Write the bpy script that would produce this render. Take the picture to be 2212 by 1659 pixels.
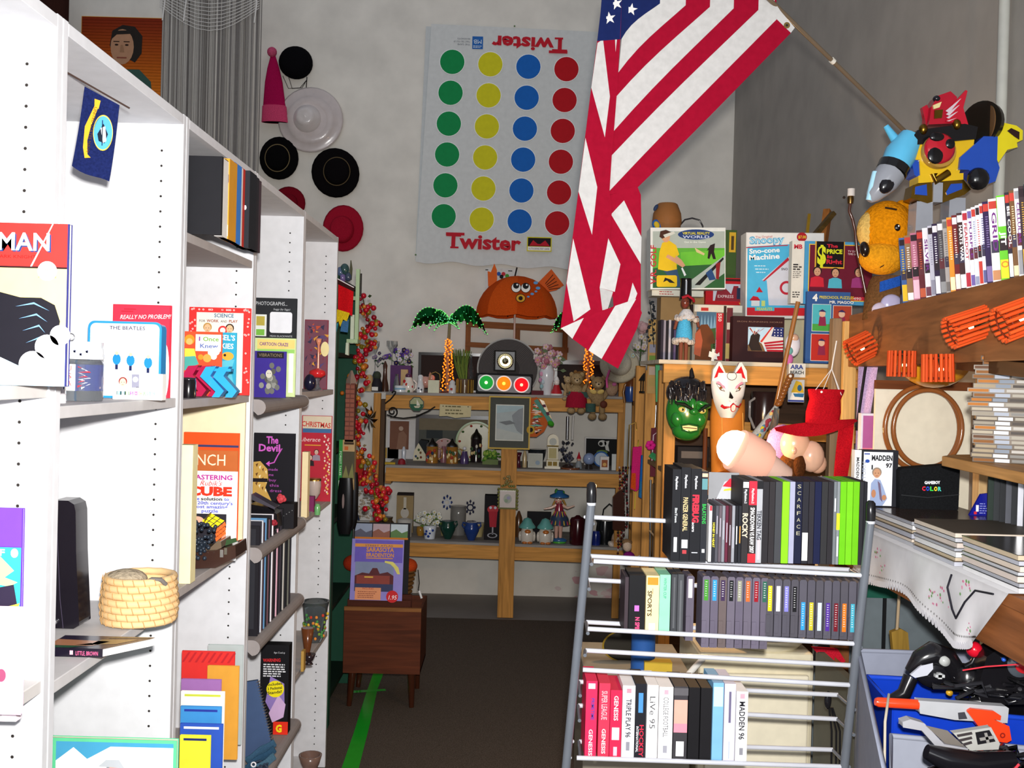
import bpy, math, random
from mathutils import Vector, Matrix
for o in list(bpy.data.objects): bpy.data.objects.remove(o)
SC = bpy.context.scene
COL = SC.collection
R = math.radians
# ---------------------------------------------------------------- camera
FPX, CX, CY = 2170.0, 1106.0, 829.5
CAM = Vector((0, 0, 1.6))
YAW, PITCH, ROLL = R(0.13), R(-0.54), R(1.5)
CM = Matrix.Rotation(-YAW, 3, 'Z') @ Matrix.Rotation(R(90) + PITCH, 3, 'X') @ Matrix.Rotation(ROLL, 3, 'Z')
cd = bpy.data.cameras.new('camera'); cam = bpy.data.objects.new('camera', cd); COL.objects.link(cam)
cd.sensor_width = 36; cd.lens = 36 * FPX / 2212; cd.clip_start = 0.02
cam.matrix_world = Matrix.Translation(CAM) @ CM.to_4x4()
SC.camera = cam
# ---------------------------------------------------------------- light: dim room light and the flash on the camera
wd = bpy.data.worlds.new('world'); SC.world = wd; wd.use_nodes = True
wd.node_tree.nodes['Background'].inputs[0].default_value = (0.80, 0.86, 1.0, 1)
wd.node_tree.nodes['Background'].inputs[1].default_value = 0.40
fl = bpy.data.lights.new('camera_flash', 'SPOT'); fo = bpy.data.objects.new('camera_flash', fl); COL.objects.link(fo)
fl.spot_size = R(104); fl.spot_blend = 1.0; fo.rotation_euler = (R(88), 0, 0); fl.energy = 430; fl.shadow_soft_size = 0.025; fl.color = (1.0, 0.97, 0.93); fo.location = (0.015, 0.0, 1.68)
wl = bpy.data.lights.new('rear_fill_light', 'AREA'); wo = bpy.data.objects.new('rear_fill_light', wl); COL.objects.link(wo)  # unseen fill light added behind the camera to lift the back wall
wl.shape = 'RECTANGLE'; wl.size = 4.0; wl.size_y = 2.4; wl.energy = 100; wl.color = (.95, .98, 1.0); wo.location = (-.4, -3.2, 1.9); wo.rotation_euler = (R(90), 0, 0)
SC.view_settings.view_transform = 'Standard'; SC.view_settings.look = 'None'
SC.view_settings.exposure = 0.0; SC.view_settings.gamma = 1.0; SC.view_settings.use_curve_mapping = False
# ---------------------------------------------------------------- materials
def lin(h):
    c = [int(h[i:i + 2], 16) / 255 for i in (0, 2, 4)]
    return tuple(x / 12.92 if x <= 0.04045 else ((x + 0.055) / 1.055) ** 2.4 for x in c) + (1,)
_M = {}
def M(key):
    """'rrggbb' + optional finish: g gloss, m metal, t clear, e<n> glows, f fabric, w<dark> wood"""
    if key in _M: return _M[key]
    h, _, fin = key.partition(':')
    mt = bpy.data.materials.new('mat_' + key.replace(':', '_')); mt.use_nodes = True
    nt = mt.node_tree; bs = nt.nodes['Principled BSDF']
    I = bs.inputs
    base = lin(h); I['Base Color'].default_value = base; I['Roughness'].default_value = 0.6
    I['Specular IOR Level'].default_value = 0.14
    N = nt.nodes.new; Lk = nt.links.new
    k = fin[:1]
    def tex(kind, scale, lo, hi, coords='Object', stretch=None, **kw):
        tc = N('ShaderNodeTexCoord'); mp = N('ShaderNodeMapping')
        if stretch: mp.inputs['Scale'].default_value = stretch
        Lk(tc.outputs[coords], mp.inputs[0])
        t = N('ShaderNodeTexNoise' if kind == 'n' else 'ShaderNodeTexVoronoi'); t.inputs['Scale'].default_value = scale
        for a, b in kw.items(): t.inputs[a].default_value = b
        Lk(mp.outputs[0], t.inputs['Vector'])
        cr = N('ShaderNodeValToRGB'); cr.color_ramp.elements[0].position = 0.3; cr.color_ramp.elements[1].position = 0.7
        cr.color_ramp.elements[0].color = lo; cr.color_ramp.elements[1].color = hi
        Lk(t.outputs[0], cr.inputs[0]); Lk(cr.outputs[0], I['Base Color'])
        return t
    def sc(c, s): return tuple(min(1, x * s) for x in c[:3]) + (1,)
    def bump(t, st, dist=0.002):
        b = N('ShaderNodeBump'); b.inputs['Strength'].default_value = st; b.inputs['Distance'].default_value = dist
        Lk(t.outputs[0], b.inputs['Height']); Lk(b.outputs[0], I['Normal'])
    if k == 'g': I['Roughness'].default_value = 0.18; I['Specular IOR Level'].default_value = 0.5; tex('n', 20, sc(base, .94), sc(base, 1.03))
    elif k == 'm': I['Metallic'].default_value = 1; I['Roughness'].default_value = 0.3; tex('n', 40, sc(base, .88), sc(base, 1.05))
    elif k == 't':
        I['Transmission Weight'].default_value = 0.92; I['Roughness'].default_value = 0.03; I['IOR'].default_value = 1.25
    elif k == 'e':
        I['Emission Color'].default_value = base; I['Emission Strength'].default_value = float(fin[1:] or 1)
    elif k == 'f':
        I['Roughness'].default_value = 0.95; I['Specular IOR Level'].default_value = 0.05
        t = tex('n', 260, sc(base, .72), sc(base, 1.12)); bump(t, .35)
    elif k == 'd': I['Specular IOR Level'].default_value = 0; I['Roughness'].default_value = 1; tex('n', 60, sc(base, .93), sc(base, 1.05))
    elif k == 'p':                                              # plush fur
        I['Roughness'].default_value = 1; I['Specular IOR Level'].default_value = 0.05
        t = tex('n', 120, sc(base, .75), sc(base, 1.15), Detail=6.0); bump(t, .9, .006)
    elif k == 'w':                                              # wood grain along x (wx), y (wy) or z (wz)
        ax = fin[1:2] or 'x'; st = {'x': (1, 14, 14), 'y': (14, 1, 14), 'z': (14, 14, 1)}[ax]
        I['Roughness'].default_value = 0.55
        t = tex('n', 3.2, sc(base, .62), sc(base, 1.12), stretch=st, Detail=7.0, Distortion=0.7); bump(t, .15)
    elif k == 's':                                              # stained / speckled wall
        t = tex('n', float(fin[1:] or 4), sc(base, .88), sc(base, 1.05), Detail=8.0); bump(t, .12, .004)
    elif k == 'c':                                              # carpet
        I['Roughness'].default_value = 1; I['Specular IOR Level'].default_value = 0
        t = tex('n', 300, sc(base, .45), sc(base, 1.5), Detail=3.0); bump(t, .8, .006)
    else: tex('n', 30, sc(base, .95), sc(base, 1.03))
    _M[key] = mt
    return mt
# ---------------------------------------------------------------- finding points
def ray(px, py): return CM @ Vector(((px - CX) / FPX, (CY - py) / FPX, -1.0))
def P(px, py, Y):
    d = ray(px, py); return CAM + d * ((Y - CAM.y) / d.y)
def PX(px, py, X):
    d = ray(px, py); return CAM + d * ((X - CAM.x) / d.x)
def PZ(px, py, Z):
    d = ray(px, py); return CAM + d * ((Z - CAM.z) / d.z)
class Fr:
    """upright frame standing at a real point; measures are laid off in steps of k metres"""
    def __init__(s, px, py, Y, yaw=0, tilt=0, roll=0, z=None):
        s.o = P(px, py, Y)
        if z is not None: s.o.z = z
        s.px, s.py, s.Y = px, py, Y; s.k = Y / FPX
        s.kx = s.k / max(.3, math.cos(R(yaw)))
        s.R = Matrix.Rotation(R(yaw), 3, 'Z') @ Matrix.Rotation(R(tilt), 3, 'X') @ Matrix.Rotation(R(roll), 3, 'Y')
        s.id = not (yaw or tilt or roll)
    def __call__(s, x, y, d=0):
        v = Vector(((x - s.px) * s.kx, d * s.k, (s.py - y) * s.k))
        return v if s.id else s.R @ v
class Wf:
    """plain metre frame at a world point"""
    def __init__(s, x=0, y=0, z=0): s.o = Vector((x, y, z)); s.k = 1
    def __call__(s, x, y, z=0): return Vector((x, y, z)) - s.o
_TX = {}
def glyphs(txt, bold=0.0):
    key = (txt, bold)
    if key not in _TX:
        c = bpy.data.curves.new('lettering', 'FONT'); c.body = txt; c.resolution_u = 2; c.offset = bold
        o = bpy.data.objects.new('lettering', c); COL.objects.link(o)
        dg = bpy.context.evaluated_depsgraph_get(); e = o.evaluated_get(dg); m = e.to_mesh()
        v = [(a.co.x, a.co.y) for a in m.vertices]; f = [tuple(p.vertices) for p in m.polygons]
        e.to_mesh_clear(); bpy.data.objects.remove(o); bpy.data.curves.remove(c)
        x0 = min((a for a, b in v), default=0); x1 = max((a for a, b in v), default=1)
        _TX[key] = ([(a - x0, b) for a, b in v], f, max(1e-4, x1 - x0))
    return _TX[key]
def circ(cx, cy, rx, ry=None, n=24, a0=0, a1=360, rot=0):
    ry = rx if ry is None else ry; full = abs(a1 - a0) >= 360; q = []
    for i in range(n if full else n + 1):
        t = R(a0 + (a1 - a0) * i / n); x, y = rx * math.cos(t), ry * math.sin(t); c, s = math.cos(R(rot)), math.sin(R(rot))
        q.append((cx + x * c - y * s, cy + x * s + y * c))
    return q
class MB:
    def __init__(s, fr): s.fr, s.v, s.f, s.mi, s.sm, s.ms = fr, [], [], [], [], []
    def _m(s, m):
        if m not in s.ms: s.ms.append(m)
        return s.ms.index(m)
    def add(s, vs, fs, m, smooth=False):
        b = len(s.v); s.v += [tuple(x) for x in vs]; k = s._m(m)
        for f in fs: s.f.append(tuple(b + i for i in f)); s.mi.append(k); s.sm.append(smooth)
        return s
    def hexa(s, q, m):
        return s.add(q, [(0, 1, 2, 3), (7, 6, 5, 4), (0, 4, 5, 1), (1, 5, 6, 2), (2, 6, 7, 3), (3, 7, 4, 0)], m)
    def box(s, x0, y0, x1, y1, d0, d1, m):
        g = s.fr; return s.hexa([g(x0, y1, d0), g(x1, y1, d0), g(x1, y0, d0), g(x0, y0, d0), g(x0, y1, d1), g(x1, y1, d1), g(x1, y0, d1), g(x0, y0, d1)], m)
    def wbox(s, x0, y0, z0, x1, y1, z1, m):
        o = s.fr.o; q = [(x0, y0, z0), (x1, y0, z0), (x1, y0, z1), (x0, y0, z1), (x0, y1, z0), (x1, y1, z0), (x1, y1, z1), (x0, y1, z1)]
        return s.hexa([Vector(a) - o for a in q], m)
    def beam(s, a, b, w, h, m, up=(0, 0, 1)):
        """a bar from world point a to b, w across and h high"""
        a, b = Vector(a) - s.fr.o, Vector(b) - s.fr.o; t = (b - a).normalized(); u = Vector(up); u = (u - t * u.dot(t)).normalized(); r = t.cross(u)
        u *= h / 2; r *= w / 2
        return s.hexa([a - r - u, a + r - u, a + r + u, a - r + u, b - r - u, b + r - u, b + r + u, b - r + u], m)
    def prism(s, pts, d0, d1, m, side=None):
        g = s.fr; n = len(pts); F0 = [g(x, y, d0) for x, y in pts]; F1 = [g(x, y, d1) for x, y in pts]
        s.add(F0 + F1, [tuple(range(n)), tuple(range(2 * n - 1, n - 1, -1))], m)
        return s.add(F0 + F1, [(i, (i + 1) % n, n + (i + 1) % n, n + i) for i in range(n)], side or m)
    def poly(s, pts, d, m):
        g = s.fr; return s.add([g(p[0], p[1], p[2] if len(p) > 2 else d) for p in pts], [tuple(range(len(pts)))], m)
    def rect(s, x0, y0, x1, y1, d, m): return s.poly([(x0, y0), (x1, y0), (x1, y1), (x0, y1)], d, m)
    def ell(s, cx, cy, rx, ry=None, d=0, m='ffffff', n=24, **k): return s.poly(circ(cx, cy, rx, ry, n, **k), d, m)
    def ring(s, cx, cy, r0, r1, d, m, n=32, asp=1):
        g = s.fr; a = circ(cx, cy, r0, r0 * asp, n); b = circ(cx, cy, r1, r1 * asp, n)
        return s.add([g(x, y, d) for x, y in a + b], [(i, (i + 1) % n, n + (i + 1) % n, n + i) for i in range(n)], m)
    def ball(s, cx, cy, d, rx, ry=None, rd=None, m='ffffff', nu=14, nv=9, rot=0):
        ry = rx if ry is None else ry; rd = rx if rd is None else rd; g = s.fr; q = []; c, sn = math.cos(R(rot)), math.sin(R(rot))
        for j in range(nv + 1):
            t = math.pi * j / nv
            for i in range(nu):
                p = 2 * math.pi * i / nu; x = rx * math.sin(t) * math.cos(p); y = -ry * math.cos(t); z = rd * math.sin(t) * math.sin(p)
                q.append(g(cx + x * c - y * sn, cy + x * sn + y * c, d + z))
        return s.add(q, [(j * nu + i, j * nu + (i + 1) % nu, (j + 1) * nu + (i + 1) % nu, (j + 1) * nu + i) for j in range(nv) for i in range(nu)], m, True)
    def lathe(s, cx, prof, d, m, n=18, sq=1, flat=False, sx=0):
        """prof = [(radius, y)]; axis upright; sx leans it sideways per step of y"""
        g = s.fr; q = []; y0 = prof[0][1]
        for r, y in prof:
            for i in range(n):
                p = 2 * math.pi * i / n; q.append(g(cx + (y - y0) * sx + r * math.cos(p), y, d + sq * r * math.sin(p)))
        fs = [(j * n + i, j * n + (i + 1) % n, (j + 1) * n + (i + 1) % n, (j + 1) * n + i) for j in range(len(prof) - 1) for i in range(n)]
        s.add(q, fs, m, not flat); k = len(prof)
        return s.add(q[:n] + q[-n:], [tuple(range(n)), tuple(range(2 * n - 1, n - 1, -1))], m)
    def tube(s, pts, r, m, n=8, world=False, closed=False):
        g = s.fr; Q = [Vector(p) - g.o if world else g(*p) for p in pts]; K = len(Q); rr = r if isinstance(r, (list, tuple)) else [r] * K
        if not world: rr = [a * g.k for a in rr]
        if closed: Q.append(Q[0]); rr = list(rr) + [rr[0]]; K += 1
        u = None; vs = []
        for i in range(K):
            t = (Q[min(i + 1, K - 1)] - Q[max(i - 1, 0)])
            if closed and i in (0, K - 1): t = Q[1] - Q[K - 2]
            t = t.normalized() if t.length > 1e-9 else Vector((0, 0, 1))
            if u is None: u = t.orthogonal().normalized()
            u = (u - t * u.dot(t)); u = u.normalized() if u.length > 1e-6 else t.orthogonal().normalized(); w = t.cross(u)
            for j in range(n):
                p = 2 * math.pi * j / n; vs.append(Q[i] + (u * math.cos(p) + w * math.sin(p)) * rr[i])
        s.add(vs, [(i * n + j, i * n + (j + 1) % n, (i + 1) * n + (j + 1) % n, (i + 1) * n + j) for i in range(K - 1) for j in range(n)], m, True)
        if not closed: s.add(vs[:n] + vs[-n:], [tuple(range(n)), tuple(range(2 * n - 1, n - 1, -1))], m)
        return s
    def dlathe(s, cx, cy, prof, m, n=24, asp=1, rot=0, flat=False):
        """turned shape whose axis points at the wall; prof = [(radius, depth)]"""
        g = s.fr; q = []
        for r, d in prof: q += [g(x, y, d) for x, y in circ(cx, cy, r, r * asp, n, rot=rot)]
        k = len(prof); s.add(q, [(j * n + i, j * n + (i + 1) % n, (j + 1) * n + (i + 1) % n, (j + 1) * n + i) for j in range(k - 1) for i in range(n)], m, not flat)
        return s.add(q[:n] + q[-n:], [tuple(range(n)), tuple(range(2 * n - 1, n - 1, -1))], m)
    def sheet(s, rows, m, smooth=True, th=0):
        """rows of (x, y, d) points; th gives it a second skin"""
        g = s.fr; a = [[g(*p) for p in r] for r in rows]; h, w = len(a), len(a[0])
        f = [(i * w + j, i * w + j + 1, (i + 1) * w + j + 1, (i + 1) * w + j) for i in range(h - 1) for j in range(w - 1)]
        s.add([p for r in a for p in r], f, m, smooth)
        if th:
            a2 = [[g(p[0], p[1], p[2] + th) for p in r] for r in rows]; s.add([p for r in a2 for p in r], f, m, smooth)
            e = [(0, j) for j in range(w)] + [(i, w - 1) for i in range(1, h)] + [(h - 1, j) for j in range(w - 2, -1, -1)] + [(i, 0) for i in range(h - 2, 0, -1)]
            n = len(e); s.add([a[i][j] for i, j in e] + [a2[i][j] for i, j in e], [(i, (i + 1) % n, n + (i + 1) % n, n + i) for i in range(n)], m)
        return s
    def text(s, txt, x, y, h, m, w=None, d=-.8, rot=0, bold=0.0, sh=0):
        """cap height h, left end of the base line at x, y; w fits the width"""
        v, f, tw = glyphs(txt, bold); sy = h / 0.70; sx = (w / tw) if w else sy; c, sn = math.cos(R(rot)), math.sin(R(rot)); g = s.fr
        q = []
        for a, b in v:
            uu, vv = a * sx + b * sy * sh, b * sy; q.append(g(x + uu * c + vv * sn, y + uu * sn - vv * c, d))
        return s.add(q, f, m)
    def lines(s, x0, y0, x1, n, gap, h, d, m, seed=1, rot=0):
        """rows of print too small to read"""
        rd = random.Random(seed)
        for i in range(n):
            y = y0 + i * gap; xe = x1 - rd.random() * (x1 - x0) * .3; x = x0
            while x < xe:
                w = (1.2 + rd.random() * 2.6) * h; s.rect(x, y, min(x + w, xe), y + h, d, m); x += w + h * .7
        return s
    def build(s, name, parent=None, bev=0, label=None):
        me = bpy.data.meshes.new(name); me.from_pydata(s.v, [], s.f)
        for m in s.ms: me.materials.append(M(m))
        me.polygons.foreach_set('material_index', s.mi); me.polygons.foreach_set('use_smooth', s.sm); me.update()
        o = bpy.data.objects.new(name, me); COL.objects.link(o)
        if parent is not None: o.parent = parent
        else: o.location = s.fr.o
        if bev:
            b = o.modifiers.new('edge', 'BEVEL'); b.width = bev; b.segments = 2; b.limit_method = 'ANGLE'; b.angle_limit = R(50)
        if label: o['label'] = label
        return o
def tag(o, label, cat, group=None, kind=None):
    o['label'] = label; o['category'] = cat
    if group: o['group'] = group
    if kind: o['kind'] = kind
    return o
def thing(fr, name, label, cat, group=None):
    o = bpy.data.objects.new(name, None); COL.objects.link(o); o.location = fr.o; o.empty_display_size = .05
    return tag(o, label, cat, group)
def solo(b, name, label, cat, group=None, bev=0, kind=None): return tag(b.build(name, None, bev), label, cat, group, kind)
def struct(b, name, label, cat='structure', bev=0):
    return tag(b.build(name, None, bev), label, cat, None, 'structure')
ORD = ['first', 'second', 'third', 'fourth', 'fifth', 'sixth', 'seventh', 'eighth', 'ninth', 'tenth', 'eleventh', 'twelfth', 'thirteenth', 'fourteenth', 'fifteenth',
       'sixteenth', 'seventeenth', 'eighteenth', 'nineteenth', 'twentieth', 'twenty-first', 'twenty-second', 'twenty-third', 'twenty-fourth', 'twenty-fifth', 'twenty-sixth', 'twenty-seventh', 'twenty-eighth', 'twenty-ninth', 'thirtieth']
RN = random.Random(7)
# ---------------------------------------------------------------- the room
W0 = Wf()
YB, XR = 7.26, 1.57
b = MB(W0); b.wbox(-5, .2, -.1, XR + .2, YB + .2, 0, '8a827c:s3'); struct(b, 'floor', 'bare grey brown concrete floor along the back wall', 'floor')
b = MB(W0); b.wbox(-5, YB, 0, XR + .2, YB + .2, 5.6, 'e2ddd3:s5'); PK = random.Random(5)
for i in range(26):
    cx, cy, r = 1205 + 130 * PK.random() ** .7, 1296 - 105 * PK.random() ** 1.6, PK.uniform(3, 20) if i < 16 else PK.uniform(1, 3)
    b.add([P(cx + r * PK.uniform(.6, 1.2) * math.cos(k * .7), cy + r * .7 * PK.uniform(.5, 1.2) * math.sin(k * .7), YB - .0006 - i * .00004) for k in range(9)], [tuple(range(9))], PK.choice(('dcc6c2:s9', 'd8b4b4:s9', 'd4a4a8:s9', 'dccac6:s9')))
wb = b.build('wall_back'); tag(wb, 'tall off white plaster back wall with marks', 'wall', None, 'structure')
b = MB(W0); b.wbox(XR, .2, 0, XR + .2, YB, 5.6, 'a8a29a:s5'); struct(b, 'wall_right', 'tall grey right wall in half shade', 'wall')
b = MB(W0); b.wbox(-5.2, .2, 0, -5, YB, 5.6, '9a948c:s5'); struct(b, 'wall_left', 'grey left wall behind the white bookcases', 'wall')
b = MB(W0); b.wbox(-3.6, .3, 0, XR - .02, 6.52, .006, '5e544b:c'); solo(b, 'carpet', 'dark brown speckled carpet filling the aisle floor', 'carpet')
# ---------------------------------------------------------------- white bookcases on the left
XF, DEP, HT, TH = -.70, .30, 2.13, .018
YS = [.95, 1.55, 2.14, 2.735, 3.375, 4.03]
LEV = [[1.566, 1.115, .6], [1.532, 1.10, .60], [1.888, 1.527, 1.118, .62], [1.512, 1.105, .85, .43], [1.522, 1.085, .555], ]
WH, SHG = 'd6d7db', 'cfccca'
where = ['nearest the camera', 'holding the navy flag', 'with a row of books on its high shelf', 'with rounded grey shelf fronts', 'farthest from the camera']
# everything on the carpet rests on FZ
FZ = .0065
for u in range(5):
    a, c = YS[u] + .001, YS[u + 1] - .001
    fr = Wf(XF - DEP / 2, (a + c) / 2, 0); t = thing(fr, 'bookcase', 'tall white melamine bookcase ' + where[u], 'bookcase', 'white bookcases down the left side')
    for y0 in (a, c - TH):
        b = MB(fr); b.wbox(XF - DEP, y0, FZ, XF, y0 + TH, HT, WH)
        ys = y0 + TH + .0004 if y0 == a else y0 - .0004
        for xo in (XF - .045, XF - .262):                       # peg holes, both rows, 32 mm apart
            for i in range(62):
                z = .1 + i * .032
                q = [Vector((xo + .0028 * math.cos(k * math.pi / 3), ys, z + .0028 * math.sin(k * math.pi / 3))) - fr.o for k in range(6)]
                b.add(q, [tuple(range(6))], '2c2826')
        b.build('side_panel', t, .0012)
    MB(fr).wbox(XF - DEP, a + TH, HT - .022, XF, c - TH, HT - .002, WH).build('top_panel', t, .001)
    MB(fr).wbox(XF - DEP, a + TH, .04, XF - DEP + .006, c - TH, HT - .02, WH).build('back_panel', t)
    MB(fr).wbox(XF - DEP, a + TH, 0.03, XF - .02, c - TH, .05, WH).build('bottom_panel', t)
    for z in LEV[u]:
        b = MB(fr)
        if u == 3:
            prof = [(XF - DEP + .01, z - .02), (XF - .01, z - .02)] + [(XF + .012 + .02 * math.cos(R(g)), z - .02 + .02 * math.sin(R(g))) for g in range(-90, 91, 22)] + [(XF - DEP + .01, z)]
            ya, yb2 = a + TH, c - TH - .004; n = len(prof)
            q = [Vector((x, ya, zz)) - fr.o for x, zz in prof] + [Vector((x, yb2, zz)) - fr.o for x, zz in prof]
            b.add(q, [tuple(range(n)), tuple(range(2 * n - 1, n - 1, -1))] + [(i, (i + 1) % n, n + (i + 1) % n, n + i) for i in range(n)], '8f8886')
        else: b.wbox(XF - DEP + .006, a + TH, z - .02, XF - .003, c - TH, z, SHG if u == 0 else 'b4aeac' if u > 1 else 'c9c7c8')
        b.build('shelf', t, .0015)
# ---------------------------------------------------------------- wooden display shelf against the back wall
TZ0 = 1.215
WD, WD2, WDZ = 'd0944a:wx', 'b68248:wy', 'c68c46:wz'
YF = 6.62
DECK = []
fr = Wf(0, YF, 0); ds = thing(fr, 'display_shelf', 'rough timber display shelf with three decks along the back wall', 'shelf')
for (xa, ya, xb, yb, hh) in ((834, 867, 1346, 877, .088), (834, 1024, 1346, 1039, .09), (834, 1184, 1346, 1203, .09)):
    A, C = P(xa, ya, YF), P(xb, yb, YF)
    MB(fr).beam(A, C, .036, hh, WD).build('beam', ds, .002)
    A2, C2 = A + Vector((0, .28, hh / 2 + .009)), C + Vector((0, .28, hh / 2 + .009))
    DECK.append((A2 + Vector((0, 0, .0085)), C2 + Vector((0, 0, .0085))))
    MB(fr).beam(A2, C2, .60, .017, '9a948e:wx').build('deck_board', ds)
A, C = P(1101, 940, YF - .04), P(1091, 1335, YF - .04); A.z = P(1099, 880, YF).z; C.z = FZ
MB(fr).beam(A, C, .104, .034, WDZ, up=(0, 1, 0)).build('post', ds, .002)
for px, Yp, zt in ((816, YF - .02, 849), (1345, YF + .02, 815)):
    A = P(px, zt, Yp); C = Vector((A.x - .01, Yp, FZ)); MB(fr).beam(A, C, .046, .036, WDZ, up=(0, 1, 0)).build('post', ds, .002)
A = P(829, 862, YF + .06); MB(fr).beam(A, (A.x, A.y, FZ), .03, .09, '5d4632:wz', up=(0, 1, 0)).build('post', ds, .002)
for px in (838, 1338):
    for py in (1200, 1038, 880):
        A = P(px, py, 6.64); MB(fr).wbox(A.x - .02, 6.64, A.z - .02, A.x + .02, 7.24, A.z + .05, WD2).build('bearer', ds)
# ---------------------------------------------------------------- timber shelf facing the aisle on the right, its posts and the run beside the wall
Y4 = 4.0
fr = Wf(.9, Y4, 0); gs = thing(fr, 'timber_rack', 'timber shelf rack holding board games above and masks on its front', 'shelf')
A, C = P(1432, 806, Y4), P(1850, 818, Y4)
MB(fr).beam(A, C, .036, .075, WD).build('beam', gs, .002)
dA, dC = A + Vector((-.02, .27, .046)), C + Vector((0, .27, .046))
MB(fr).beam(dA, dC, .58, .016, 'd8ccb4:wx').build('deck_board', gs)
A = P(1452, 845, Y4); MB(fr).wbox(A.x - .026, Y4 + .02, FZ, A.x + .02, Y4 + .058, P(1452, 788, Y4).z, WDZ).build('post', gs, .002)
A, C = P(1440, 1046, Y4), P(1850, 1062, Y4); MB(fr).beam(A, C, .036, .07, WD).build('beam', gs, .002)
MB(fr).beam(A + Vector((0, .27, .044)), C + Vector((0, .27, .044)), .58, .016, '8a6a48:wx').build('deck_board', gs)
MB(fr).beam(P(1520, 925, Y4 + .28), P(1850, 940, Y4 + .28), .036, .07, WD).build('beam', gs, .002)
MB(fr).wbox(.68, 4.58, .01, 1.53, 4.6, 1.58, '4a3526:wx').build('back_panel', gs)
for px, Yp, top in ((1385, 5.2, 790), (1407, 4.72, 800), (1437, 4.25, 800)):
    A = P(px, top, Yp); MB(fr).wbox(A.x - .024, Yp, FZ, A.x + .024, Yp + .04, A.z, WDZ).build('post', gs, .002)
fr = Wf(1.1, 5.6, 0); rr = thing(fr, 'side_shelving', 'long timber shelving run beside the right wall', 'shelf')
for z in (.62, 1.0, 1.42):
    MB(fr).wbox(.80, 4.7, z, 1.54, 6.55, z + .03, WD2).build('deck_board', rr)
for y in (5.45, 6.5): MB(fr).wbox(.80, y, FZ, .84, y + .04, 1.6, WDZ).build('post', rr)
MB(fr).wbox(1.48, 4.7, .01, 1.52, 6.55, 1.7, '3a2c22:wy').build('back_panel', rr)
# ---------------------------------------------------------------- near shelf on the right: post, broad board
A, C = P(1846, 737, 3.42), P(2230, 690, 2.06)
fr = Wf(A.x, A.y, 0); ns = thing(fr, 'plank_shelf', 'broad brown plank shelf carrying film cases beside the right wall', 'shelf')
n = (C - A); n.z = 0; n.normalize(); A.z = C.z = (P(1846, 735, 3.42).z + P(2230, 690, 2.06).z) / 2
TOPZ = A.z + .088
MB(fr).beam(A, C + n * .5, .04, .176, '8a5a34:wy').build('front_board', ns, .003)
r = Vector((n.y, -n.x, 0)); r = r if r.x > 0 else -r
MB(fr).beam(A + r * .17 + Vector((0, 0, .072)), C + n * .4 + r * .17 + Vector((0, 0, .072)), .30, .02, '8a6a48:wy').build('deck_board', ns)
Q = P(1830, 850, 3.44); MB(fr).wbox(Q.x - .022, 3.42, FZ, Q.x + .022, 3.46, TOPZ - .02, 'd8ac6a:wz').build('post', ns, .002)
MB(fr).wbox(Q.x - .055, 3.44, FZ, Q.x - .024, 3.48, TOPZ - .01, '8a7358:wz').build('post', ns, .002)
MB(fr).beam(P(1860, 764, 3.40), P(2230, 800, 2.06), .03, .03, '5a3a20:wy').build('rail', ns)
Q = P(2137, 830, 2.75); MB(fr).wbox(Q.x - .02, 2.75, TZ0 + .001, Q.x + .03, 2.79, A.z - .05, 'c9a878:wz').build('post', ns, .002)
# lower shelf board and table
A, C = P(2035, 985, 2.42), P(2240, 1022, 1.95)
fr = Wf(A.x, A.y, A.z); b = MB(fr); z0 = A.z - .012
q = [(A.x, A.y, 0), (C.x, C.y, 0), (1.54, C.y, 0), (1.54, A.y + .25, 0), (A.x + .05, A.y + .06, 0)]
vs = [Vector((x, y, z0 - .012)) - fr.o for x, y, _ in q] + [Vector((x, y, z0 + .012)) - fr.o for x, y, _ in q]; m5 = 5
b.add(vs, [tuple(range(4, -1, -1)), tuple(range(5, 10))] + [(i, (i + 1) % 5, 5 + (i + 1) % 5, 5 + i) for i in range(5)], 'b08048:wy')
solo(b, 'shelf_board', 'pale pine shelf board under the stacked music discs', 'shelf', bev=.002); CDZ = z0 + .012
TZ = 1.215
fr = Wf(1.15, 2.1, 0); tb = thing(fr, 'display_table', 'brown wooden table under the embroidered cloth', 'table')
MB(fr).wbox(.94, 1.5, TZ - .025, 1.54, 2.95, TZ, '8a5530:wy').build('table_top', tb, .002)
MB(fr).wbox(.945, 1.52, TZ - .12, .975, 2.93, TZ - .0255, '8a5530:wy').build('apron', tb, .002)
for x, y in ((.97, 2.9), (1.5, 2.9), (1.5, 1.56)): MB(fr).wbox(x - .025, y - .025, FZ, x + .025, y + .025, TZ - .025, '7a4a28:wz').build('leg', tb, .002)
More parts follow.
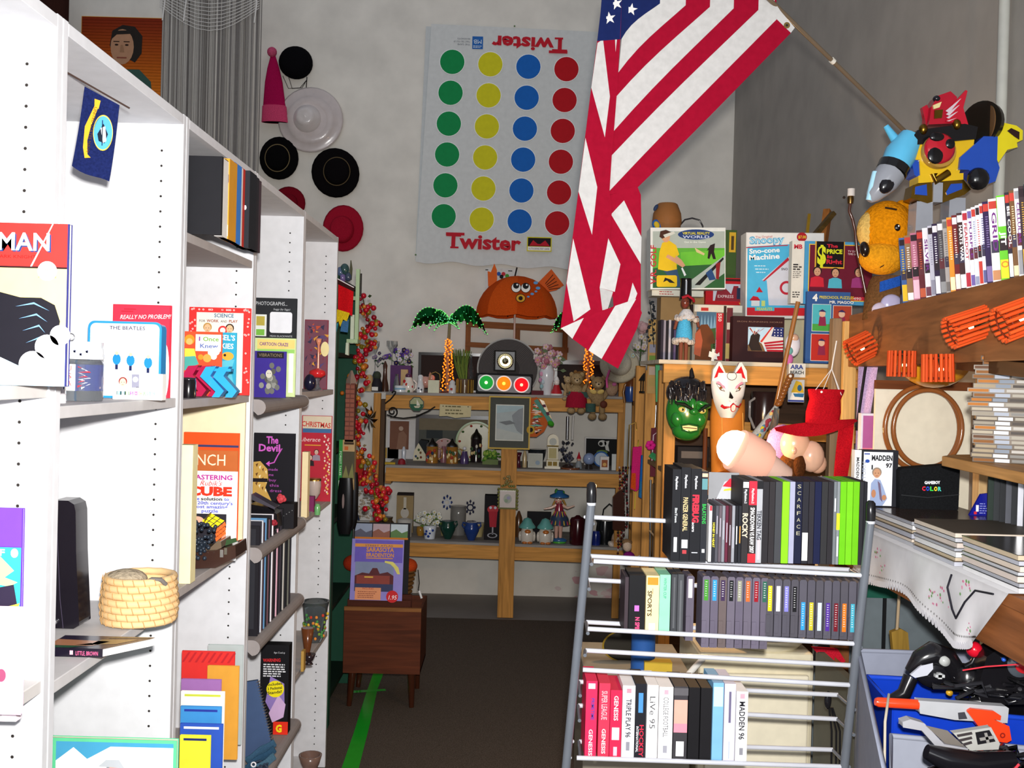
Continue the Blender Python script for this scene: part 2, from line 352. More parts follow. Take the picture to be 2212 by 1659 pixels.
# ---------------------------------------------------------------- metal media rack
Yk = 2.36
fr = Fr(1560, 1300, Yk); mr = thing(fr, 'media_rack', 'silver tubular rack on grey poles filled with game cases', 'rack')
PG, RD = '62676f:g', 'c2c4cc:g'
for (xa, ya, xb, yb) in ((1271, 1088, 1190, 2275), (1876, 1112, 1788, 2275)):
    pts = [(xa + (xb - xa) * i / 3, ya + (yb - ya) * i / 3, 0) for i in range(4)]
    b = MB(fr).tube(pts, 9.5, PG, 14); pl = b.build('pole', mr)
    b = MB(fr); b.tube([(xa, ya + 4, 0), (xa - .3, ya - 12, 0), (xa - .5, ya - 34, 0), (xa, ya - 40, 0)], [10.5, 11, 10.5, 5], '1b1b1e:g', 14); b.tube([(xa, ya + 10, 0), (xa, ya + 2, 0)], 10, RD, 14); b.build('cap', pl)
def rod(xa, ya, xb, yb, d=0, r=5.2):
    b = MB(fr).tube([(xa, ya, d), (xb, yb, d)], r, RD, 10); b.ball(xa - 14, ya, d, 4, m=RD, nu=8, nv=6); b.build('rod', mr)
    if d: MB(fr).tube([(xa - 4, ya, 0), (xa, ya, d)], 4, PG, 8).build('side_arm', mr); MB(fr).tube([(xb + 4, yb, 0), (xb, yb, d)], 4, PG, 8).build('side_arm', mr)
for a in ((1279, 1219, 1870, 1235), (1270, 1366, 1862, 1384), (1262, 1455, 1856, 1474), (1254, 1647, 1842, 1652)): rod(*a)
for a in ((1280, 1138, 1868, 1152, 100), (1275, 1280, 1862, 1296, 100), (1270, 1424, 1858, 1442, 40), (1262, 1512, 1850, 1527, 100), (1262, 1566, 1850, 1582, 100),
          (1279, 1226, 1868, 1242, 100), (1275, 1376, 1860, 1392, 100), (1266, 1648, 1842, 1652, 100)): rod(*a)
# ---------------------------------------------------------------- books and boxes
def book(x0, y0, x1, y1, Y, label, col, th=12, fn=None, z=None, yaw=0, tilt=0, grp=None, pg='efe6d2', name='book', cat='book', spine=None):
    fr = Fr((x0 + x1) / 2, y1, Y, yaw, tilt, z=z); t = thing(fr, name, label, cat, grp); k = max(1.2, th * .1)
    b = MB(fr); b.box(x0, y0, x1, y1, 0, k, col)
    if fn: fn(b)
    b.build('front_cover', t)
    b = MB(fr); b.box(x0, y0, x1, y1, th - k, th, col); b.box(x0, y0, x0 + k, y1, k, th - k, spine or col); b.build('back_cover', t)
    MB(fr).box(x0 + k, y0 + 1.5, x1 - 2, y1 - 1.5, k, th - k, pg).build('page_block', t)
    return t
def carton(x0, y0, x1, y1, Y, label, col, th=40, fn=None, z=None, yaw=0, tilt=0, grp=None, name='box', cat='box', bev=.001, roll=0):
    fr = Fr((x0 + x1) / 2, y1, Y, yaw, tilt, roll, z=z); b = MB(fr).box(x0, y0, x1, y1, 0, th, col)
    if fn: fn(b)
    return solo(b, name, label, cat, grp, bev)
def head(b, x, y, r, skin, hair, d=-1.2, shirt=None):
    if shirt: b.poly([(x - r * 1.7, y + r * 3.6), (x - r * 1.5, y + r * 1.5), (x - r * .5, y + r * 1.1), (x + r * .5, y + r * 1.1), (x + r * 1.5, y + r * 1.5), (x + r * 1.7, y + r * 3.6)], d + .3, shirt)
    b.ell(x, y - r * .25, r * 1.05, r * 1.05, d, hair, 14); b.ell(x, y, r * .8, r, d - .3, skin, 14)
    for s in (-1, 1): b.ell(x + s * r * .33, y - r * .05, r * .11, r * .08, d - .6, '2a1c16', 8)
    b.rect(x - r * .25, y + r * .5, x + r * .25, y + r * .58, d - .6, '8a2a26')
# --- first bookcase
def fn(b):
    b.rect(-60, 480, 139, 573, -.4, 'e0302c'); b.rect(-60, 573, 139, 577, -.5, '2a1418'); b.rect(-60, 577, 139, 740, -.4, 'eedc86')
    b.rect(-60, 730, 139, 830, -.5, 'd6ebf6'); b.rect(-60, 792, 139, 812, -.8, '8cc4ea')
    b.poly([(-60, 800), (30, 770), (139, 790), (139, 830), (-60, 830)], -.9, 'b6dcf2')
    b.text('BATMAN', -101, 541, 37, '26386e', 205, -.8, bold=.02); b.text('BATMAN', -104, 538, 37, 'ffffff', 205, -1.4, bold=.02)
    b.text('OF THE DARK KNIGHT', -64, 556, 7, '8a1614', 136, -.9); b.ell(97, 582, 21, d=-1.2, m='ffffff')
    for i, w in enumerate(('22', 'TALES', 'OF', 'ACTION')): b.text(w, 97 - 3.2 * len(w), 573 + i * 8, 4.5, 'b05a4a', 6.4 * len(w), -1.6)
    b.poly([(-60, 640), (-10, 628), (40, 640), (85, 640), (115, 655), (127, 690), (118, 740), (90, 775), (50, 792), (0, 770), (-60, 780)], -1, '191820')
    for i in range(4): b.poly([(30 + i * 8, 660 + 26 * i), (70 + i * 6, 650 + 24 * i), (104 - i * 4, 668 + 24 * i), (70 + i * 6, 654 + 24 * i)], -1.3, '6f9ecb')
    for cx, cy, r in ((128, 720, 22), (100, 745, 26), (70, 785, 30)): b.ell(cx, cy, r, d=-1.6, m='f4f8fb')
    b.poly([(60, 573), (106, 480), (109, 480), (64, 573)], -1, 'f6c9c4')
book(-60, 480, 143, 830, 1.42, 'large red and cream comic hardcover at the left edge of the photo', '2a2c66', 14, fn, z=1.5665)
def fn(b):
    b.rect(-60, 1025, 44, 1108, -.4, '6a3fc4'); b.rect(-60, 1110, 44, 1265, -.4, '35b7b4'); b.text('F', -2, 1128, 14, 'ffffff', 11, -.9, bold=.03)
    b.poly([(-60, 1150), (0, 1130), (30, 1160), (10, 1175), (38, 1185), (20, 1195), (-60, 1180)], -.8, 'bfe38a'); b.ell(30, 1122, 8, 10, -.8, 'e9f2b8')
    b.poly([(-60, 1210), (30, 1190), (44, 1265), (-60, 1265)], -.9, '2a2338'); b.ell(12, 1255, 20, 9, -1.2, 'e2402c'); b.poly([(10, 1240), (44, 1230), (40, 1240)], -1.2, 'f2d648')
book(-60, 1025, 47, 1266, 1.40, 'purple and teal cartoon paperback behind the pink book at the left edge', '5a34b0', 8, fn, z=1.240)
book(-60, 1267, 46, 1500, 1.375, 'pale pink paperback standing at the left edge below the purple one', 'f2bfe0', 10, lambda b: (b.ell(0, 1365, 12, d=-.6, m='ffe9f8'), b.ell(2, 1415, 10, 14, -.6, '9a4a6a')), z=1.1155)
solo(MB(Fr(0, 1267, 1.41)).box(-60, 1267, 40, 1560, 2, 26, 'f6e6ef'), 'book', 'thick pale book at the left edge holding up the purple paperback', 'book')
# --- second bookcase: naval flag on a stick
fr = Fr(150, 160, 1.75); t = thing(fr, 'navy_flag', 'small navy blue hanging flag with round ship emblem and gold scroll', 'flag')
MB(fr).tube([(141, 156, -25), (260, 216, 55)], 2.0, '3a2a24', 8).build('stick', t)
b = MB(fr); rows = []
for j in range(11):
    v = j / 10; rows.append([(181 - 24 * v + u * (66 - v * 14 + 18 * v) , 184 + u * 32 + v * (172 - 2 * u) + (4 * math.sin(u * 5) if j == 10 else 0), 5 + 4 * math.sin(u * 6 + v * 3) + u * 26) for u in [i / 8 for i in range(9)]])
b.sheet(rows, '18214e:f', th=1.2)
b.ell(221, 282, 20, 37, d=10, m='4f9fdc', n=28, rot=4); b.ring(221, 282, 20, 21.5, 9.6, 'd9b84a', asp=1.8)
b.poly([(209, 285), (222, 262), (232, 285), (225, 305), (212, 300)], 9, '16202e'); b.poly([(216, 272), (226, 268), (229, 300), (222, 304)], 8.5, 'dfe9f2'); b.rect(219, 255, 221, 310, 8.2, '16202e')
b.poly([(203, 225), (211, 228), (196, 270), (189, 300), (190, 330), (197, 337), (184, 338), (180, 315), (183, 270)], 6, 'e0a52c'); b.poly([(203, 210), (216, 214), (212, 232), (203, 226)], 5.5, 'e0a52c')
b.text('UNITED STATES NAVY', 203, 228, 6.5, '5a3a10', 100, 4.2, rot=99)
b.build('flag_cloth', t)
def fn(b):
    b.rect(242, 660, 362, 858, -.4, 'ea2f45'); b.text('REALLY NO PROBLEM!', 256, 690, 9, 'ffe9ea', 108, -.8, rot=-2, sh=.25); b.rect(264, 667, 290, 669, -.7, 'a81e30'); b.rect(258, 672, 284, 674, -.7, 'a81e30')
    b.ell(354, 800, 10, 60, -.6, 'e8e8ea'); b.text('ELAINE', 300, 850, 10, '8a1e28', 55, -.8)
book(240, 658, 365, 858, 2.08, 'red hardcover book behind the white lunch tin on the second bookcase', 'c8283c', 8, fn, z=1.5325)
fr = Fr(268, 858, 2.0, z=1.5325); t = thing(fr, 'lunch_tin', 'white rounded lunch tin with bright blue rim and three small blue shapes', 'tin')
def rr(x0, y0, x1, y1, r):
    q = []
    for cx, cy, a in ((x1 - r, y0 + r, -90), (x1 - r, y1 - r, 0), (x0 + r, y1 - r, 90), (x0 + r, y0 + r, 180)): q += circ(cx, cy, r, n=5, a0=a, a1=a + 90)
    return q
b = MB(fr); b.prism(rr(190, 695, 343, 856, 12), 1, 40, 'f1f2f4:g', '2f8fd0:g'); b.text('THE BEATLES', 233, 710, 8, '221848', 77, 0, bold=.01)
for x, y in ((250, 774), (280, 776), (318, 780)):                # plain blue shapes
    b.poly(circ(x, y, 9, 12, 14), .4, '1f7fc4'); b.rect(x - 3, y + 11, x + 3, y + 22, .5, '1c2550'); b.ell(x, y - 13, 4, d=.3, m='d9b79a', n=10)
b.build('tin_body', t)
b = MB(fr); o = rr(187, 692, 346, 858, 14); i_ = rr(192, 697, 341, 853, 11); n = len(o)
b.add([fr(x, y, 0) for x, y in o] + [fr(x, y, 0) for x, y in i_] + [fr(x, y, 5) for x, y in o] + [fr(x, y, 5) for x, y in i_], [(i, (i + 1) % n, n + (i + 1) % n, n + i) for i in range(n)] + [(i, (i + 1) % n, 2 * n + (i + 1) % n, 2 * n + i) for i in range(n)] + [(n + i, n + (i + 1) % n, 3 * n + (i + 1) % n, 3 * n + i) for i in range(n)], '2f8fd0:g'); b.build('rim', t)
def fn(b):
    b.rect(247, 805, 348, 838, -.4, 'f6f4f4'); head(b, 265, 823, 9, 'eebfa4', '8a2f2a', -.8, 'f4d9e6'); b.rect(252, 842, 346, 850, -.5, 'e4eef0')
    for i, c in enumerate(('7fd0c8', '9ad4e8', 'a8dca0', '9a5ac0', 'd05a9a', 'e8b090', '8fd08f', '7fc8a8', '8ad0b0', 'a8e0a8')): b.rect(253 + i * 9.3, 842, 260 + i * 9.3, 850, -.8, c)
    for i, ch in enumerate('FLASHCUBES'): b.text(ch, 254.5 + i * 9.3, 849, 6, 'ffffff', 4.5, -1.2)
    b.text('SYLVANIA', 294, 838, 6, 'c9b0b4', 44, -.8); b.rect(284, 805, 300, 834, -.8, '8a8a9c'); b.ell(292, 816, 6, d=-1, m='e8e8f0', n=12); b.rect(304, 805, 346, 830, -.7, 'ffffff')
carton(243, 803, 350, 860, 1.93, 'small white flash cube carton with woman in front of the lunch tin', 'f4f2ee', 26, fn, z=1.5325)
fr = Fr(176, 864, 1.82, z=1.5325); t = thing(fr, 'glass_canister', 'clear glass canister wrapped in blue patriotic print with star lid band', 'jar')
b = MB(fr); b.lathe(176, [(42, 864), (44, 858), (44, 785), (40, 776)], 0, 'dfe6ea:t', 24); b.build('glass_body', t)
b = MB(fr); q = []
b.lathe(176, [(43, 842), (43, 786)], 0, '2a3f9a:g', 24, flat=True)
b.rect(159, 786, 181, 842, -45, 'f6f4f2')
for i, ch in enumerate('USA'): b.text(ch, 164, 800 + i * 16, 11, 'd0303a', 9, -45.6)
for i in range(14): b.poly([(186 + i % 4 * 8, 790 + i * 3.4), (196 + i % 4 * 6, 794 + i * 3), (186 + i % 3 * 8, 792 + i * 3.6)], -45, 'e9edf6' if i % 3 else 'd0303a')
b.build('wrap', t)
b = MB(fr); b.lathe(176, [(42, 775), (45, 772), (45, 752), (42, 750), (43, 738), (0, 736)], 0, 'e4e9ee:g', 24)
for i in range(6): b.poly([(140 + i * 13 + 4 * math.cos(R(90 + k * 144)) , 764 - i % 2 * 6 - 4 * math.sin(R(90 + k * 144))) for k in range(5)], -45.5, '3a3f72')
b.build('lid', t)
MB(fr).tube([(150 + 8 * math.cos(R(a)), 728 + 8 * math.sin(R(a)) * 1.0, 0) for a in range(0, 360, 30)], 1.2, 'c9ced4:m', 6, closed=True).build('ring', t)
for x, w, y0, c, lab in ((120, 8, 806, '3a2f66:g', 'tiny dark purple bottle beside the glass canister'), (134, 8, 838, 'f2ecf2', 'tiny white pot beside the glass canister'), (130, 8, 800, 'b9a8c4:g', 'tiny lilac perfume bottle behind the white pot')):
    yb = {120: 870, 134: 868, 130: 836}[x]
    fr = Fr(x, yb, 1.68 if x != 130 else 1.74, z=1.5325); t = thing(fr, 'tiny_bottle', lab, 'bottle', None)
    MB(fr).lathe(x, [(w, yb), (w, yb - (yb - y0) * .62), (w * .6, yb - (yb - y0) * .75)], 0, c, 12).build('bottle_body', t); MB(fr).lathe(x, [(w * .7, yb - (yb - y0) * .74), (w * .7, y0)], 0, 'd9d4da', 12).build('cap', t)
# black zip case, basket, book on the shelf below
fr = Fr(140, 1305, 1.88, z=1.1005); t = thing(fr, 'zip_case', 'black leather zip case standing upright on the second bookcase', 'case')
b = MB(fr); b.prism([(100, 1303), (100, 1030), (112, 1026), (142, 1026), (155, 1034), (159, 1050), (162, 1140), (172, 1295), (160, 1303)], 0, 60, '17141c:g'); b.build('case_body', t, .006)
b = MB(fr); b.tube([(118, 1045, -1), (122, 1120, -1), (130, 1240, -1), (138, 1302, -1)], 1.1, '3a3444:g', 6); b.build('zip_seam', t)
b = MB(fr); b.ball(121, 1288, -3, 6, m='d9dce4:m'); b.tube([(121, 1290, -3), (110, 1300, -3)], 2, 'd9dce4:m', 6); b.build('zip_pull', t)
fr = Fr(302, 1320, 1.95, z=1.1005); t = thing(fr, 'coil_basket', 'round pale coiled straw basket on the second bookcase', 'basket')
b = MB(fr); rnd = random.Random(3)
for i in range(7):
    y = 1309 - i * 14.5; r = 74 - abs(i - 2.2) * 1.5; n = 26
    b.tube([(302 + (r + rnd.random() * 1.5) * math.cos(2 * math.pi * j / n), y + rnd.random() * 1.4, r * math.sin(2 * math.pi * j / n)) for j in range(n)], 8, 'dcb987', 8, closed=True)
    for j in range(11):
        a = math.pi * (1 + (j + .5 * (i % 2)) / 11) ; b.tube([(302 + (r + 7) * math.cos(a), y - 7, (r + 7) * math.sin(a)), (302 + (r + 9) * math.cos(a + .03), y, (r + 9) * math.sin(a + .03)), (302 + (r + 7) * math.cos(a + .05), y + 7, (r + 7) * math.sin(a + .05))], 1, 'b58e5c', 4)
b.lathe(302, [(70, 1316), (2, 1317)], 0, 'cfa874', 20); b.build('coil_wall', t)
b = MB(fr); b.ball(275, 1226, -10, 44, 22, 40, 'a89a84:p', 18, 10); b.build('lid_pad', t)
b = MB(fr); b.tube([(318, 1240, -40), (330, 1226, -50), (345, 1216, -52), (362, 1218, -46), (368, 1230, -34)], 5, '6a6460:n', 8); b.build('cord_handle', t)
fr = Fr(205, 1395, 1.70, z=1.1005); t = thing(fr, 'paperback', 'thick glossy paperback lying flat with black spine on the second bookcase', 'book')
b = MB(fr); b.prism([(95, 1374), (222, 1374), (222, 1393), (95, 1393)], 0, 1.5, '181322:g'); b.text('LITTLE, BROWN', 164, 1389, 9, 'ff6fa0', 48, -.6); b.rect(151, 1379, 158, 1388, -.6, 'ffb0c8'); b.build('spine', t)
b = MB(fr); q = [(95, 1), (222, 1), (292, 88), (300, 104), (95, 104)]; n = 5
vs = [fr(x, 1391, d) for x, d in q] + [fr(x, 1376, d) for x, d in q]; b.add(vs, [tuple(range(5)), tuple(range(9, 4, -1))] + [(i, (i + 1) % n, n + (i + 1) % n, n + i) for i in range(n)], 'e9e5df'); b.build('page_block', t)
b = MB(fr); b.add([fr(x, 1374.5, d) for x, d in q], [tuple(range(5))], '2a2438:g')
for pts, m in (([(95, 20), (190, 22), (215, 60), (95, 70)], 'b9805e:g'), ([(180, 30), (235, 40), (270, 80), (190, 75)], '8a7448:g'), ([(95, 4), (150, 4), (170, 20), (95, 22)], '2f5c40:g'), ([(150, 26), (190, 28), (180, 44)], 'a83a30:g'), ([(200, 84), (285, 92), (292, 102), (210, 102)], '3c3a24:g')):
    b.add([fr(x, 1374.1, d) for x, d in pts], [tuple(range(len(pts)))], m)
b.build('front_cover', t)
def fn(b):
    b.rect(112, 1603, 366, 2005, -.4, '3f8fb4'); b.poly([(112, 1645), (150, 1615), (180, 1640), (230, 1612), (366, 1612), (366, 2005), (112, 2005)], -.8, 'e4ecdf'); head(b, 240, 1668, 18, 'd99a80', '7a7f86', -1.3)
    b.poly([(205, 1655), (222, 1640), (250, 1640), (262, 1658)], -2.5, 'a8adb2')
book(95, 1596, 373, 2015, 1.76, 'old picture book with green border at the bottom of the second bookcase', '57b987', 14, fn, z=.6015)
# --- third bookcase, high row of books
Y3 = 2.35
row = [('1c1c20', 412, 476, 358, 527, 'thick black binder at the left end of the high row'), ('e8e6e0', 470, 478, 362, 530, 'thin white book beside the black binder'), ('3f3a30', 478, 483, 364, 533, 'thin dark book between white and tan spines'),
       ('d9982f', 483, 492, 366, 539, 'tan orange book in the high row'), ('7a3a2a', 492, 496, 370, 541, 'thin red brown book beside the tan one'), ('3f7fd0', 496, 502, 372, 544, 'bright blue book in the high row'),
       ('e8e0da', 502, 505, 374, 545, 'thin cream book beside the bright blue one'), ('c83a30', 505, 510, 376, 547, 'red topped book in the high row'), ('1f1f24', 510, 515, 380, 549, 'thin black book left of the green one'), ('1f8a4a', 515, 520, 382, 550, 'bright green book in the high row'),
       ('23262c', 520, 536, 390, 556, 'wide black glossy book near the right end of the high row'), ('2c2a30', 536, 541, 398, 560, 'thin black book second from the right end of the high row'), ('4a3a42', 541, 546, 404, 562, 'thin plum book at the right end of the high row')]
for i, (c, x0, x1, y0, y1, lab) in enumerate(row):
    Yb = 2.20 + i * .022; kk = Yb / FPX; fr = Fr((x0 + x1) / 2, y1, Yb, z=1.8885); b = MB(fr)
    h = (y1 - y0); b.box(x0 - 40 if i == 0 else x0 - 8, y1 - h, x1, y1, 0, 10 if i == 0 else 60, c)
    if i in (3, 5, 7, 9): b.rect(x0 + 1, y0 + h * .2, x1 - 1, y0 + h * .3, -.5, '3a2a3a'); b.rect(x0 + 1, y1 - 30, x1 - 1, y1 - 6, -.5, 'f0eeea')
    if i == 10: b.ell(527, 470, 3, 5, -.6, 'e9e9ee')
    solo(b, 'book', lab + ' on the third bookcase', 'book', 'books on the high shelf')
# --- third bookcase, middle shelf
def fn(b):
    b.rect(421, 678, 522, 850, -.4, 'e6e0d2'); b.text('SCIENCE', 459, 688, 8, '1f5f86', 42, -.8, bold=.02); b.text('FOR', 427, 699, 5, '4a4a50', 13, -.8, bold=.01); b.text('WORK', 443, 699, 6, '8a2416', 26, -.8, bold=.02); b.text('AND', 473, 699, 5, '4a4a50', 14, -.8, bold=.01); b.text('PLAY', 491, 699, 6, '8a2416', 19, -.8, bold=.02)
    head(b, 445, 712, 9, 'd9b088', 'b58a48', -.8); head(b, 493, 713, 9, 'd9b088', '3a2a22', -.8); b.ring(478, 716, 6, 10, -.9, 'd03a3a')
    rd = random.Random(5)
    for i in range(46):
        s = i % 3; x, y = ((rd.uniform(525, 535), rd.uniform(670, 850)) if s == 0 else (rd.uniform(407, 420), rd.uniform(670, 850)) if s == 1 else (rd.uniform(408, 534), 672))
        b.ring(x, y, 1.1, 2.0, -.8, 'f6e9e4', 8)
book(405, 667, 537, 855, 2.62, 'large red bordered children\'s book on the third bookcase', 'd8322f', 8, fn, z=1.5275)
def fn(b):
    b.text('HANSEL\'S', 440, 732, 11, 'f2f4f2', 65, -.8, bold=.02, rot=2); b.text('COOKIES', 440, 750, 11, 'f2f4f2', 62, -.8, bold=.02, rot=2); b.ell(490, 768, 13, 9, -.8, 'e8a53a'); b.ell(484, 766, 3, d=-1.1, m='2a1c16', n=8); b.poly([(470, 780), (505, 775), (498, 800), (505, 830), (470, 840)], -.8, '58b4c8')
book(430, 717, 508, 853, 2.56, 'teal cookie picture book between the red book and the orange one', '2f9fc0', 5, fn, z=1.5275)
def fn(b):
    b.rect(420, 721, 475, 757, -.5, 'f4efe2'); b.text('I', 427, 735, 9, '8a4a9a', 3, -.9, bold=.02); b.text('Once', 436, 735, 9, '6fa83a', 34, -.9, bold=.02); b.text('Knew', 430, 750, 9, '5a6fb0', 39, -.9, bold=.02)
    b.ell(407, 733, 11, d=-.7, m='f0922a'); b.ell(407, 737, 7, d=-1, m='f4b46a', n=14); b.poly([(397, 752), (418, 752), (422, 770), (397, 772)], -.8, 'f2d248'); b.poly([(397, 770), (420, 768), (428, 785), (397, 800)], -.9, '4fa8a0')
    for x, y, r, c in ((432, 770, 6, 'f0922a'), (446, 772, 9, 'f0a24a'), (455, 760, 8, 'f6f4ee'), (464, 757, 9, 'f6f4ee'), (460, 768, 7, 'f6f4ee')): b.ell(x, y, r, d=-1 - r * .03, m=c, n=14)
book(396, 715, 477, 853, 2.50, 'orange red rhyme book with white title panel on the third bookcase', 'e0502f', 4, fn, z=1.5275)
for c, x, Yz, lab in (('b01f4a:g', 0, 2.40, 'crimson zigzag plastic rack with blue twin on third bookcase'), ('2f9fe0:g', 38, 2.36, 'bright blue zigzag plastic rack beside the crimson one')):
    fr = Fr(440 + x, 853, Yz, z=1.5275); t = thing(fr, 'zigzag_rack', lab, 'rack', 'zigzag plastic racks'); o = 397 + x
    for dx in (0, 26):
        q = [(o + dx + 10, 787), (o + dx + 32, 785), (o + dx + 2 + 18, 806), (o + dx + 50, 838), (o + dx + 40, 852), (o + dx + 24, 852), (o + dx + 32, 840), (o + dx - 2, 808)]
        MB(fr).prism(q, -6 + dx * .3, 22 + dx * .3, c).build('zigzag_fin', t, .001)
    MB(fr).box(o + 12, 790, o + 62, 796, 0, 24, c).build('cross_bar', t)
fr = Fr(407, 857, 2.3, z=1.5275); t = thing(fr, 'black_canister', 'small black glossy canister left of the crimson zigzag rack', 'canister')
MB(fr).lathe(407, [(15, 857), (16, 850), (16, 822), (14, 818)], 0, '141216:g', 18).build('canister_body', t); MB(fr).lathe(407, [(15, 818), (15, 814), (2, 813)], 0, '2a262c:g', 18).build('lid', t)
# --- third bookcase, lower shelf
solo(MB(Fr(452, 1215, 2.70, z=1.1185)).box(385, 884, 522, 1215, 0, 8, 'e9dfba'), 'board', 'tall cream board standing behind the orange book', 'board')
book(391, 950, 510, 1200, 2.66, 'bright orange hardcover behind the language course box', 'f0521c', 10, lambda b: b.rect(391, 976, 510, 981, -.4, '3a3a62'), z=1.1185, spine='2a5f7a')
def fn(b):
    b.rect(400, 981, 505, 1018, -.4, 'b9622f'); b.text('FRENCH', 374, 1013, 24, 'f2e0c0', 108, -.8)
book(396, 981, 508, 1205, 2.58, 'brown topped language course book behind the puzzle cube book', 'b9622f', 8, fn, z=1.1185)
def fn(b):
    b.text('MASTERING', 406, 1038, 10, 'b01f8a', 92, -.8, bold=.03); b.text("Rubik's", 428, 1051, 11, 'd0282c', 46, -.8, sh=.4); b.text('CUBE', 403, 1072, 18, 'e8331c', 95, -.8, bold=.06)
    b.text('The', 410, 1083, 7, '5a62c0', 18, -.8, bold=.03); b.text('solution', 431, 1083, 7, '1c1a26', 46, -.8, bold=.03); b.text('to', 481, 1083, 7, '5a62c0', 11, -.8, bold=.03)
    b.text("the 20th century's", 402, 1092, 7, '5a62c0', 98, -.8, bold=.03); b.text('most amazing', 411, 1100, 7, '5a62c0', 78, -.8, bold=.03); b.text('puzzle', 433, 1109, 7, '5a62c0', 36, -.8, bold=.03)
    b.rect(414, 1112, 487, 1190, -.5, '26242c'); b.poly([(487, 1140), (475, 1170), (487, 1190)], -.7, 'd99a80'); b.ell(424, 1126, 14, 8, -.7, 'e0a890')
    for i in range(3):
        for j in range(3):
            ox, oy = 434 + 10 * i + 7 * j, 1128 + 5.5 * i - 6 * j
            b.poly([(ox, oy), (ox + 9, oy + 4.5), (ox + 15, oy - 1), (ox + 6, oy - 5)], -1, 'e8d81c')
            ox, oy = 462 + 7 * i, 1146 - 6 * i + 9 * j
            b.poly([(ox + 2, oy), (ox + 8, oy - 6), (ox + 11, oy + 2), (ox + 4, oy + 8)], -1, 'ee6a2c')
book(400, 1020, 508, 1212, 2.50, 'white puzzle solution paperback with cube photo on the third bookcase', 'f4f2f0', 6, fn, z=1.1185)
solo(MB(Fr(397, 1285, 2.22, z=1.1185)).box(380, 985, 410, 1285, 0, 34, 'efe4b0'), 'book', 'tall cream hardback edge in front of the brown case', 'book')
fr = Fr(462, 1250, 2.40, z=1.1185); t = thing(fr, 'brown_case', 'small dark brown open case with green lining on the third bookcase', 'case')
b = MB(fr); b.prism([(410, 1250), (410, 1215), (470, 1208), (512, 1195), (514, 1222), (470, 1245)], -20, 70, '3a2620:g'); b.build('case_body', t, .003)
b = MB(fr); b.prism([(412, 1214), (455, 1205), (470, 1190), (478, 1190), (480, 1204), (470, 1208)], -10, 66, '6a5a4a:g'); b.build('lid', t, .002)
MB(fr).poly([(482, 1203), (508, 1193), (505, 1185), (484, 1190)], 10, '2f4a2a').build('lining', t)
b = MB(fr); b.box(480, 1206, 487, 1222, -22, -19, 'd4d6d8:m'); b.box(489, 1202, 495, 1216, -22, -19, 'a8a49a:m'); b.build('latch', t)
fr = Fr(438, 1205, 2.36); t = thing(fr, 'grape_bunch', 'bunch of dark artificial grapes lying over the brown case', 'grapes'); t.location = fr.o
rd = random.Random(9)
b = MB(fr)
for i in range(70):
    v = rd.random(); x = 414 + rd.random() * (52 - 30 * abs(v - .3)); y = 1126 + v * 78; b.ball(x, y, rd.uniform(-14, 14), 4.6, m='27303c:g', nu=8, nv=6)
o = b.build('grape', t); o['kind'] = 'stuff'
MB(fr).tube([(440, 1124, 0), (446, 1112, 6), (452, 1108, 8)], 1.4, '4a3a28', 6).build('stem', t)
for i, (c, x0, x1, y0, lab) in enumerate((('aeb9b8', 440, 516, 1574, 'pale grey green large book at the back'), ('d9322f', 384, 498, 1573, 'red striped large book'), ('d89a3a', 440, 508, 1587, 'thin orange framed book'), ('9a6aa8', 384, 470, 1600, 'mauve book'), ('f0eee8', 384, 478, 1608, 'white topped book'), ('3f8fd0', 384, 472, 1622, 'sky blue book'), ('2f55b8', 384, 476, 1640, 'deep blue book'), ('e8e03a', 384, 450, 1645, 'small yellow picture book at the front'))):
    def fn(b, i=i, x0=x0, x1=x1, y0=y0):
        if i == 1:
            for k in range(8): b.poly([(x0 + k * 14, y0 + 24), (x0 + k * 14 + 14, y0 + 2), (x0 + k * 14 + 19, y0 + 2), (x0 + k * 14 + 5, y0 + 24)], -.5, 'b8262c')
        elif i > 3: b.rect(x0 + 8, y0 + 6, x1 - 8, y0 + 11, -.5, ('c8d048', '2a3a9a', 'f2f0ea', '1f2a66')[i - 4])
    book(x0, y0, x1, 1790, 2.60 - i * .05, lab + ' at the bottom of the third bookcase', c, 6, fn, z=.6205, grp='picture books at the bottom of the third bookcase')
# --- fourth bookcase
def fn(b):
    b.text('PHOTOGRAPHS...', 548, 668, 8, 'c9ccd0', 68, -.8); b.text('Soggy (by Siggy)', 586, 678, 4, 'b9bcc0', 36, -.8, sh=.2); b.prism(rr(579, 682, 627, 727, 5), -.9, -.4, 'e9eaf0'); b.rect(548, 688, 572, 735, -.6, 'e4e8e2'); b.rect(550, 692, 568, 712, -.9, 'b9a848'); b.rect(550, 720, 568, 733, -.9, '7ab848'); b.text('MEAN BLACKWHITE', 580, 736, 4, 'b9bcc0', 48, -.8)
book(548, 652, 636, 862, 3.25, 'black photo album cover with white square at the back of the fourth bookcase', '26282c', 8, fn, z=1.5125)
def fn(b):
    b.poly([(553, 741), (634, 741), (634, 760), (553, 764)], -.5, 'e9d27a'); b.text('CARTOON CRAZE', 558, 754, 7, '7a3a8a', 62, -.9, bold=.02, rot=1); b.rect(622, 770, 632, 855, -.6, 'f2f4ea'); b.rect(553, 762, 634, 770, -.7, '9ad06a')
book(548, 738, 636, 864, 3.12, 'green cartoon book with yellow title band on the fourth bookcase', 'cfe0a0', 6, fn, z=1.5125)
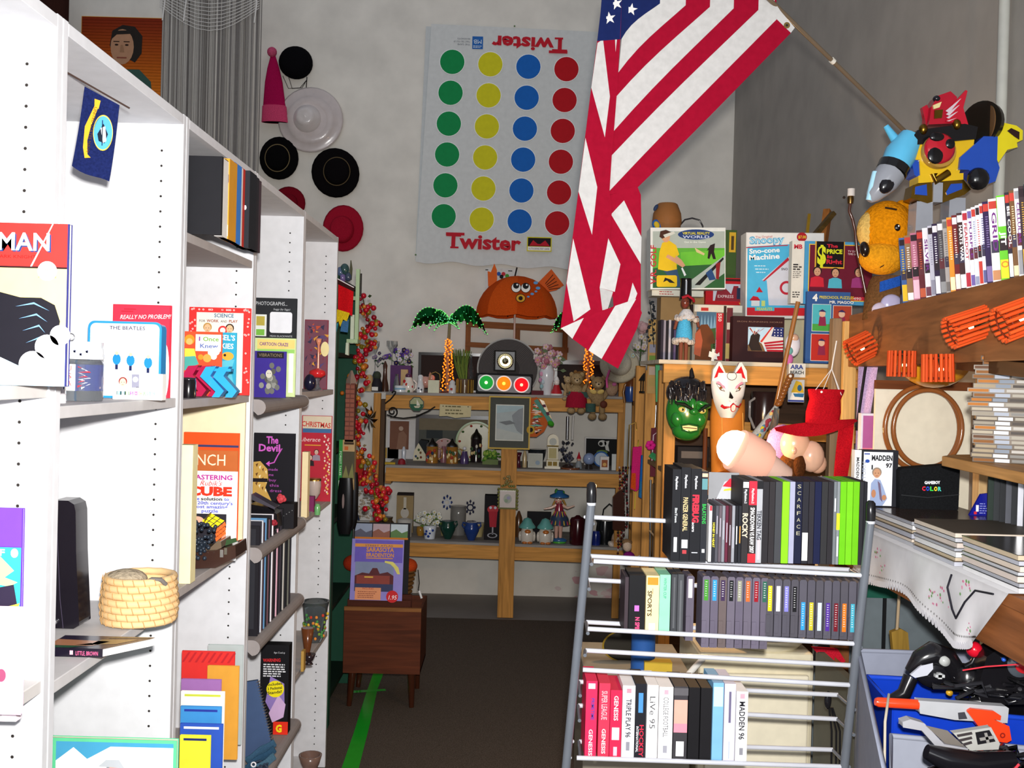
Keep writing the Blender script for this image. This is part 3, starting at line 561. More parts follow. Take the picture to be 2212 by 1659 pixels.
def fn(b):
    b.rect(553, 765, 611, 778, -.5, '1c1822'); b.text('VIBRATIONS', 557, 775, 7, '8a7a5a', 50, -.9); rd = random.Random(4)
    for i in range(26):
        a, r = rd.random() * 6.28, rd.random(); b.ell(582 + 24 * r * math.cos(a), 820 + 32 * r * math.sin(a), 5.5, 6.5, -.8 - i * .03, rd.choice(('8a8a84', 'a8a69a', '6a6a66', '55544f')), 10)
    b.ell(580, 812, 7, 9, -2, 'cfcabb', 12); b.ell(578, 811, 1, 1, -2.4, '222222', 6); b.ell(583, 811, 1, 1, -2.4, '222222', 6)
book(544, 763, 616, 863, 3.0, 'deep purple book with grey crowd drawing on the fourth bookcase', '3a2a8a', 6, fn, z=1.5125)
def fn(b):
    b.text('The', 572, 934, 15, 'cf5fc4', 26, -.8, bold=.03); b.text('Devil', 556, 951, 15, 'cf5fc4', 46, -.8, bold=.03); b.tube([(600, 950, -1), (606, 944, -1), (597, 960, -1), (590, 975, -1), (576, 979, -1)], 1.6, 'cf5fc4', 5); b.poly([(572, 978), (580, 972), (580, 984)], -1.2, 'cf5fc4')
    for i, w in enumerate(('made', 'me', 'buy', 'this', 'dress')): b.text(w, 578 + i, 993 + i * 11.5, 6, 'b04fae', 5 * len(w), -.8)
    b.poly([(545, 975), (560, 973), (576, 990), (578, 1012), (572, 1030), (586, 1058), (545, 1050)], -.8, 'c9a050')
    for i in range(12): b.poly([(550 + i % 4 * 7, 980 + i * 5), (556 + i % 4 * 6, 977 + i * 5), (553 + i % 4 * 7, 986 + i * 5)], -1.2, 'f0e0b0' if i % 2 else '6a4420')
    b.rect(545, 1010, 577, 1018, -1.3, '1c1416')
book(545, 912, 634, 1105, 3.22, 'black comedy record sleeve with pink title on the fourth bookcase', '15131a', 6, fn, z=1.1055, name='record_sleeve', cat='record sleeve')
fr = Fr(580, 1135, 3.0, z=1.1055); t = thing(fr, 'shoe_pair_box', 'black shiny evening bag with a stiff flap and red rose', 'bag')
b = MB(fr); b.prism([(540, 1150), (540, 1070), (580, 1076), (600, 1090), (604, 1118), (580, 1145)], -14, 30, '121014:g'); b.build('bag_body', t, .004)
b = MB(fr); b.prism([(545, 1048), (598, 1076), (596, 1080), (545, 1060)], -16, 20, '4a4650:g'); b.build('flap', t, .002)
def rose(fr, t, cx, cy, d, r, c='c8454e', name='rose'):
    b = MB(fr)
    for i in range(9):
        a = i * 2.4; q = r * (.25 + .07 * i); b.ball(cx + q * .6 * math.cos(a), cy + q * .6 * math.sin(a), d - r * .7 + i * r * .09, r * .42, r * .42, r * .3, c, 8, 6)
    return b.build(name, t)
rose(fr, t, 608, 1057, -8, 13); rose(fr, t, 594, 1108, -16, 11, '9a2c38')
t.name = 'evening_bag'
carton(560, 1096, 634, 1150, 3.1, 'low black box with a row of studs behind the evening bag', '1a181c', 40, lambda b: [b.ell(600 + i * 6, 1130 - i * 4, 1, d=-.6, m='8a8a8a', n=6) for i in range(6)], z=1.1055, yaw=0)
# records below
for i in range(20):
    c = ('1c1a20', '2a2830', 'c9ccd4', '3a2a32', '5f8fb8', '1a1a1e', '6a4a52', '1c1c22', 'e8e4ea', '2c2228', '17171b', 'd9a8b8', '201c24', '38323a', '18181c', 'b9b4ac', '24262a', '1c1a1e', '6a6a60', '26242a')[i]
    x = 556 + i * 3.6; Yr = 2.80 + i * .021; top = 1270 - i * 4.2
    fr = Fr(x, 1350, Yr, z=.8505); b = MB(fr); b.box(x - 78, fr.py - .318 / fr.k * (1 if i % 3 else .97), x, 1350, 0, 4.5, c)
    b.rect(x - 70, fr.py - .30 / fr.k, x - 8, fr.py - .02 / fr.k, -.4, ('2a2a30', '4a3a52', '7aa0c0', '201c20')[i % 4])
    solo(b, 'record_sleeve', ('pale' if i in (2, 8, 15) else 'pink' if i == 11 else 'blue' if i == 4 else 'dark') + ' record sleeve, %s from the front in the fourth bookcase row' % ORD[i], 'record sleeve', 'record sleeves on the fourth bookcase')
def fn(b):
    b.text('WARNING', 565, 1409, 7, 'd02a30', 38, -.8, bold=.03, rot=-2); b.text('Ages 12 and up', 588, 1390, 4, 'c9c9ce', 24, -.8)
    b.lines(566, 1413, 616, 6, 5, 2.6, -.8, 'e0e0e4', 3); b.poly([(572, 1495), (582, 1440), (612, 1455), (614, 1510), (590, 1528)], -.7, '8f78b8'); b.poly([(580, 1520), (600, 1480), (616, 1500), (612, 1528), (588, 1540)], -1, 'cbaad0')
    b.prism(circ(593, 1467, 19, 18, 20, rot=-8), -1.6, -1.2, 'f2e01c')
    for i, w in enumerate(('Includes', '3 Pedestal', 'Stands!')): b.text(w, 577, 1461 + i * 9, 6, '1a1a1a', 31, -2, bold=.02, rot=-8)
    b.rect(590, 1538, 622, 1566, -.9, 'e0301c'); b.text('G', 596, 1560, 15, 'f2d81c', 13, -1.3, bold=.05)
carton(560, 1372, 621, 1566, 3.2, 'black crystal kit box with yellow sticker on the fourth bookcase', '131216', 30, fn, z=.431)
fr = Fr(567, 1575, 2.98, z=.431); t = thing(fr, 'ring_binder', 'slate blue spiral bound binder leaning in the fourth bookcase', 'binder')
b = MB(fr); b.prism([(525, 1405), (553, 1400), (590, 1548), (586, 1570), (525, 1575)], 0, 8, '44587c'); b.build('front_cover', t, .001)
b = MB(fr)
for i in range(24): u = i / 23; b.tube([(551 + 37 * u, 1404 + 142 * u, -2), (558 + 37 * u, 1402 + 142 * u, 3), (552 + 37 * u, 1408 + 142 * u, 10)], .9, 'dfe2e8:m', 5)
b.build('spiral', t)
fr = Fr(570, 1640, 2.9, z=.431); t = thing(fr, 'folded_cloth', 'folded blue grey crocheted cloth on the fourth bookcase', 'cloth')
for i in range(3):
    rows = [[(535 + u * 60, 1600 - u * 42 + v * 26 + i * 16 + 2 * math.sin(u * 9 + i), -30 + 34 * v) for u in [a / 10 for a in range(11)]] for v in (0, .5, 1)]
    b = MB(fr).sheet(rows, ('5a86a8:f', '4a7698:f', '6a98b4:f')[i], th=6); b.build('fold', t)
fr = Fr(560, 1655, 2.88, z=.431); t = thing(fr, 'lace_ball', 'dark fuzzy yarn clump with a white ring on the fourth bookcase', 'yarn')
b = MB(fr); rd = random.Random(2)
for i in range(16): a = rd.random() * 3; b.tube([(545 + rd.random() * 36, 1625 + rd.random() * 28, rd.uniform(-10, 10)) for _ in range(4)], 2, '3a4454:f', 6)
b.build('strands', t); MB(fr).tube([(551 + 5 * math.cos(R(a)), 1628 + 5 * math.sin(R(a)), -14) for a in range(0, 360, 40)], 1.6, 'e9e9ec', 6, closed=True).build('ring', t)
# --- fifth bookcase
def fn(b):
    rd = random.Random(8)
    b.rect(655, 694, 704, 840, -.4, '7a4a5a')
    for i in range(44): x, y = rd.uniform(658, 698), rd.uniform(698, 790); b.poly([(x, y), (x + rd.uniform(3, 12), y - rd.uniform(-4, 8)), (x + rd.uniform(0, 8), y + rd.uniform(3, 9))], -.7 - i * .02, rd.choice(('c8553a', 'e0a03a', '5a4a7a', '8a3040', '3a3450')))
    b.ell(700, 755, 9, 16, -2, 'f6e6a8')
carton(655, 692, 706, 842, 3.93, 'colourful fantasy art print standing in the farthest white bookcase', '8a3a4a', 5, fn, z=1.5225, name='art_print', cat='picture')
fr = Fr(686, 840, 3.7, z=1.5225); t = thing(fr, 'dessert_stand', 'thin pink vase stem over a red dome lamp in the farthest white bookcase', 'lamp')
b = MB(fr); b.lathe(686, [(13, 840), (4, 832), (4, 818), (9, 812)], 0, 'c9ced6:t', 16); b.build('base', t)
b = MB(fr); b.lathe(685, [(9, 812), (18, 806), (17, 798), (8, 794), (3, 792)], 0, 'd0282c:g', 18); b.build('dome', t)
b = MB(fr); b.lathe(686, [(2.6, 792), (2.2, 760), (2.6, 742), (5, 736), (7, 728), (6, 728)], 0, 'd98a6a:g', 12); b.build('stem', t); t.name = 'dome_lamp'
fr = Fr(668, 842, 3.62, z=1.5225); b = MB(fr); b.ball(669, 824, 0, 13, 18, 12, '1a1830:g'); solo(b, 'glass_ball', 'dark navy glass ball left of the red dome lamp', 'ornament')
def fn(b):
    b.rect(650, 908, 712, 935, -.5, 'd9cdb4'); b.text('CHRISTMAS', 648, 930, 11, 'c8382f', 62, -.8, bold=.02, rot=3); b.rect(650, 935, 712, 944, -.6, '3f6a9a'); b.text('Liberace', 644, 963, 9, 'f2d8d8', 44, -.8, sh=.25); b.rect(655, 970, 690, 972, -.6, 'e0a83a')
    rd = random.Random(1)
    for i in range(40): x, y = 702 + rd.uniform(-6, 8), 950 + i * 3.2; b.ell(x, y, 2, 2.4, -.8, rd.choice(('f2dcd0', 'e8a8a0', 'f0c060')), 6)
    head(b, 668, 998, 5, 'd9b8a8', '221a18', -.8, '2a2226'); head(b, 681, 986, 5, 'd0b0a0', '4a3028', -1.4, '9a8a9a')
book(648, 907, 713, 1092, 3.92, 'red and cream holiday record sleeve in the farthest white bookcase', 'b8283a', 4, fn, z=1.0855, name='record_sleeve', cat='record sleeve')
solo(MB(Fr(659, 1110, 3.5, z=1.0855)).box(650, 970, 663, 1112, 0, 22, 'efdcae'), 'book', 'cream hardback edge beside the holiday record sleeve', 'book')
fr = Fr(678, 1085, 3.72, z=1.0855); t = thing(fr, 'painted_goblet', 'painted glass goblet with gold rim and stem in the farthest white bookcase', 'goblet')
b = MB(fr); b.lathe(678, [(14, 1024), (15, 1035), (13, 1052), (6, 1064), (3, 1066)], 0, 'b9a8a0:g', 16); b.build('bowl', t); b = MB(fr); b.lathe(678, [(15, 1025), (15, 1020), (14, 1020)], 0, 'c9a050:m', 16); b.build('rim', t)
b = MB(fr); b.lathe(678, [(11, 1090), (4, 1084), (3, 1066)], 0, '9a9aa0:g', 14); b.build('stem', t)
fr = Fr(684, 1088, 3.6, z=1.0855); b = MB(fr); b.lathe(686, [(6, 1092), (7, 1076), (5, 1070), (4, 1068)], 0, '6aa86a:g', 14); solo(b, 'green_bottle', 'tiny green bottle in front of the painted goblet', 'bottle')
solo(MB(Fr(672, 1092, 3.64, z=1.0855)).box(664, 1060, 678, 1094, 0, 14, '7a2a5a'), 'purple_box', 'small plum box beside the tiny green bottle', 'box')
fr = Fr(680, 1375, 3.85, z=.5555); t = thing(fr, 'glass_vase', 'wide patterned stained glass vase in the farthest white bookcase', 'vase')
b = MB(fr); b.lathe(680, [(14, 1376), (18, 1368), (24, 1330), (27, 1300), (30, 1287), (28, 1287), (25, 1302), (21, 1332), (14, 1366)], 0, 'aab4b8:t', 22); b.build('vase_body', t)
b = MB(fr); rd = random.Random(6)
for i in range(40):
    a = math.pi * (1 + rd.random()); y = rd.uniform(1312, 1366); r = 18.6 + (1368 - y) * .15; x, z = 680 + r * math.cos(a), r * math.sin(a); b.ball(x, y, z, 3.4, 3.4, 1.2, rd.choice(('7a9a3a', 'c8402a', 'd8b83a', '4a8a4a', 'e08a3a')), 6, 5)
b.build('coloured_chips', t)
for x, y0, y1, c, lab, Yv in ((664, 1322, 1392, '6a3a1e:g', 'amber brown glass in front of the stained glass vase', 3.6), (668, 1398, 1420, '2a2024:g', 'low dark bowl beside the amber glass', 3.55)):
    fr = Fr(x, y1, Yv, z=.5555); b = MB(fr); b.lathe(x, [(9, y1), (4, y1 - 6), (8, y1 - (y1 - y0) * .4), (14, y0), (12, y0)], 0, c, 16); solo(b, 'glass', lab, 'glass')
solo(MB(Fr(654, 1430, 3.46, z=.5555)).box(650, 1386, 656, 1430, 0, 20, 'b9924a'), 'gold_box', 'small gold carton at the front of the farthest bookcase shelf', 'box')
fr = Fr(672, 1650, 3.8, z=.0505); t = thing(fr, 'footed_bowl', 'brown footed pottery bowl at the foot of the farthest white bookcase', 'bowl')
b = MB(fr); b.lathe(670, [(12, 1668), (8, 1655), (10, 1640), (20, 1618), (25, 1600), (22, 1600), (14, 1624)], 0, '7a6055:g', 18); b.build('bowl_body', t)
fr = Fr(664, 1665, 3.6, z=.0505); t = thing(fr, 'clay_mug', 'orange brown clay mug in front of the footed bowl', 'mug')
b = MB(fr); b.lathe(664, [(14, 1672), (16, 1655), (15, 1632), (13, 1632)], 0, '8a4a2a:g', 16); b.build('mug_body', t); MB(fr).tube([(679, 1640, 0), (688, 1642, 0), (688, 1656, 0), (679, 1660, 0)], 2.2, '8a4a2a:g', 8).build('handle', t)
# ---------------------------------------------------------------- on the back wall
YW = 7.24
fr = Fr(260, 205, YW); t = thing(fr, 'poster', 'orange and yellow poster of a dark haired man above the bookcases', 'poster')
b = MB(fr); b.box(173, 38, 348, 300, 0, 3, 'e0a030')
for i, c in enumerate(['%02x%02x%02x' % (int(130 + 88 * min(1, u * 1.6)), int(40 + 128 * u), int(12 + 40 * u * u)) for u in [j / 39 for j in range(40)]]): b.rect(174, 39 + i * 6.5, 347, 46 + i * 6.5, -.3, c)
b.poly([(205, 300), (212, 165), (240, 150), (300, 150), (325, 175), (340, 300)], -.6, '3a5a50'); b.poly([(235, 100), (240, 68), (262, 55), (288, 58), (305, 78), (304, 115), (290, 135), (240, 110)], -.9, '2a2420'); b.poly(circ(262, 102, 25, 38, 20), -1.2, 'b98a6a')
b.poly([(237, 88), (246, 68), (284, 66), (288, 84), (280, 74), (250, 76)], -1.5, '2a2420')
for x in (250, 272): b.ell(x, 98, 4, 2, -1.6, '2a1c16', 10); b.rect(x - 7, 90, x + 6, 92, -1.6, '2a1c16')
b.poly([(259, 98), (264, 98), (267, 114), (257, 114)], -1.5, 'a07658'); b.rect(251, 124, 272, 127, -1.6, '8a4a3a'); b.build('print', t)
fr = Fr(110, 30, 6.9); b = MB(fr); b.sheet([[(70 + 10 * i, -30 + 13 * j, 6 * math.sin(i * 1.3)) for i in range(9)] for j in range(9)], '3a211c:f', th=2); solo(b, 'dark_cloth', 'dark red brown cloth hanging in the top left corner', 'cloth')
fr = Fr(455, 0, 6.4); t = thing(fr, 'string_curtain', 'grey stringy cobweb curtain hanging above the bookcases', 'curtain')
MB(fr).tube([(340, -60, 0), (575, -52, 0)], 4, '5a5652', 8).build('rail', t)
b = MB(fr); rd = random.Random(12)
for i in range(120):
    x = 352 + i * 1.79 + rd.uniform(-1, 1); w = rd.uniform(.6, 1.5); d = rd.uniform(-12, 12); c = rd.choice(('b0aca6', '9a9690', '86827e', '6e6a68')); yb = 420 + rd.uniform(-20, 30)
    b.box(x - w, -58, x + w, yb, d, d + 1.5, c)
o = b.build('strand', t); o['kind'] = 'stuff'
b = MB(fr)
for i in range(9): b.tube([(352 + u * 212, -20 + i * 5 + 26 * math.sin(math.pi * u) * (1 + i * .12), -16) for u in [a / 8 for a in range(9)]], .8, 'd6d4d0', 5)
for x in (360, 405, 556): b.tube([(x, -30, -16), (x + 3, 10, -17), (x - 2, 52, -16)], 1.6, 'dedcd8', 5)
b.build('cobweb', t)
def hat(name, label, cx, cy, prof, c, band=None, asp=1, rot=0, extra=None):
    fr = Fr(cx, cy, YW); t = thing(fr, name, label, 'hat', None); a = [(r, d) for r, d in prof[0]]
    MB(fr).dlathe(cx, cy, prof[0], c, asp=asp, rot=rot).build('brim', t); MB(fr).dlathe(cx + prof[2][0], cy + prof[2][1], prof[1], c, asp=asp, rot=rot).build('crown', t)
    if band: MB(fr).ring(cx + prof[2][0], cy + prof[2][1], prof[1][0][0] + .5, prof[1][0][0] + 2.2, prof[1][0][1] - 5, band, asp=asp).build('hat_band', t)
    if extra: extra(fr, t)
fr = Fr(595, 265, YW); t = thing(fr, 'cone_hat', 'tall pink cone party hat with pompom hung on the back wall', 'hat')
b = MB(fr); b.lathe(595, [(27, 266), (24, 228), (19, 180), (13, 150), (6, 126), (5, 122)], -6, 'b01450:f', 20, sq=.35, sx=.05); b.build('cone', t)
MB(fr).lathe(595, [(28.5, 266), (26, 232), (24, 230)], -6, 'd84a74:f', 20, sq=.4, sx=.05).build('band', t); MB(fr).ball(586, 116, -8, 10.5, m='d0587c:p').build('pompom', t)
def ex(fr, t):
    b = MB(fr)
    for a in (0, 1): b.tube([(612 + a * 12, 165, -2), (625 + a * 8, 192, -3), (650 + a * 4, 190, -3), (664, 172, -2)], .7, '2a2626', 5)
    b.tube([(664, 166, -2), (663, 195, -3)], 1, '141214', 5); b.ball(663, 201, -3, 2.4, 5, 2, '141214'); b.build('veil', t)
hat('pillbox_hat', 'black pillbox hat with veil, highest dark hat on the back wall', 640, 137, ([(36, 0), (37, -6), (34, -12)], [(33, -12), (31, -22), (20, -26), (0, -27)], (0, 0)), '0e0d10:f', asp=.95, rot=20, extra=ex)
fr = Fr(668, 257, YW); t = thing(fr, 'straw_sombrero', 'wide pale pinkish sombrero hat almost the colour of the wall', 'hat')
MB(fr).dlathe(672, 260, [(68, 0), (70, -5), (66, -7), (52, -4), (51, -7), (34, -3)], 'cdc2bf:g', 32).build('brim', t)
MB(fr).dlathe(664, 257, [(30, -3), (27, -12), (24, -14), (20, -24), (12, -28), (9, -27), (0, -30)], 'd6cecb:g', 28).build('crown', t)
hat('black_hat', 'black round hat with thin tan cord just above the bookcases', 604, 343, ([(41, 0), (42, -6), (38, -8)], [(25, -8), (23, -22), (18, -26), (0, -26)], (-2, 1)), '0d0c0d:f', '7a6a4a', asp=1.1)
hat('black_hat', 'black wide brim hat tilted beside the white mat', 726, 375, ([(48, 0), (51, -8), (46, -10)], [(27, -10), (25, -24), (19, -28), (0, -27)], (4, -2)), '0f0c0e:f', '5a4a30', asp=1.06, rot=-30)
hat('red_hat', 'dark red hat mostly hidden behind the bookcase top', 625, 440, ([(34, 0), (36, -6), (32, -8)], [(20, -8), (18, -20), (0, -22)], (0, 0)), '7a1020:f', asp=1)
hat('red_hat', 'crimson straw brim hat lowest on the back wall', 742, 494, ([(43, 0), (44, -5), (40, -7)], [(26, -7), (24, -20), (20, -24), (14, -22), (0, -23)], (-2, 3)), 'a0182e:f', asp=1.14)
# game mat
fr = Fr(1090, 575, YW - .02); t = thing(fr, 'game_mat', 'white vinyl spot game mat pinned upside down beside the flag', 'game mat')
def wv(x, y): return 3.2 * math.sin((x - 900) * .055) * max(0, (y - 330) / 250) ** 1.6
b = MB(fr); rows = []
for j in range(27):
    v = j / 26; y = 58 + v * 512; xl = 919 - 21 * v; rows.append([(xl + u * (1284 - 919 + 3 * v), y + 8 * u + 3 * math.sin(u * 22) * (1 if j == 26 else 0), wv(xl + u * 365, y)) for u in [i / 40 for i in range(41)]])
b.sheet(rows, 'd2d4d2', th=1)
b.sheet([[(907 - 10 * j / 6 + u * 40, 62 + j * 84, 5 + 2 * math.sin(u * 4)) for u in (0, .5, 1)] for j in range(7)], 'c8cccc')
for x0, x1, y0, y1, c in ((966, 956, 139, 471, '0f8a4a'), (1048, 1038, 142, 476, 'd2cc20'), (1130, 1120, 145, 478, '1562b8'), (1212, 1201, 148, 480, 'b8101c')):
    for i in range(6):
        cx, cy = x0 + (x1 - x0) * i / 5, y0 + (y1 - y0) * i / 5
        for R_, k_, o_ in ((27.6, 'f2f4f2', -1.0), (26.2, c, -1.5)):
            rings = [[(cx + R_ * q * math.cos(a * math.pi / 14), cy + R_ * q * math.sin(a * math.pi / 14), wv(cx + R_ * q * math.cos(a * math.pi / 14), cy + R_ * q * math.sin(a * math.pi / 14)) + o_) for a in range(29)] for q in (.001, .5, 1)]
            b.sheet(rings, k_)
def serif(b, s, x, y, h, w, rot, d):
    b.text(s, x, y, h, 'c01c2c', w, d, rot=rot, bold=.035)
serif(b, 'Twister', 962, 538, 30, 162, 1, -5.2); serif(b, 'Twister', 1213, 84, 28, 163, 181, -1.6)
for sx, y, q in ((968, 509, 1), (1207, 113, -1)):                # slab ends of the capital
    b.rect(min(sx - 6 * q, sx + 34 * q), min(y - 3 * q, y + 3 * q), max(sx - 6 * q, sx + 34 * q), max(y - 3 * q, y + 3 * q), -5.4, 'c01c2c')
    b.rect(min(sx + 4 * q, sx + 22 * q), min(y + 27 * q, y + 31 * q), max(sx + 4 * q, sx + 22 * q), max(y + 27 * q, y + 31 * q), -5.4, 'c01c2c')
b.rect(1008, 83, 1031, 110, -1.4, '2a66b0'); b.text('MB', 1028, 90, 9, 'd4e0ea', 17, -1.8, rot=180); b.lines(1010, 103, 1029, 2, 3, 1.4, -1.8, 'd4e0ea')
for i, w in enumerate(('IN KNOTS', 'THAT TIES YOU UP', 'THE GAME')): b.text(w, 1003, 87 + i * 6, 3.5, '6a7078', 35 - 8 * (i != 1), -1.5, rot=180)
b.rect(1137, 511, 1190, 542, -5, 'd8cc1c'); b.rect(1139, 513, 1188, 531, -5.4, '1a1416'); b.poly([(1142, 530), (1150, 518), (1160, 526), (1166, 526), (1176, 518), (1186, 530)], -5.8, 'c01c2c'); b.rect(1139, 532, 1188, 540, -5.4, 'f2f0ea'); b.text('A STOCKING FEET GAME', 1141, 538, 3.5, '3a3436', 44, -5.8)
b.build('mat_sheet', t)
for x, y in ((898, 556), (1098, 60)): MB(fr).ball(x, y, -5, 2, m='6a8a5a:g', nu=8, nv=6).build('pin', t)
# spinner card and wood window frame on the wall
fr = Fr(1090, 610, YW); t = thing(fr, 'spinner_board', 'white game spinner card with coloured dots behind the fish umbrella', 'game spinner')
b = MB(fr); b.box(1048, 580, 1118, 640, 0, 2, 'd9d8d4')
for x, y, c in ((1077, 592, '2a5ab0'), (1087, 592, 'c8303c'), (1095, 596, '4a9a3a'), (1083, 598, '17151a')): b.ell(x, y, 4.4, d=-.8, m=c, n=14)
b.rect(1048, 583, 1054, 585, -.6, '3a3a3a'); b.rect(1097, 584, 1106, 586, -.6, '3a3a3a'); b.build('card', t); MB(fr).ball(1082, 582, -2, 1.6, m='e9e9e9:g', nu=8, nv=6).build('pin', t)
fr = Fr(1116, 745, YW - .03); t = thing(fr, 'window_frame_panel', 'empty brown wooden three pane frame leaning on the back wall', 'frame')
for x0, y0, x1, y1 in ((1005, 695, 1228, 709), (1005, 741, 1228, 752)): MB(fr).prism([(x0, y0), (x1, y0 + 7), (x1, y1 + 7), (x0, y1)], 0, 8, '8a5226:wx').build('rail', t, .001)
for x in (1005, 1112, 1215): MB(fr).box(x, 697 + (x - 1005) * .03, x + 11, 790, 1, 9, '8a5226:wz').build('stile', t, .001)
# fish umbrella
fr = Fr(1112, 685, 6.95); t = thing(fr, 'fish_umbrella', 'open orange child\'s umbrella made as a goggle eyed fish', 'umbrella')
b = MB(fr); cx, cy = 1116, 682; rows = []
for j in range(9):
    a = j / 8 * 90; rr_ = 88 * math.cos(R(a)) if j < 8 else 2; y = cy - 86 * math.sin(R(a))
    rows.append([(cx + rr_ * math.cos(R(p)) * (1 - .02 * (k % 3)), y + (4 if j == 0 and k % 3 else 0), 64 * rr_ / 88 * math.sin(R(p))) for k, p in enumerate(range(0, 361, 15))])
for k in range(8): b.sheet([r[k * 3:k * 3 + 4] for r in rows], 'd2551a:f' if k % 2 else 'c44a15:f', th=.8)
b.build('canopy', t)
MB(fr).prism([(1053, 620), (1051, 588), (1058, 590), (1065, 571), (1071, 585), (1072, 605), (1066, 625)], -6, -3, 'd8601c').build('top_fin', t)
b = MB(fr); b.prism([(1160, 610), (1188, 580), (1216, 614), (1200, 625), (1184, 629)], -6, -3, 'd2591a')
for i in range(5): b.tube([(1176 + i * 2, 612 + i * 3, -6.6), (1192 + i * 4, 592 + i * 7, -6.6)], .8, '3a1c10', 5)
b.build('tail_fin', t)
b = MB(fr)
for x in (1113, 1133): b.ell(x, 627, 10.5, d=-66, m='17120f'); b.ell(x, 627, 9.4, d=-66.6, m='f2f0ea'); b.ell(x, 623, 6.4, d=-67.2, m='141012'); b.ell(x + 2, 621, 2, d=-67.8, m='ffffff', n=10)
b.build('eyes', t)
b = MB(fr); b.ell(1123, 649, 10.5, 9, -66, '17120f'); b.ell(1123, 649, 9.2, 7.8, -66.6, 'e0a42a'); b.ell(1123, 649, 4.5, 4.5, -67.2, '17120f')
for x, y, r in ((1154, 615, 4), (1159, 626, 4), (1155, 633, 2.6), (1147, 639, 3.2), (1139, 645, 2.4)): b.ell(x, y, r * 1.2, r * .8, -62 if x < 1150 else -56, '5f9ad0', 12)
b.build('mouth_and_bubbles', t); MB(fr).tube([(1111, 690, 0), (1112, 640, 0), (1110, 597, 0), (1114, 578, -2)], 1.6, '17120f', 8).build('ferrule', t)
MB(fr).tube([(1112, 676, -4), (1112, 735, -6)], 2.2, 'd9b8ac:g', 10).build('shaft', t)
for x in (1034, 1097, 1161, 1198): MB(fr).ball(x, 684, -40 if x in (1097, 1161) else 0, 1.6, 3, 1.6, '1a1412', 6, 5).build('rib_tip', t)
# ---------------------------------------------------------------- flag on its pole
Yf = 2.78
fr = Fr(1300, 800, Yf); t = thing(fr, 'flag', 'large striped flag hanging from a slanting pole in folds', 'flag')
def Z(pts, f): return [(1180 + x / 2.074, y / 2.074, f(1180 + x / 2.074, y / 2.074)) for x, y in pts]
def panel(name, sil, over, f):
    b = MB(fr)
    a = Z(sil, f); n = len(a); F0 = [fr(*p) for p in a]; F1 = [fr(p[0], p[1], p[2] + 1.4) for p in a]
    b.add(F0, [tuple(range(n))], '8e1028:d'); b.add(F1, [tuple(range(n - 1, -1, -1))], '8e1028:d'); b.add(F0 + F1, [(i, (i + 1) % n, n + (i + 1) % n, n + i) for i in range(n)], '8e1028:d')
    for pts, m in over: b.poly(Z(pts, lambda x, y: f(x, y) - .5), 0, m)
    return b
WF, BF = 'b8b6b4:d', '1a2450:d'
def line(a, c, k, n=6): return [(a[0] + (c[0] - a[0]) * u + k * math.sin(math.pi * u ** 1.5), a[1] + (c[1] - a[1]) * u + k * .6 * math.sin(math.pi * u)) for u in [i / n for i in range(n + 1)]]
top = [(470, 0), (588, 0), (700, 0), (810, 0), (925, 0), (1012, 37)]; left = [(300, 168), (289, 320), (281, 430), (274, 585), (267, 695), (260, 856)]
L = [line(a, c, -14 + i * 2) for i, (a, c) in enumerate(zip(top, left))]
edge = line((1080, 95), (390, 832), 4)
fR = lambda x, y: 10 + (x - 1305) * .10
ext = [(470, -300), (588, -300), (700, -300), (810, -300), (925, -300)]
b = panel('right', [(300, 168), (470, 0), (470, -300), (1000, -300), (1010, 0), (1045, 40)] + edge + [(262, 870)] + left[::-1][:-1], [], fR)
for i in (0, 2, 4):
    if i < 4: b.poly(Z([ext[i], ext[i + 1]] + L[i + 1] + L[i][::-1], lambda x, y: fR(x, y) - .5), 0, WF)
    else: b.poly(Z([(925, -300), (1000, -300), (1000, 20)] + L[5] + L[4][::-1], lambda x, y: fR(x, y) - .5), 0, WF)
b.poly(Z([(290, 178), (292, -300), (470, -300)] + L[0], lambda x, y: fR(x, y) - .6), 0, BF)
def star(b, x, y, r, d, m='d2d0ce:d', rot=0): b.poly([(x + (r if k % 2 == 0 else r * .4) * math.sin(R(36 * k + rot)), y - (r if k % 2 == 0 else r * .4) * math.cos(R(36 * k + rot))) for k in range(10)], d, m)
star(b, 1344, 17, 14, fR(1344, 17) - 1.2, rot=8); b.build('field_panel', t)
b = MB(fr); b.poly(Z([(985, 0), (1030, 0), (1098, 70), (1080, 95), (1012, 37)], lambda x, y: fR(x, y) - .9), 0, WF); b.poly(Z([(985, 0), (1030, 0), (960, -90), (930, -60)], lambda x, y: fR(x, y) - .9), 0, WF); b.build('hoist_band', t)
b = MB(fr); g_ = fR(1692, 30); b.ring(1691, 30, 3, 7, g_ - 2, 'b9985a:m', 20); b.ell(1691, 30, 3, d=g_ - 1.8, m='2a2622'); b.build('grommet', t)
fL = lambda x, y: 2 - (1320 - x) * .10
b = panel('left', [(205, -40), (200, 60), (188, 192), (165, 420), (145, 622), (122, 862), (100, 1080), (78, 1280), (58, 1475), (160, 1440), (250, 1400), (300, 1300), (330, 1180), (268, 1060), (275, 950), (262, 860), (268, 690), (276, 560), (284, 400), (292, 180), (294, -40)],
          [([(190, 200), (214, 182), (252, 435), (234, 618), (167, 400)], WF), ([(147, 625), (206, 842), (188, 1055), (122, 865)], WF), ([(104, 1075), (190, 1388), (116, 1444), (80, 1275)], WF), ([(262, 1068), (320, 1182), (298, 1306), (229, 1290)], WF), ([(229, 1290), (290, 1306), (268, 1385), (244, 1390)], 'a8a6a4:d'),
           ([(205, -40), (294, -40), (291, 178), (188, 192), (200, 60)], BF), ([(268, 178), (277, 178), (272, 235)], WF)], fL)
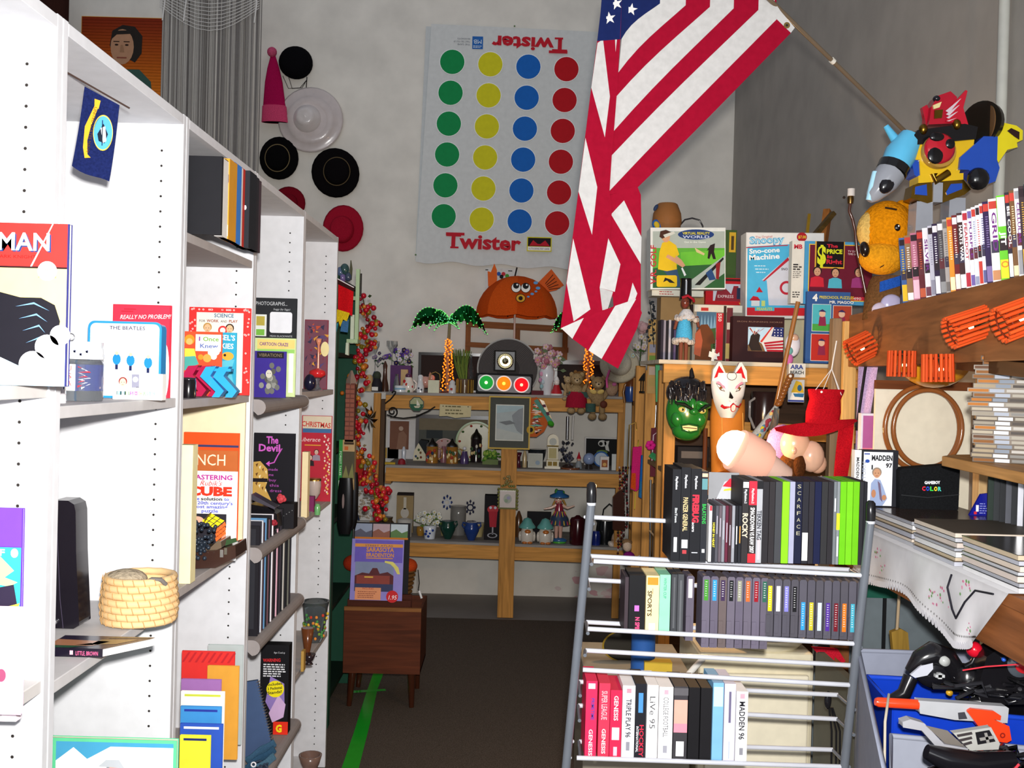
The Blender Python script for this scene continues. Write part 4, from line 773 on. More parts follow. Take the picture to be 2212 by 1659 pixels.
star(b, 1310, 10, 14, fL(1310, 10) - 1.2, rot=-15); star(b, 1296, 42, 14, fL(1296, 42) - 1.2, rot=-10); b.build('hanging_fold', t)
fQ = lambda x, y: 14 - (x - 1310) * .12
b = panel('rightfold', [(262, 856), (388, 830), (404, 868), (410, 1000), (412, 1180), (416, 1300), (418, 1400), (300, 1400), (262, 1070)], [([(330, 893), (412, 1058), (412, 1178), (274, 956)], WF), ([(378, 1262), (400, 1310), (390, 1340), (358, 1350), (366, 1320)], WF)], fQ)
b.build('right_fold', t)
fB = lambda x, y: -12 + (y - 690) * .06
b = panel('flap', [(58, 1475), (160, 1428), (245, 1392), (296, 1372), (390, 1338), (418, 1398), (398, 1470), (320, 1650), (245, 1608), (185, 1572), (112, 1522)], [([(60, 1476), (160, 1428), (112, 1522)], WF), ([(298, 1371), (390, 1338), (245, 1608), (185, 1572)], WF)], fB)
b.build('bottom_fold', t)
PA, PB = P(1692, 28, 2.86), P(1990, 318, 3.22)
d_ = (PB - PA).normalized()
fr = Wf(*PB); t = thing(fr, 'flag_pole', 'thin dark bronze pole slanting up from behind the toy robot', 'pole')
MB(fr).tube([PA - d_ * .5, PA, PB], .0065, '6a5a48:g', 10, world=True).build('rod', t); Q = PA + (PB - PA) * .33; MB(fr).tube([Q - d_ * .006, Q + d_ * .006], .009, 'd9d4c8:g', 10, world=True).build('joint_ring', t)
# ---------------------------------------------------------------- things on the three decks of the display shelf
def D(px, py, i, Y=None):
    def dz(x): a, c = DECK[i]; return a.z + (c.z - a.z) * (x - a.x) / (c.x - a.x)
    if Y is None:
        Y = 6.8
        for _ in range(3): Y = min(7.1, max(6.66, PZ(px, py, dz(P(px, py, Y).x)).y))
    return Fr(px, py, Y, z=dz(P(px, py, Y).x) + .0006)
def pot(i, x, y, prof, c, name, label, cat, Y=None, extra=None, n=16):
    fr = D(x, y, i, Y); t = thing(fr, name, label, cat); MB(fr).lathe(x, prof, 0, c, n).build(name.split('_')[-1] + '_body', t)
    if extra: extra(fr, t)
    return fr, t
def flowers(fr, t, cx, cy, rx, ry, cols, n, r, seed, leaf='4a6a3a'):
    rd = random.Random(seed); bl, lf = MB(fr), MB(fr)
    for k in range(n):
        a, q = rd.random() * 6.28, math.sqrt(rd.random()); x, y, d = cx + rx * q * math.cos(a), cy + ry * q * math.sin(a), rd.uniform(-rx, rx) * .6
        c = rd.choice(cols)
        for p in range(5): bl.ball(x + r * .6 * math.cos(p * 1.257), y + r * .6 * math.sin(p * 1.257), d, r * .55, r * .55, r * .3, c, 6, 4)
        bl.ball(x, y, d - r * .2, r * .3, m='d8c060', nu=6, nv=4)
        if k % 2 == 0:
            x += rd.uniform(-r, r) * 2; y += rd.uniform(0, r) * 2; lf.poly([(x, y, d), (x + r * 1.2, y - r * .6, d - 2), (x + r * 2.2, y + r * .2, d), (x + r, y + r * .7, d + 1)], 0, leaf)
            lf.tube([(x, y, d), (cx, cy + ry * 1.2, 0)], .5, leaf, 4)
    o = bl.build('blossoms', t); o2 = lf.build('leaves', t); o['kind'] = o2['kind'] = 'stuff'
# --- top deck
for x, y0, w, lab, Y in ((809, 735, 9, 'wide clear cocktail glass behind the berry garland', 6.95), (845, 734, 13, 'wide clear cocktail glass behind the violet flowers', 7.0), (880, 750, 8, 'clear cocktail glass right of the violet flowers', 7.0)):
    fr = D(x, 842, 0, Y); t = thing(fr, 'cocktail_glass', lab, 'glass', 'cocktail glasses on the top deck')
    MB(fr).lathe(x, [(w, y0), (w * .95, y0 + 10), (w * .5, y0 + 20), (1.5, y0 + 26)], 0, 'd6dad9:t', 16).build('bowl', t); MB(fr).lathe(x, [(1.2, y0 + 26), (1.2, 838), (w * .8, 841), (w * .8, 842)], 0, 'd6dad9:t', 12).build('stem', t)
fr = D(866, 838, 0, 6.95); t = thing(fr, 'violet_planter', 'square purple planter with violet silk flowers', 'plant'); MB(fr).box(844, 782, 888, 838, -14, 24, '5f3a6a').build('pot', t, .002); flowers(fr, t, 862, 762, 30, 16, ('4a2f86', '6a4aa0', '2f2050', 'd6cfe0'), 26, 5, 21)
fr = D(820, 838, 0, 6.9); t = thing(fr, 'leafy_vase', 'slim blue vase with dark trailing leaves behind the berry garland', 'vase'); MB(fr).lathe(812, [(9, 838), (12, 822), (9, 806), (5, 796)], 0, '2f4a80:g', 14).build('vase_body', t); flowers(fr, t, 815, 770, 18, 14, ('8a7aa0', '4a4060'), 8, 3.5, 22, '2f4a34')
fr = D(830, 838, 0, 6.78); t = thing(fr, 'wooden_pepper_mill', 'dark brown carved wooden figure left of the white bowl', 'figurine'); MB(fr).lathe(831, [(9, 838), (8, 825), (5, 810), (4, 792), (5, 782), (1, 772)], 0, '4a2c1e:g', 14).build('figure_body', t); t.name = 'wooden_figurine'
fr = D(814, 838, 0, 6.72); t = thing(fr, 'rabbit_figurine', 'dark figurine with white apron beside the wooden figure', 'figurine'); MB(fr).lathe(814, [(12, 838), (12, 822), (8, 812), (6, 806)], 0, '26242a', 14).build('figure_body', t); MB(fr).ball(814, 804, -1, 9, 10, 8, '3a4234').build('head', t); MB(fr).box(805, 828, 818, 836, -13, -11, 'e9e6de').build('apron', t)
pot(0, 797, 838, [(8, 838), (9, 815), (8, 806), (4, 802)], 'c9a878', 'tall_candle', 'tan pillar candle beside the berry garland', 'candle', 6.72)
pot(0, 865, 838, [(12, 840), (13, 826), (12, 824), (10, 825)], 'dfe2e2:g', 'round_pot', 'low round white pot with blue dabs beside the clown pitcher', 'pot', 6.7, lambda fr, t: MB(fr).lathe(865, [(13.3, 833), (13.3, 829)], 0, '8fb4c8', 16).build('band', t))
def ex(fr, t):
    MB(fr).ball(882, 803, -1, 7, 6, 6, '5a2a4a:g').build('cap', t); b = MB(fr)
    for x, y, c in ((874, 815, 'b8282c'), (890, 826, 'b8282c'), (884, 836, '4a6a3a'), (879, 822, 'c83a30')): b.ball(x, y, -11 if abs(x - 882) < 6 else -8, 3, 4, 2, c, 8, 6)
    b.build('painted_spots', t); MB(fr).tube([(893, 812, 0), (899, 818, 0), (898, 830, 0), (893, 834, 0)], 2, 'e6dcd0:g', 6).build('handle', t)
pot(0, 882, 838, [(10, 840), (13, 832), (13, 822), (9, 812), (7, 806)], 'e9dfd2:g', 'clown_pitcher', 'white and red clown face pitcher on the top deck', 'pitcher', 6.72, ex)
solo(MB(D(872, 838, 0, 6.82)).box(865, 790, 880, 838, 0, 12, 'c9a878'), 'tan_box', 'tall tan box behind the clown pitcher', 'box')
fr = D(857, 826, 0, 6.78); t = thing(fr, 'glitter_bottle', 'silver mirrored bottle in front of the purple planter', 'bottle'); b = MB(fr); b.lathe(857, [(7, 838), (8, 815), (5, 800), (3, 792), (4, 788)], 0, 'b9bcc4:m', 8, flat=True); b.build('bottle_body', t)
pot(0, 908, 838, [(8, 840), (8.5, 826), (7, 822), (5.5, 810), (6, 803), (3, 800)], 'dcdcdc:g', 'white_grinder', 'white china pepper grinder with dark flowers', 'grinder', 6.7, lambda fr, t: [MB(fr).ball(x, y, -8, 2, 2, 1, '3a3a4a', 6, 5).build('flower_dab', t) for x, y in ((905, 829), (911, 832))])
fr = D(925, 836, 0, 6.85); t = thing(fr, 'pig_figurine', 'pale pink pig figurine behind the cream caddy', 'figurine')
b = MB(fr); b.ball(918, 815, 0, 17, 13, 14, 'c99a8a:g'); b.ball(932, 806, -6, 8, 8, 8, 'c99a8a:g')
for x in (908, 928): b.lathe(x, [(4, 840), (4, 822)], 0, 'c99a8a:g', 8)
b.build('pig_body', t); b = MB(fr); b.poly([(926, 800, -10), (929, 792, -9), (933, 799, -11)], 0, 'b9806f'); b.build('ear', t)
fr = D(937, 840, 0, 6.68); t = thing(fr, 'handled_caddy', 'cream square caddy with thin arched handle on the top deck', 'caddy'); MB(fr).box(925, 813, 949, 842, -8, 12, 'd9d8bc').build('caddy_body', t, .001); MB(fr).tube([(927, 813, 0), (930, 799, 0), (940, 795, 0), (949, 800, 0), (951, 815, 0)], 1, 'a8854a', 6).build('handle', t)
pot(0, 977, 840, [(8, 843), (8.5, 824), (6, 822), (6.5, 816), (2, 812)], 'd6d4d2:g', 'milk_can', 'small white lidded tin with red mark on the top deck', 'tin', 6.68, lambda fr, t: MB(fr).box(973, 829, 978, 834, -9.2, -8.4, 'b0382c').build('mark', t))
fr = D(1004, 845, 0, 6.7); t = thing(fr, 'reed_vase', 'brown striped vase holding tall green reeds', 'vase'); b = MB(fr); b.lathe(1004, [(17, 845), (18, 830), (18, 814), (15, 814)], 0, '5a3f22:g', 18)
for k in range(7): a = math.pi * (1 + (k + .5) / 7); b.tube([(1004 + 18.3 * math.cos(a), 844, 18.3 * math.sin(a)), (1004 + 18.3 * math.cos(a), 816, 18.3 * math.sin(a))], 1, 'b08a3a' if k != 3 else 'efe9d8', 5)
b.build('vase_body', t); b = MB(fr); rd = random.Random(31)
for k in range(46): x = rd.uniform(-10, 10); b.tube([(1000 + x * .8, 815, rd.uniform(-6, 8)), (995 + x * 1.4, 785, rd.uniform(-8, 8)), (994 + x * 2 + rd.uniform(-4, 4), 752 + rd.uniform(-3, 8), rd.uniform(-10, 10))], .8, rd.choice(('5f7a34', '7a8a3a', '4a5f2a')), 4)
o = b.build('reeds', t); o['kind'] = 'stuff'
pot(0, 1016, 840, [(6, 843), (6, 790), (3, 775), (2.4, 762), (3, 758)], 'aeb6b8:t', 'tall_bottle', 'tall pale glass bottle behind the striped vase', 'bottle', 6.85)
fr = D(975, 828, 0, 7.12); t = thing(fr, 'dark_picture', 'dark landscape picture in black frame leaning behind the palm light', 'picture')
b = MB(fr); 
for q in ((903, 744, 1046, 750), (903, 824, 1046, 832), (903, 750, 909, 824), (1040, 750, 1046, 824)): b.box(*q, -4, 3, '16100e:g')
b.build('frame', t); b = MB(fr); b.box(909, 750, 1040, 824, -1, 1, '2a1c18'); b.poly([(909, 800), (960, 780), (1000, 800), (1040, 790), (1040, 824), (909, 824)], -1.4, '1c1a14'); b.build('print', t)
fr = D(1255, 830, 0, 7.12); t = thing(fr, 'dark_picture', 'dark silver edged picture frame behind the flower vase', 'picture')
b = MB(fr)
for q in ((1195, 757, 1345, 766), (1195, 822, 1345, 832), (1195, 766, 1203, 822), (1337, 766, 1345, 822)): b.box(*q, -4, 3, '4a4744:g')
b.build('frame', t); MB(fr).box(1203, 766, 1337, 822, -1, 1, '241e1c').build('print', t)
def palm(cx, yb, Y, label, sc, full=True):
    fr = D(cx, yb, 0, Y); t = thing(fr, 'palm_light', label, 'palm light', 'lit tinsel palm trees'); rd = random.Random(int(cx))
    MB(fr).lathe(cx, [(15, yb + 1), (14, yb - 2), (3, yb - 4)], 0, '4a2a1c:g', 14).build('base', t)
    MB(fr).tube([(cx, yb, 0), (cx - 2, yb - 70, 0), (cx + 1, yb - 152, 0)], [5, 4, 3], '8a7a5a', 8).build('trunk', t)
    b = MB(fr)
    for i in range(int(110 * sc)): u = i / (110 * sc); a = i * 2.4; r = 4 + 9 * (1 - u) ** .6; b.ball(cx + r * math.cos(a) + rd.uniform(-2, 2), yb - 4 - u * 112, r * math.sin(a), 1.7, m='ff6a14:e3.2', nu=6, nv=4)
    o = b.build('light_bulbs', t); o['kind'] = 'stuff'
    for tip, mid in (((887, 706), (905, 655)), ((928, 700), (938, 660)), ((1046, 710), (1012, 640)), ((985, 700), (975, 672)), ((900, 760), (925, 700)) if 0 else ((940, 705), (950, 668))):
        dx, dx2 = tip[0] - 967, mid[0] - 967; ty, my = tip[1], mid[1]
        b = MB(fr); rows = []
        for k in range(13):
            u = k / 12; x = cx + 2 * u * (1 - u) * dx2 + u * u * dx; y = (1 - u) ** 2 * (yb - 155) + 2 * u * (1 - u) * (my - 845 + yb) + u * u * (ty - 842 + yb); w = 4 + 22 * math.sin(math.pi * min(1, u * .92 + .06)) * (abs(dx) / 80 * .6 + .4)
            rows.append([(x, y - w * .55, -4 + rd.uniform(-3, 3)), (x, y + w * .2, -12 + rd.uniform(-4, 4)), (x + (4 if dx > 0 else -4), y + w * (.7 + .3 * (k % 2)), -6 + rd.uniform(-3, 3))])
        b.sheet(rows, '0f5a26:m', smooth=False)
        for r_ in rows:
            for p in r_[::2]: b.ball(p[0], p[1], p[2] - 2, 1.3, m='6ad86a:e1.2', nu=6, nv=4)
            b.ball(r_[1][0] + rd.uniform(-3, 3), r_[1][1] + rd.uniform(-6, 6), r_[1][2] - 3, 1, m='5ac88a:e1', nu=5, nv=4)
        b.build('frond', t)
palm(967, 838, 6.8, 'lit palm tree with amber trunk lights left of the record', 1)
palm(1270, 836, 6.95, 'lit palm tree mostly hidden behind the bottom of the flag', 1)
fr = D(1096, 846, 0, 6.75); t = thing(fr, 'vinyl_record', 'smoky clear vinyl record standing behind the traffic light', 'record')
b = MB(fr); b.dlathe(1096, 792, [(66, -1), (66, 1)], '3a3535', 48)
for r in range(26, 64, 3): b.ring(1096, 792, r, r + 1.1, -1.5, '5e5856', 40)
b.build('disc', t); b = MB(fr); b.ring(1096, 792, 64, 67, -1.8, 'a8a6a2', 48); b.build('edge', t)
fr = Fr(1090, 800, 6.70); t = thing(fr, 'wall_clock', 'small square silver clock with ornate round dial on the record', 'clock')
b = MB(fr); b.box(1066, 757, 1114, 802, -2, 4, '17130f'); b.box(1070, 760, 1111, 799, -4, -2, '9a9c9e'); b.build('case', t)
b = MB(fr); b.dlathe(1091, 780, [(18, -4), (18, -6), (14, -7), (12, -6)], 'a89c72:m', 28); b.dlathe(1091, 780, [(7, -6), (6, -8), (0, -8.5)], 'd4cda8:m', 16)
for k in range(24): a = k * .2618; b.ball(1091 + 15.5 * math.cos(a), 780 + 15.5 * math.sin(a), -7, 1.6, m='efe8cc:m', nu=6, nv=4)
b.build('dial', t); b = MB(fr); b.tube([(1091, 780, -9), (1091, 768, -9)], .8, '1a1512', 4); b.tube([(1091, 780, -9), (1099, 783, -9)], .8, '1a1512', 4); b.build('hands', t)
fr = D(1089, 847, 0, 6.68); t = thing(fr, 'traffic_light', 'toy traffic light lying sideways with green amber and red lamps', 'lamp')
MB(fr).box(1028, 803, 1150, 847, -6, 30, '141214').build('housing', t, .004); MB(fr).prism([(1032 + 4, 806), (1144, 808), (1147, 812), (1146, 840), (1143, 844), (1034, 842), (1031, 838), (1032, 809)], -8, -6, '8c8e90').build('face_plate', t)
for x, y, c, c2 in ((1050, 823, '1f9a3a:e.7', 'c8ffa0:e2.5'), (1088, 824, 'ff7a14:e1', 'ffe040:e2.5'), (1126, 826, 'e8141c:e1', 'ff9a7a:e2.5')):
    b = MB(fr); b.ring(x, y, 14.5, 17, -8.6, 'f4f0ec:e.3', 28); b.dlathe(x, y, [(15, -8), (13, -11), (8, -14), (0, -15)], c, 24); b.ell(x, y, 3.4, d=-15.6, m=c2, n=14); b.build('lamp_lens', t)
solo(MB(D(1160, 848, 0, 6.66)).box(1148, 839, 1174, 850, -4, 18, '5a1a24'), 'burgundy_box', 'flat burgundy box between traffic light and flower vase', 'box')
fr = D(1179, 850, 0, 6.7); t = thing(fr, 'flower_vase', 'tall white vase of pink roses painted with soft flowers', 'vase')
b = MB(fr); b.lathe(1180, [(11, 851), (12, 838), (16, 815), (17, 800), (13, 790), (14, 787)], 0, 'd6d6da:g', 18); b.build('vase_body', t)
b = MB(fr)
for x, y, c in ((1168, 805, 'd99ab4'), (1166, 818, 'c08aa8'), (1169, 832, '8fb4b8'), (1172, 822, 'b8c8d0')): b.ball(x, y, -13, 4, 5, 2, c, 8, 6)
b.build('painted_flowers', t); flowers(fr, t, 1182, 768, 28, 24, ('c9909c', 'd6b4b8', 'a86a78', 'd8d0c8'), 34, 6.5, 24, '6a7a5a'); rose(fr, t, 1178, 778, -14, 9, 'b4707e'); rose(fr, t, 1200, 776, -12, 7, 'c9a0a8'); rose(fr, t, 1160, 784, -8, 6, 'c8b0b4')
def santa(i, x, y, label, Y):
    fr = D(x, y, i, Y); t = thing(fr, 'santa_figurine', label, 'figurine'); MB(fr).lathe(x, [(13, y), (12, y - 7), (8, y - 14), (6, y - 22)], 0, 'b8242c:g', 14).build('coat', t); MB(fr).ball(x, y - 27, -2, 6, 7, 6, 'e6d8d0:g').build('head', t); MB(fr).lathe(x, [(6.5, y - 30), (4, y - 37), (1, y - 41)], 0, 'e8e4e0', 10).build('hat', t); MB(fr).lathe(x, [(15, y + 2), (15, y - 3)], 0, 'e2dfd8', 14).build('base', t)
santa(0, 1202, 846, 'little red and white santa figurine beside the flower vase', 6.68)
def bear(x, y, s, cols, name, label, Y, over=None, i=0, seat=True):
    """x, y = middle of the belly; s = body half width"""
    fr = Fr(x, y, Y) if not seat else Fr(x, y, Y); t = thing(fr, name, label, 'plush toy'); fur = cols
    MB(fr).ball(x, y, 0, s, s * 1.25, s * .8, fur + ':p').build('body', t)
    b = MB(fr); b.ball(x, y - s * 1.9, -2, s * .95, s * .9, s * .85, fur + ':p'); b.ball(x, y - s * 1.65, -s * .8, s * .42, s * .36, s * .4, 'c9ae88:p'); b.build('head', t)
    for k in (-1, 1):
        MB(fr).ball(x + k * s * .75, y - s * 2.6, 0, s * .34, s * .36, s * .2, fur + ':p').build('ear', t); MB(fr).ball(x + k * s * .34, y - s * 2.0, -s * .86, s * .1, m='120d0a:g', nu=8, nv=6).build('eye', t)
        MB(fr).ball(x + k * s * 1.05, y - s * .4, -2, s * .36, s * .9, s * .36, fur + ':p', rot=k * 25).build('arm', t)
        MB(fr).ball(x + k * s * .62, y + s * 1.6, -3, s * .42, s * 1.0, s * .45, (over or fur) + ':p').build('leg', t); MB(fr).ball(x + k * s * .7, y + s * 2.6, -8, s * .6, s * .5, s * .7, fur + ':p').build('paw', t)
    MB(fr).ball(x, y - s * 1.76, -s * 1.2, s * .13, s * .1, s * .1, '1a120e', 8, 6).build('nose', t)
    return fr, t
fr, t = bear(1245, 848, 15, 'a68a62', 'teddy_bear', 'tan teddy bear in red overalls sitting on the top deck edge', 6.55, 'a01c34')
b = MB(fr); b.lathe(1246, [(24, 880), (22, 862), (17, 846)], -2, 'a01c34:f', 16, sq=.7); b.build('overalls', t); b = MB(fr); b.sheet([[(1228 + i * 7, 846 + j * 6, -14 + abs(i - 3) * 2) for i in range(7)] for j in range(3)], '3f5a52:f'); b.build('checked_shirt', t)
fr, t = bear(1291, 858, 16, '9a7f5a', 'teddy_bear', 'tan teddy bear with yellow bow beside the red overalls bear', 6.52)
b = MB(fr); b.ball(1280, 846, -14, 8, 5, 3, 'd8b86a:f', rot=20); b.ball(1296, 846, -14, 8, 5, 3, 'd8b86a:f', rot=-20); b.build('bow', t); MB(fr).ball(1303, 873, -14, 8, 8, 3, '5a2a1c').build('wreath', t); b = MB(fr); b.lathe(1276, [(11, 890), (11, 872)], -4, '3f5a52:f', 12); b.build('checked_patch', t)
bear(1252, 838, 13, '8a6238', 'teddy_bear', 'brown teddy bear behind the red overalls bear', 6.8)
bear(1226, 838, 9, 'b49a72', 'teddy_bear', 'small pale teddy bear between santa and the red overalls bear', 6.62)
fr = Fr(1340, 790, 6.45); t = thing(fr, 'straw_bonnet', 'pale lacy bonnet with pink ribbon hanging at the right end of the top deck', 'hat')
b = MB(fr); b.dlathe(1338, 788, [(42, 0), (43, -4), (38, -8), (24, -6)], 'c9bfa6:f', 28, asp=.92); b.build('brim', t); MB(fr).dlathe(1338, 786, [(26, -6), (24, -18), (16, -26), (0, -28)], 'd6cdb8:f', 24).build('crown', t); MB(fr).tube([(1316, 800, -10), (1310, 820, -12), (1312, 838, -10)], 2.6, 'd85a96', 6).build('ribbon', t); flowers(fr, t, 1352, 776, 18, 18, ('d6d0b0', 'd8b8c0', 'b8c8c0'), 16, 5, 27)
fr = Fr(1328, 830, 6.5); t = thing(fr, 'small_plush', 'small pinkish plush rabbit below the lacy bonnet', 'plush toy'); MB(fr).ball(1322, 838, 0, 14, 18, 10, 'a8886e:p').build('body', t); MB(fr).ball(1318, 818, -3, 10, 10, 8, 'b4967e:p').build('head', t); MB(fr).ball(1326, 830, -10, 5, 4, 3, 'c86a9a').build('bow', t)
# --- hung on the top beam
YH = 6.585
fr = Fr(900, 873, YH); t = thing(fr, 'octagon_plaque', 'octagonal green plaque with small sailing boat on the top beam', 'plaque')
b = MB(fr); b.prism(circ(900, 873, 17, 16.5, 8, rot=22.5), 0, 3, '22301f:g'); b.poly(circ(900, 873, 15, 14.6, 8, rot=22.5), -.4, 'a8ac84'); b.poly([(886, 873), (914, 873), (913, 881), (906, 887), (894, 887), (887, 881)], -.8, '2f5f45'); b.poly([(900, 862), (908, 876), (900, 876)], -1.1, 'e0dcc8'); b.poly([(894, 877), (909, 877), (905, 881), (897, 881)], -1.1, 'd6ccb0'); b.build('plaque_body', t)
fr = Fr(984, 887, YH); b = MB(fr); q = [(950, 874), (1018, 876), (1017, 900), (1000, 901), (984, 903), (966, 899), (949, 900)]; b.prism(q, 0, .8, 'c9bc92')
for y, s in ((881, 'NOTHING HERE'), (889, 'IS OVERPRICED BUT'), (896, 'YOU MAY ASK US')): b.lines(962, y - 4, 1004, 1, 5, 2.6, -.5, '6a6244', y)
for x in (957, 1011): b.ell(x, 878, 1.2, d=-.6, m='3a3428', n=8)
solo(b, 'paper_sign', 'tan paper note with wavy lower edge pinned on the top beam', 'sign')
fr = Fr(845, 880, YH - .01); b = MB(fr)
b.tube([(832, 872, 0), (844, 862, 0), (853, 850, 0), (854, 846, 0), (849, 845, 0), (846, 849, 0)], 1.7, '17130f', 6)
sp = [(848 + r * math.cos(R(a)), 889 + r * math.sin(R(a)), 0) for a, r in zip(range(-40, 500, 30), [3 + i * .55 for i in range(18)])]; b.tube(sp, 1.6, '17130f', 6); b.tube([(836, 896, 0), (850, 901, 0), (872, 903, 0), (898, 899, 0)], 1.5, '17130f', 6); b.tube([(898, 899, 0), (925, 886, 0), (940, 876, 0)], 1.5, '17130f', 6)
solo(b, 'iron_scroll', 'black curly wrought iron scroll hanging under the top beam', 'hanger')
fr = Fr(1098, 965, YH - .06); t = thing(fr, 'hanging_picture', 'gold framed misty landscape with grey mat hung on the middle post', 'picture')
b = MB(fr)
for q in ((1054, 856, 1144, 859), (1054, 967, 1144, 970), (1054, 859, 1057, 967), (1141, 859, 1144, 967)): b.box(*q, -4, 4, 'c9a850')
b.build('frame', t); MB(fr).box(1057, 859, 1141, 967, -1, 1, '4a4c45').build('mat_board', t)
b = MB(fr); b.rect(1069, 874, 1130, 952, -1.5, 'd6d6cc'); b.rect(1071, 876, 1128, 950, -1.9, 'a9b2b2'); b.poly([(1071, 893), (1128, 885), (1128, 876), (1071, 876)], -2.2, 'a4b8bc'); b.poly([(1104, 897), (1118, 884), (1128, 880), (1128, 938), (1116, 930), (1108, 915)], -2.3, '8a8f92'); b.poly([(1076, 912), (1100, 908), (1112, 914), (1092, 918)], -2.6, '74787a'); b.poly([(1071, 925), (1128, 938), (1128, 950), (1071, 950)], -2.4, 'b4b8b2'); b.build('print', t)
# --- middle deck
fr = D(861, 985, 1, 7.1); t = thing(fr, 'brown_print', 'white matted brown print of a seated figure on the middle deck', 'picture'); MB(fr).box(836, 901, 896, 988, 0, 3, 'd2d0d0').build('mat_board', t); b = MB(fr); b.rect(841, 904, 882, 965, -.6, '7a5240'); b.poly([(856, 965), (860, 930), (870, 925), (878, 935), (876, 965)], -1, '8f6a56'); b.ell(865, 920, 5, d=-1.2, m='b9a090', n=12); b.build('print', t)
fr = D(985, 985, 1, 7.14); t = thing(fr, 'grey_framed_picture', 'wide grey framed faded picture at the back of the middle deck', 'picture'); b = MB(fr)
for q in ((897, 889, 1060, 897), (897, 980, 1060, 988), (897, 897, 904, 980), (1052, 897, 1060, 980)): b.box(*q, -4, 3, '5a5658:g')
b.build('frame', t); b = MB(fr); b.box(904, 897, 1052, 980, -1, 1, '7a705c'); b.rect(904, 922, 1052, 980, -1.4, '565852'); b.rect(920, 922, 955, 940, -1.8, '32383a'); b.build('print', t)
def plate(i, x, y, r, c, rim, mid, label, Y):
    fr = D(x, y + r, i, Y); t = thing(fr, 'decorative_plate', label, 'plate'); MB(fr).dlathe(x, y, [(r, 0), (r, -2), (r * .66, 3), (0, 3.5)], c, 32).build('plate_body', t)
    b = MB(fr); b.ring(x, y, r * .93, r, -2.2, rim, 40); b.dlathe(x, y, [(r * .62, 1.6), (r * .55, 2)], mid, 32)
    for k in range(10): a = k * .628; b.ball(x + r * .8 * math.cos(a), y + r * .8 * math.sin(a), 0, r * .07, r * .06, 1.5, 'a83a2c' if k % 2 else '4a6a3a', 6, 5)
    b.build('border', t)
plate(1, 1027, 952, 44, 'cfc9ac:g', '8fae7a:g', '6a3022:g', 'large flowered plate with dark red centre standing on the middle deck', 7.0)
plate(1, 960, 958, 25, 'b08a86:g', 'c9a8a0:g', 'd8b8b0:g', 'small pink rimmed plate behind the beer steins', 6.98)
fr = D(907, 995, 1); t = thing(fr, 'bird_house', 'cream painted birdhouse with dark pitched roof on the middle deck', 'birdhouse')
b = MB(fr); b.prism([(892, 996), (894, 975), (903, 957), (919, 980), (920, 996)], 0, 22, 'd8d0b4'); b.build('house_body', t); b = MB(fr); b.prism([(903, 956), (907, 950), (924, 952), (925, 978), (919, 981)], -3, 25, '1f2226'); b.build('roof', t); b = MB(fr)
for x, y, c in ((904, 972, '4a5a3a'), (898, 986, '3a4a6a'), (909, 988, '7a3a2a'), (902, 990, '4a5a3a'), (908, 978, '7a5a3a')): b.ell(x, y, 2.6, 3, -.5, c, 8)
b.build('painted_flowers', t)
def stein(x, y, c, lid, label, w=13, h=40):
    fr = D(x, y, 1); t = thing(fr, 'beer_stein', label, 'beer stein', None); MB(fr).lathe(x, [(w * 1.05, y), (w, y - 3), (w * .95, y - h * .85), (w, y - h * .9)], 0, c, 18).build('mug_body', t)
    MB(fr).lathe(x, [(w * 1.02, y - h * .9), (w * .9, y - h * 1.02), (w * .4, y - h * 1.15), (w * .2, y - h * 1.3), (1, y - h * 1.34)], 0, lid, 16).build('lid', t); MB(fr).tube([(x + w, y - h * .8, 0), (x + w + 8, y - h * .75, 0), (x + w + 8, y - h * .3, 0), (x + w, y - h * .2, 0)], 2, c, 8).build('handle', t)
    b = MB(fr); rd = random.Random(x)
    for k in range(12): a = math.pi * (1.2 + .6 * rd.random()); yy = y - h * rd.uniform(.12, .7); b.ball(x + w * math.cos(a), yy, w * math.sin(a), 3, 4, 1.4, rd.choice(('d8d0c0', 'a83a2c', '3f5a3a', '2a3a5a', 'e0c890')), 6, 5)
    b.build('relief', t)
stein(933, 1000, '9a6a2a:g', '8a8a8c:m', 'amber beer stein with pewter lid beside the birdhouse'); stein(976, 1001, '9a6a2a:g', '8a8a8c:m', 'amber beer stein with pewter lid in front of the flowered plate')
stein(1028, 998, '221a1c:g', '6a6862:m', 'tall dark beer stein in front of the flowered plate', 13, 56)
fr = D(848, 988, 1); t = thing(fr, 'blue_lantern', 'blue tin lantern with gold ends on the middle deck', 'lantern'); MB(fr).box(836, 964, 861, 989, 0, 20, '1f3570:g').build('lantern_body', t, .002); b = MB(fr); b.box(830, 966, 836, 988, 2, 18, 'b8923a:g'); b.box(861, 962, 866, 988, 2, 18, 'b8923a:g'); b.build('end_cap', t); MB(fr).ball(846, 958, 6, 7, 6, 6, 'b8923a:g').build('knob', t); MB(fr).ball(845, 951, 6, 4, 4, 4, '8a242c').build('finial', t)
pot(1, 872, 988, [(6, 990), (4, 975), (5, 962), (2, 952)], 'c2c8d0:g', 'small_bottle', 'pale slim bottle beside the blue lantern', 'bottle', 6.75); pot(1, 868, 990, [(9, 992), (8, 982), (3, 978)], '8a1f28:g', 'red_dish', 'small dark red dish in front of the slim bottle', 'dish', 6.68)
solo(MB(D(845, 998, 1, 6.66)).box(832, 994, 854, 999, -4, 6, 'b8982a'), 'yellow_tin', 'flat yellow tin at the left front of the middle deck', 'tin')
pot(1, 1003, 995, [(9, 1000), (10, 985), (7, 975), (6, 968)], '4a3a66:g', 'purple_jar', 'dark purple lidded jar between the two steins', 'jar', 6.85, lambda fr, t: MB(fr).ball(1003, 962, 0, 4, m='dcdce0:g').build('knob', t))
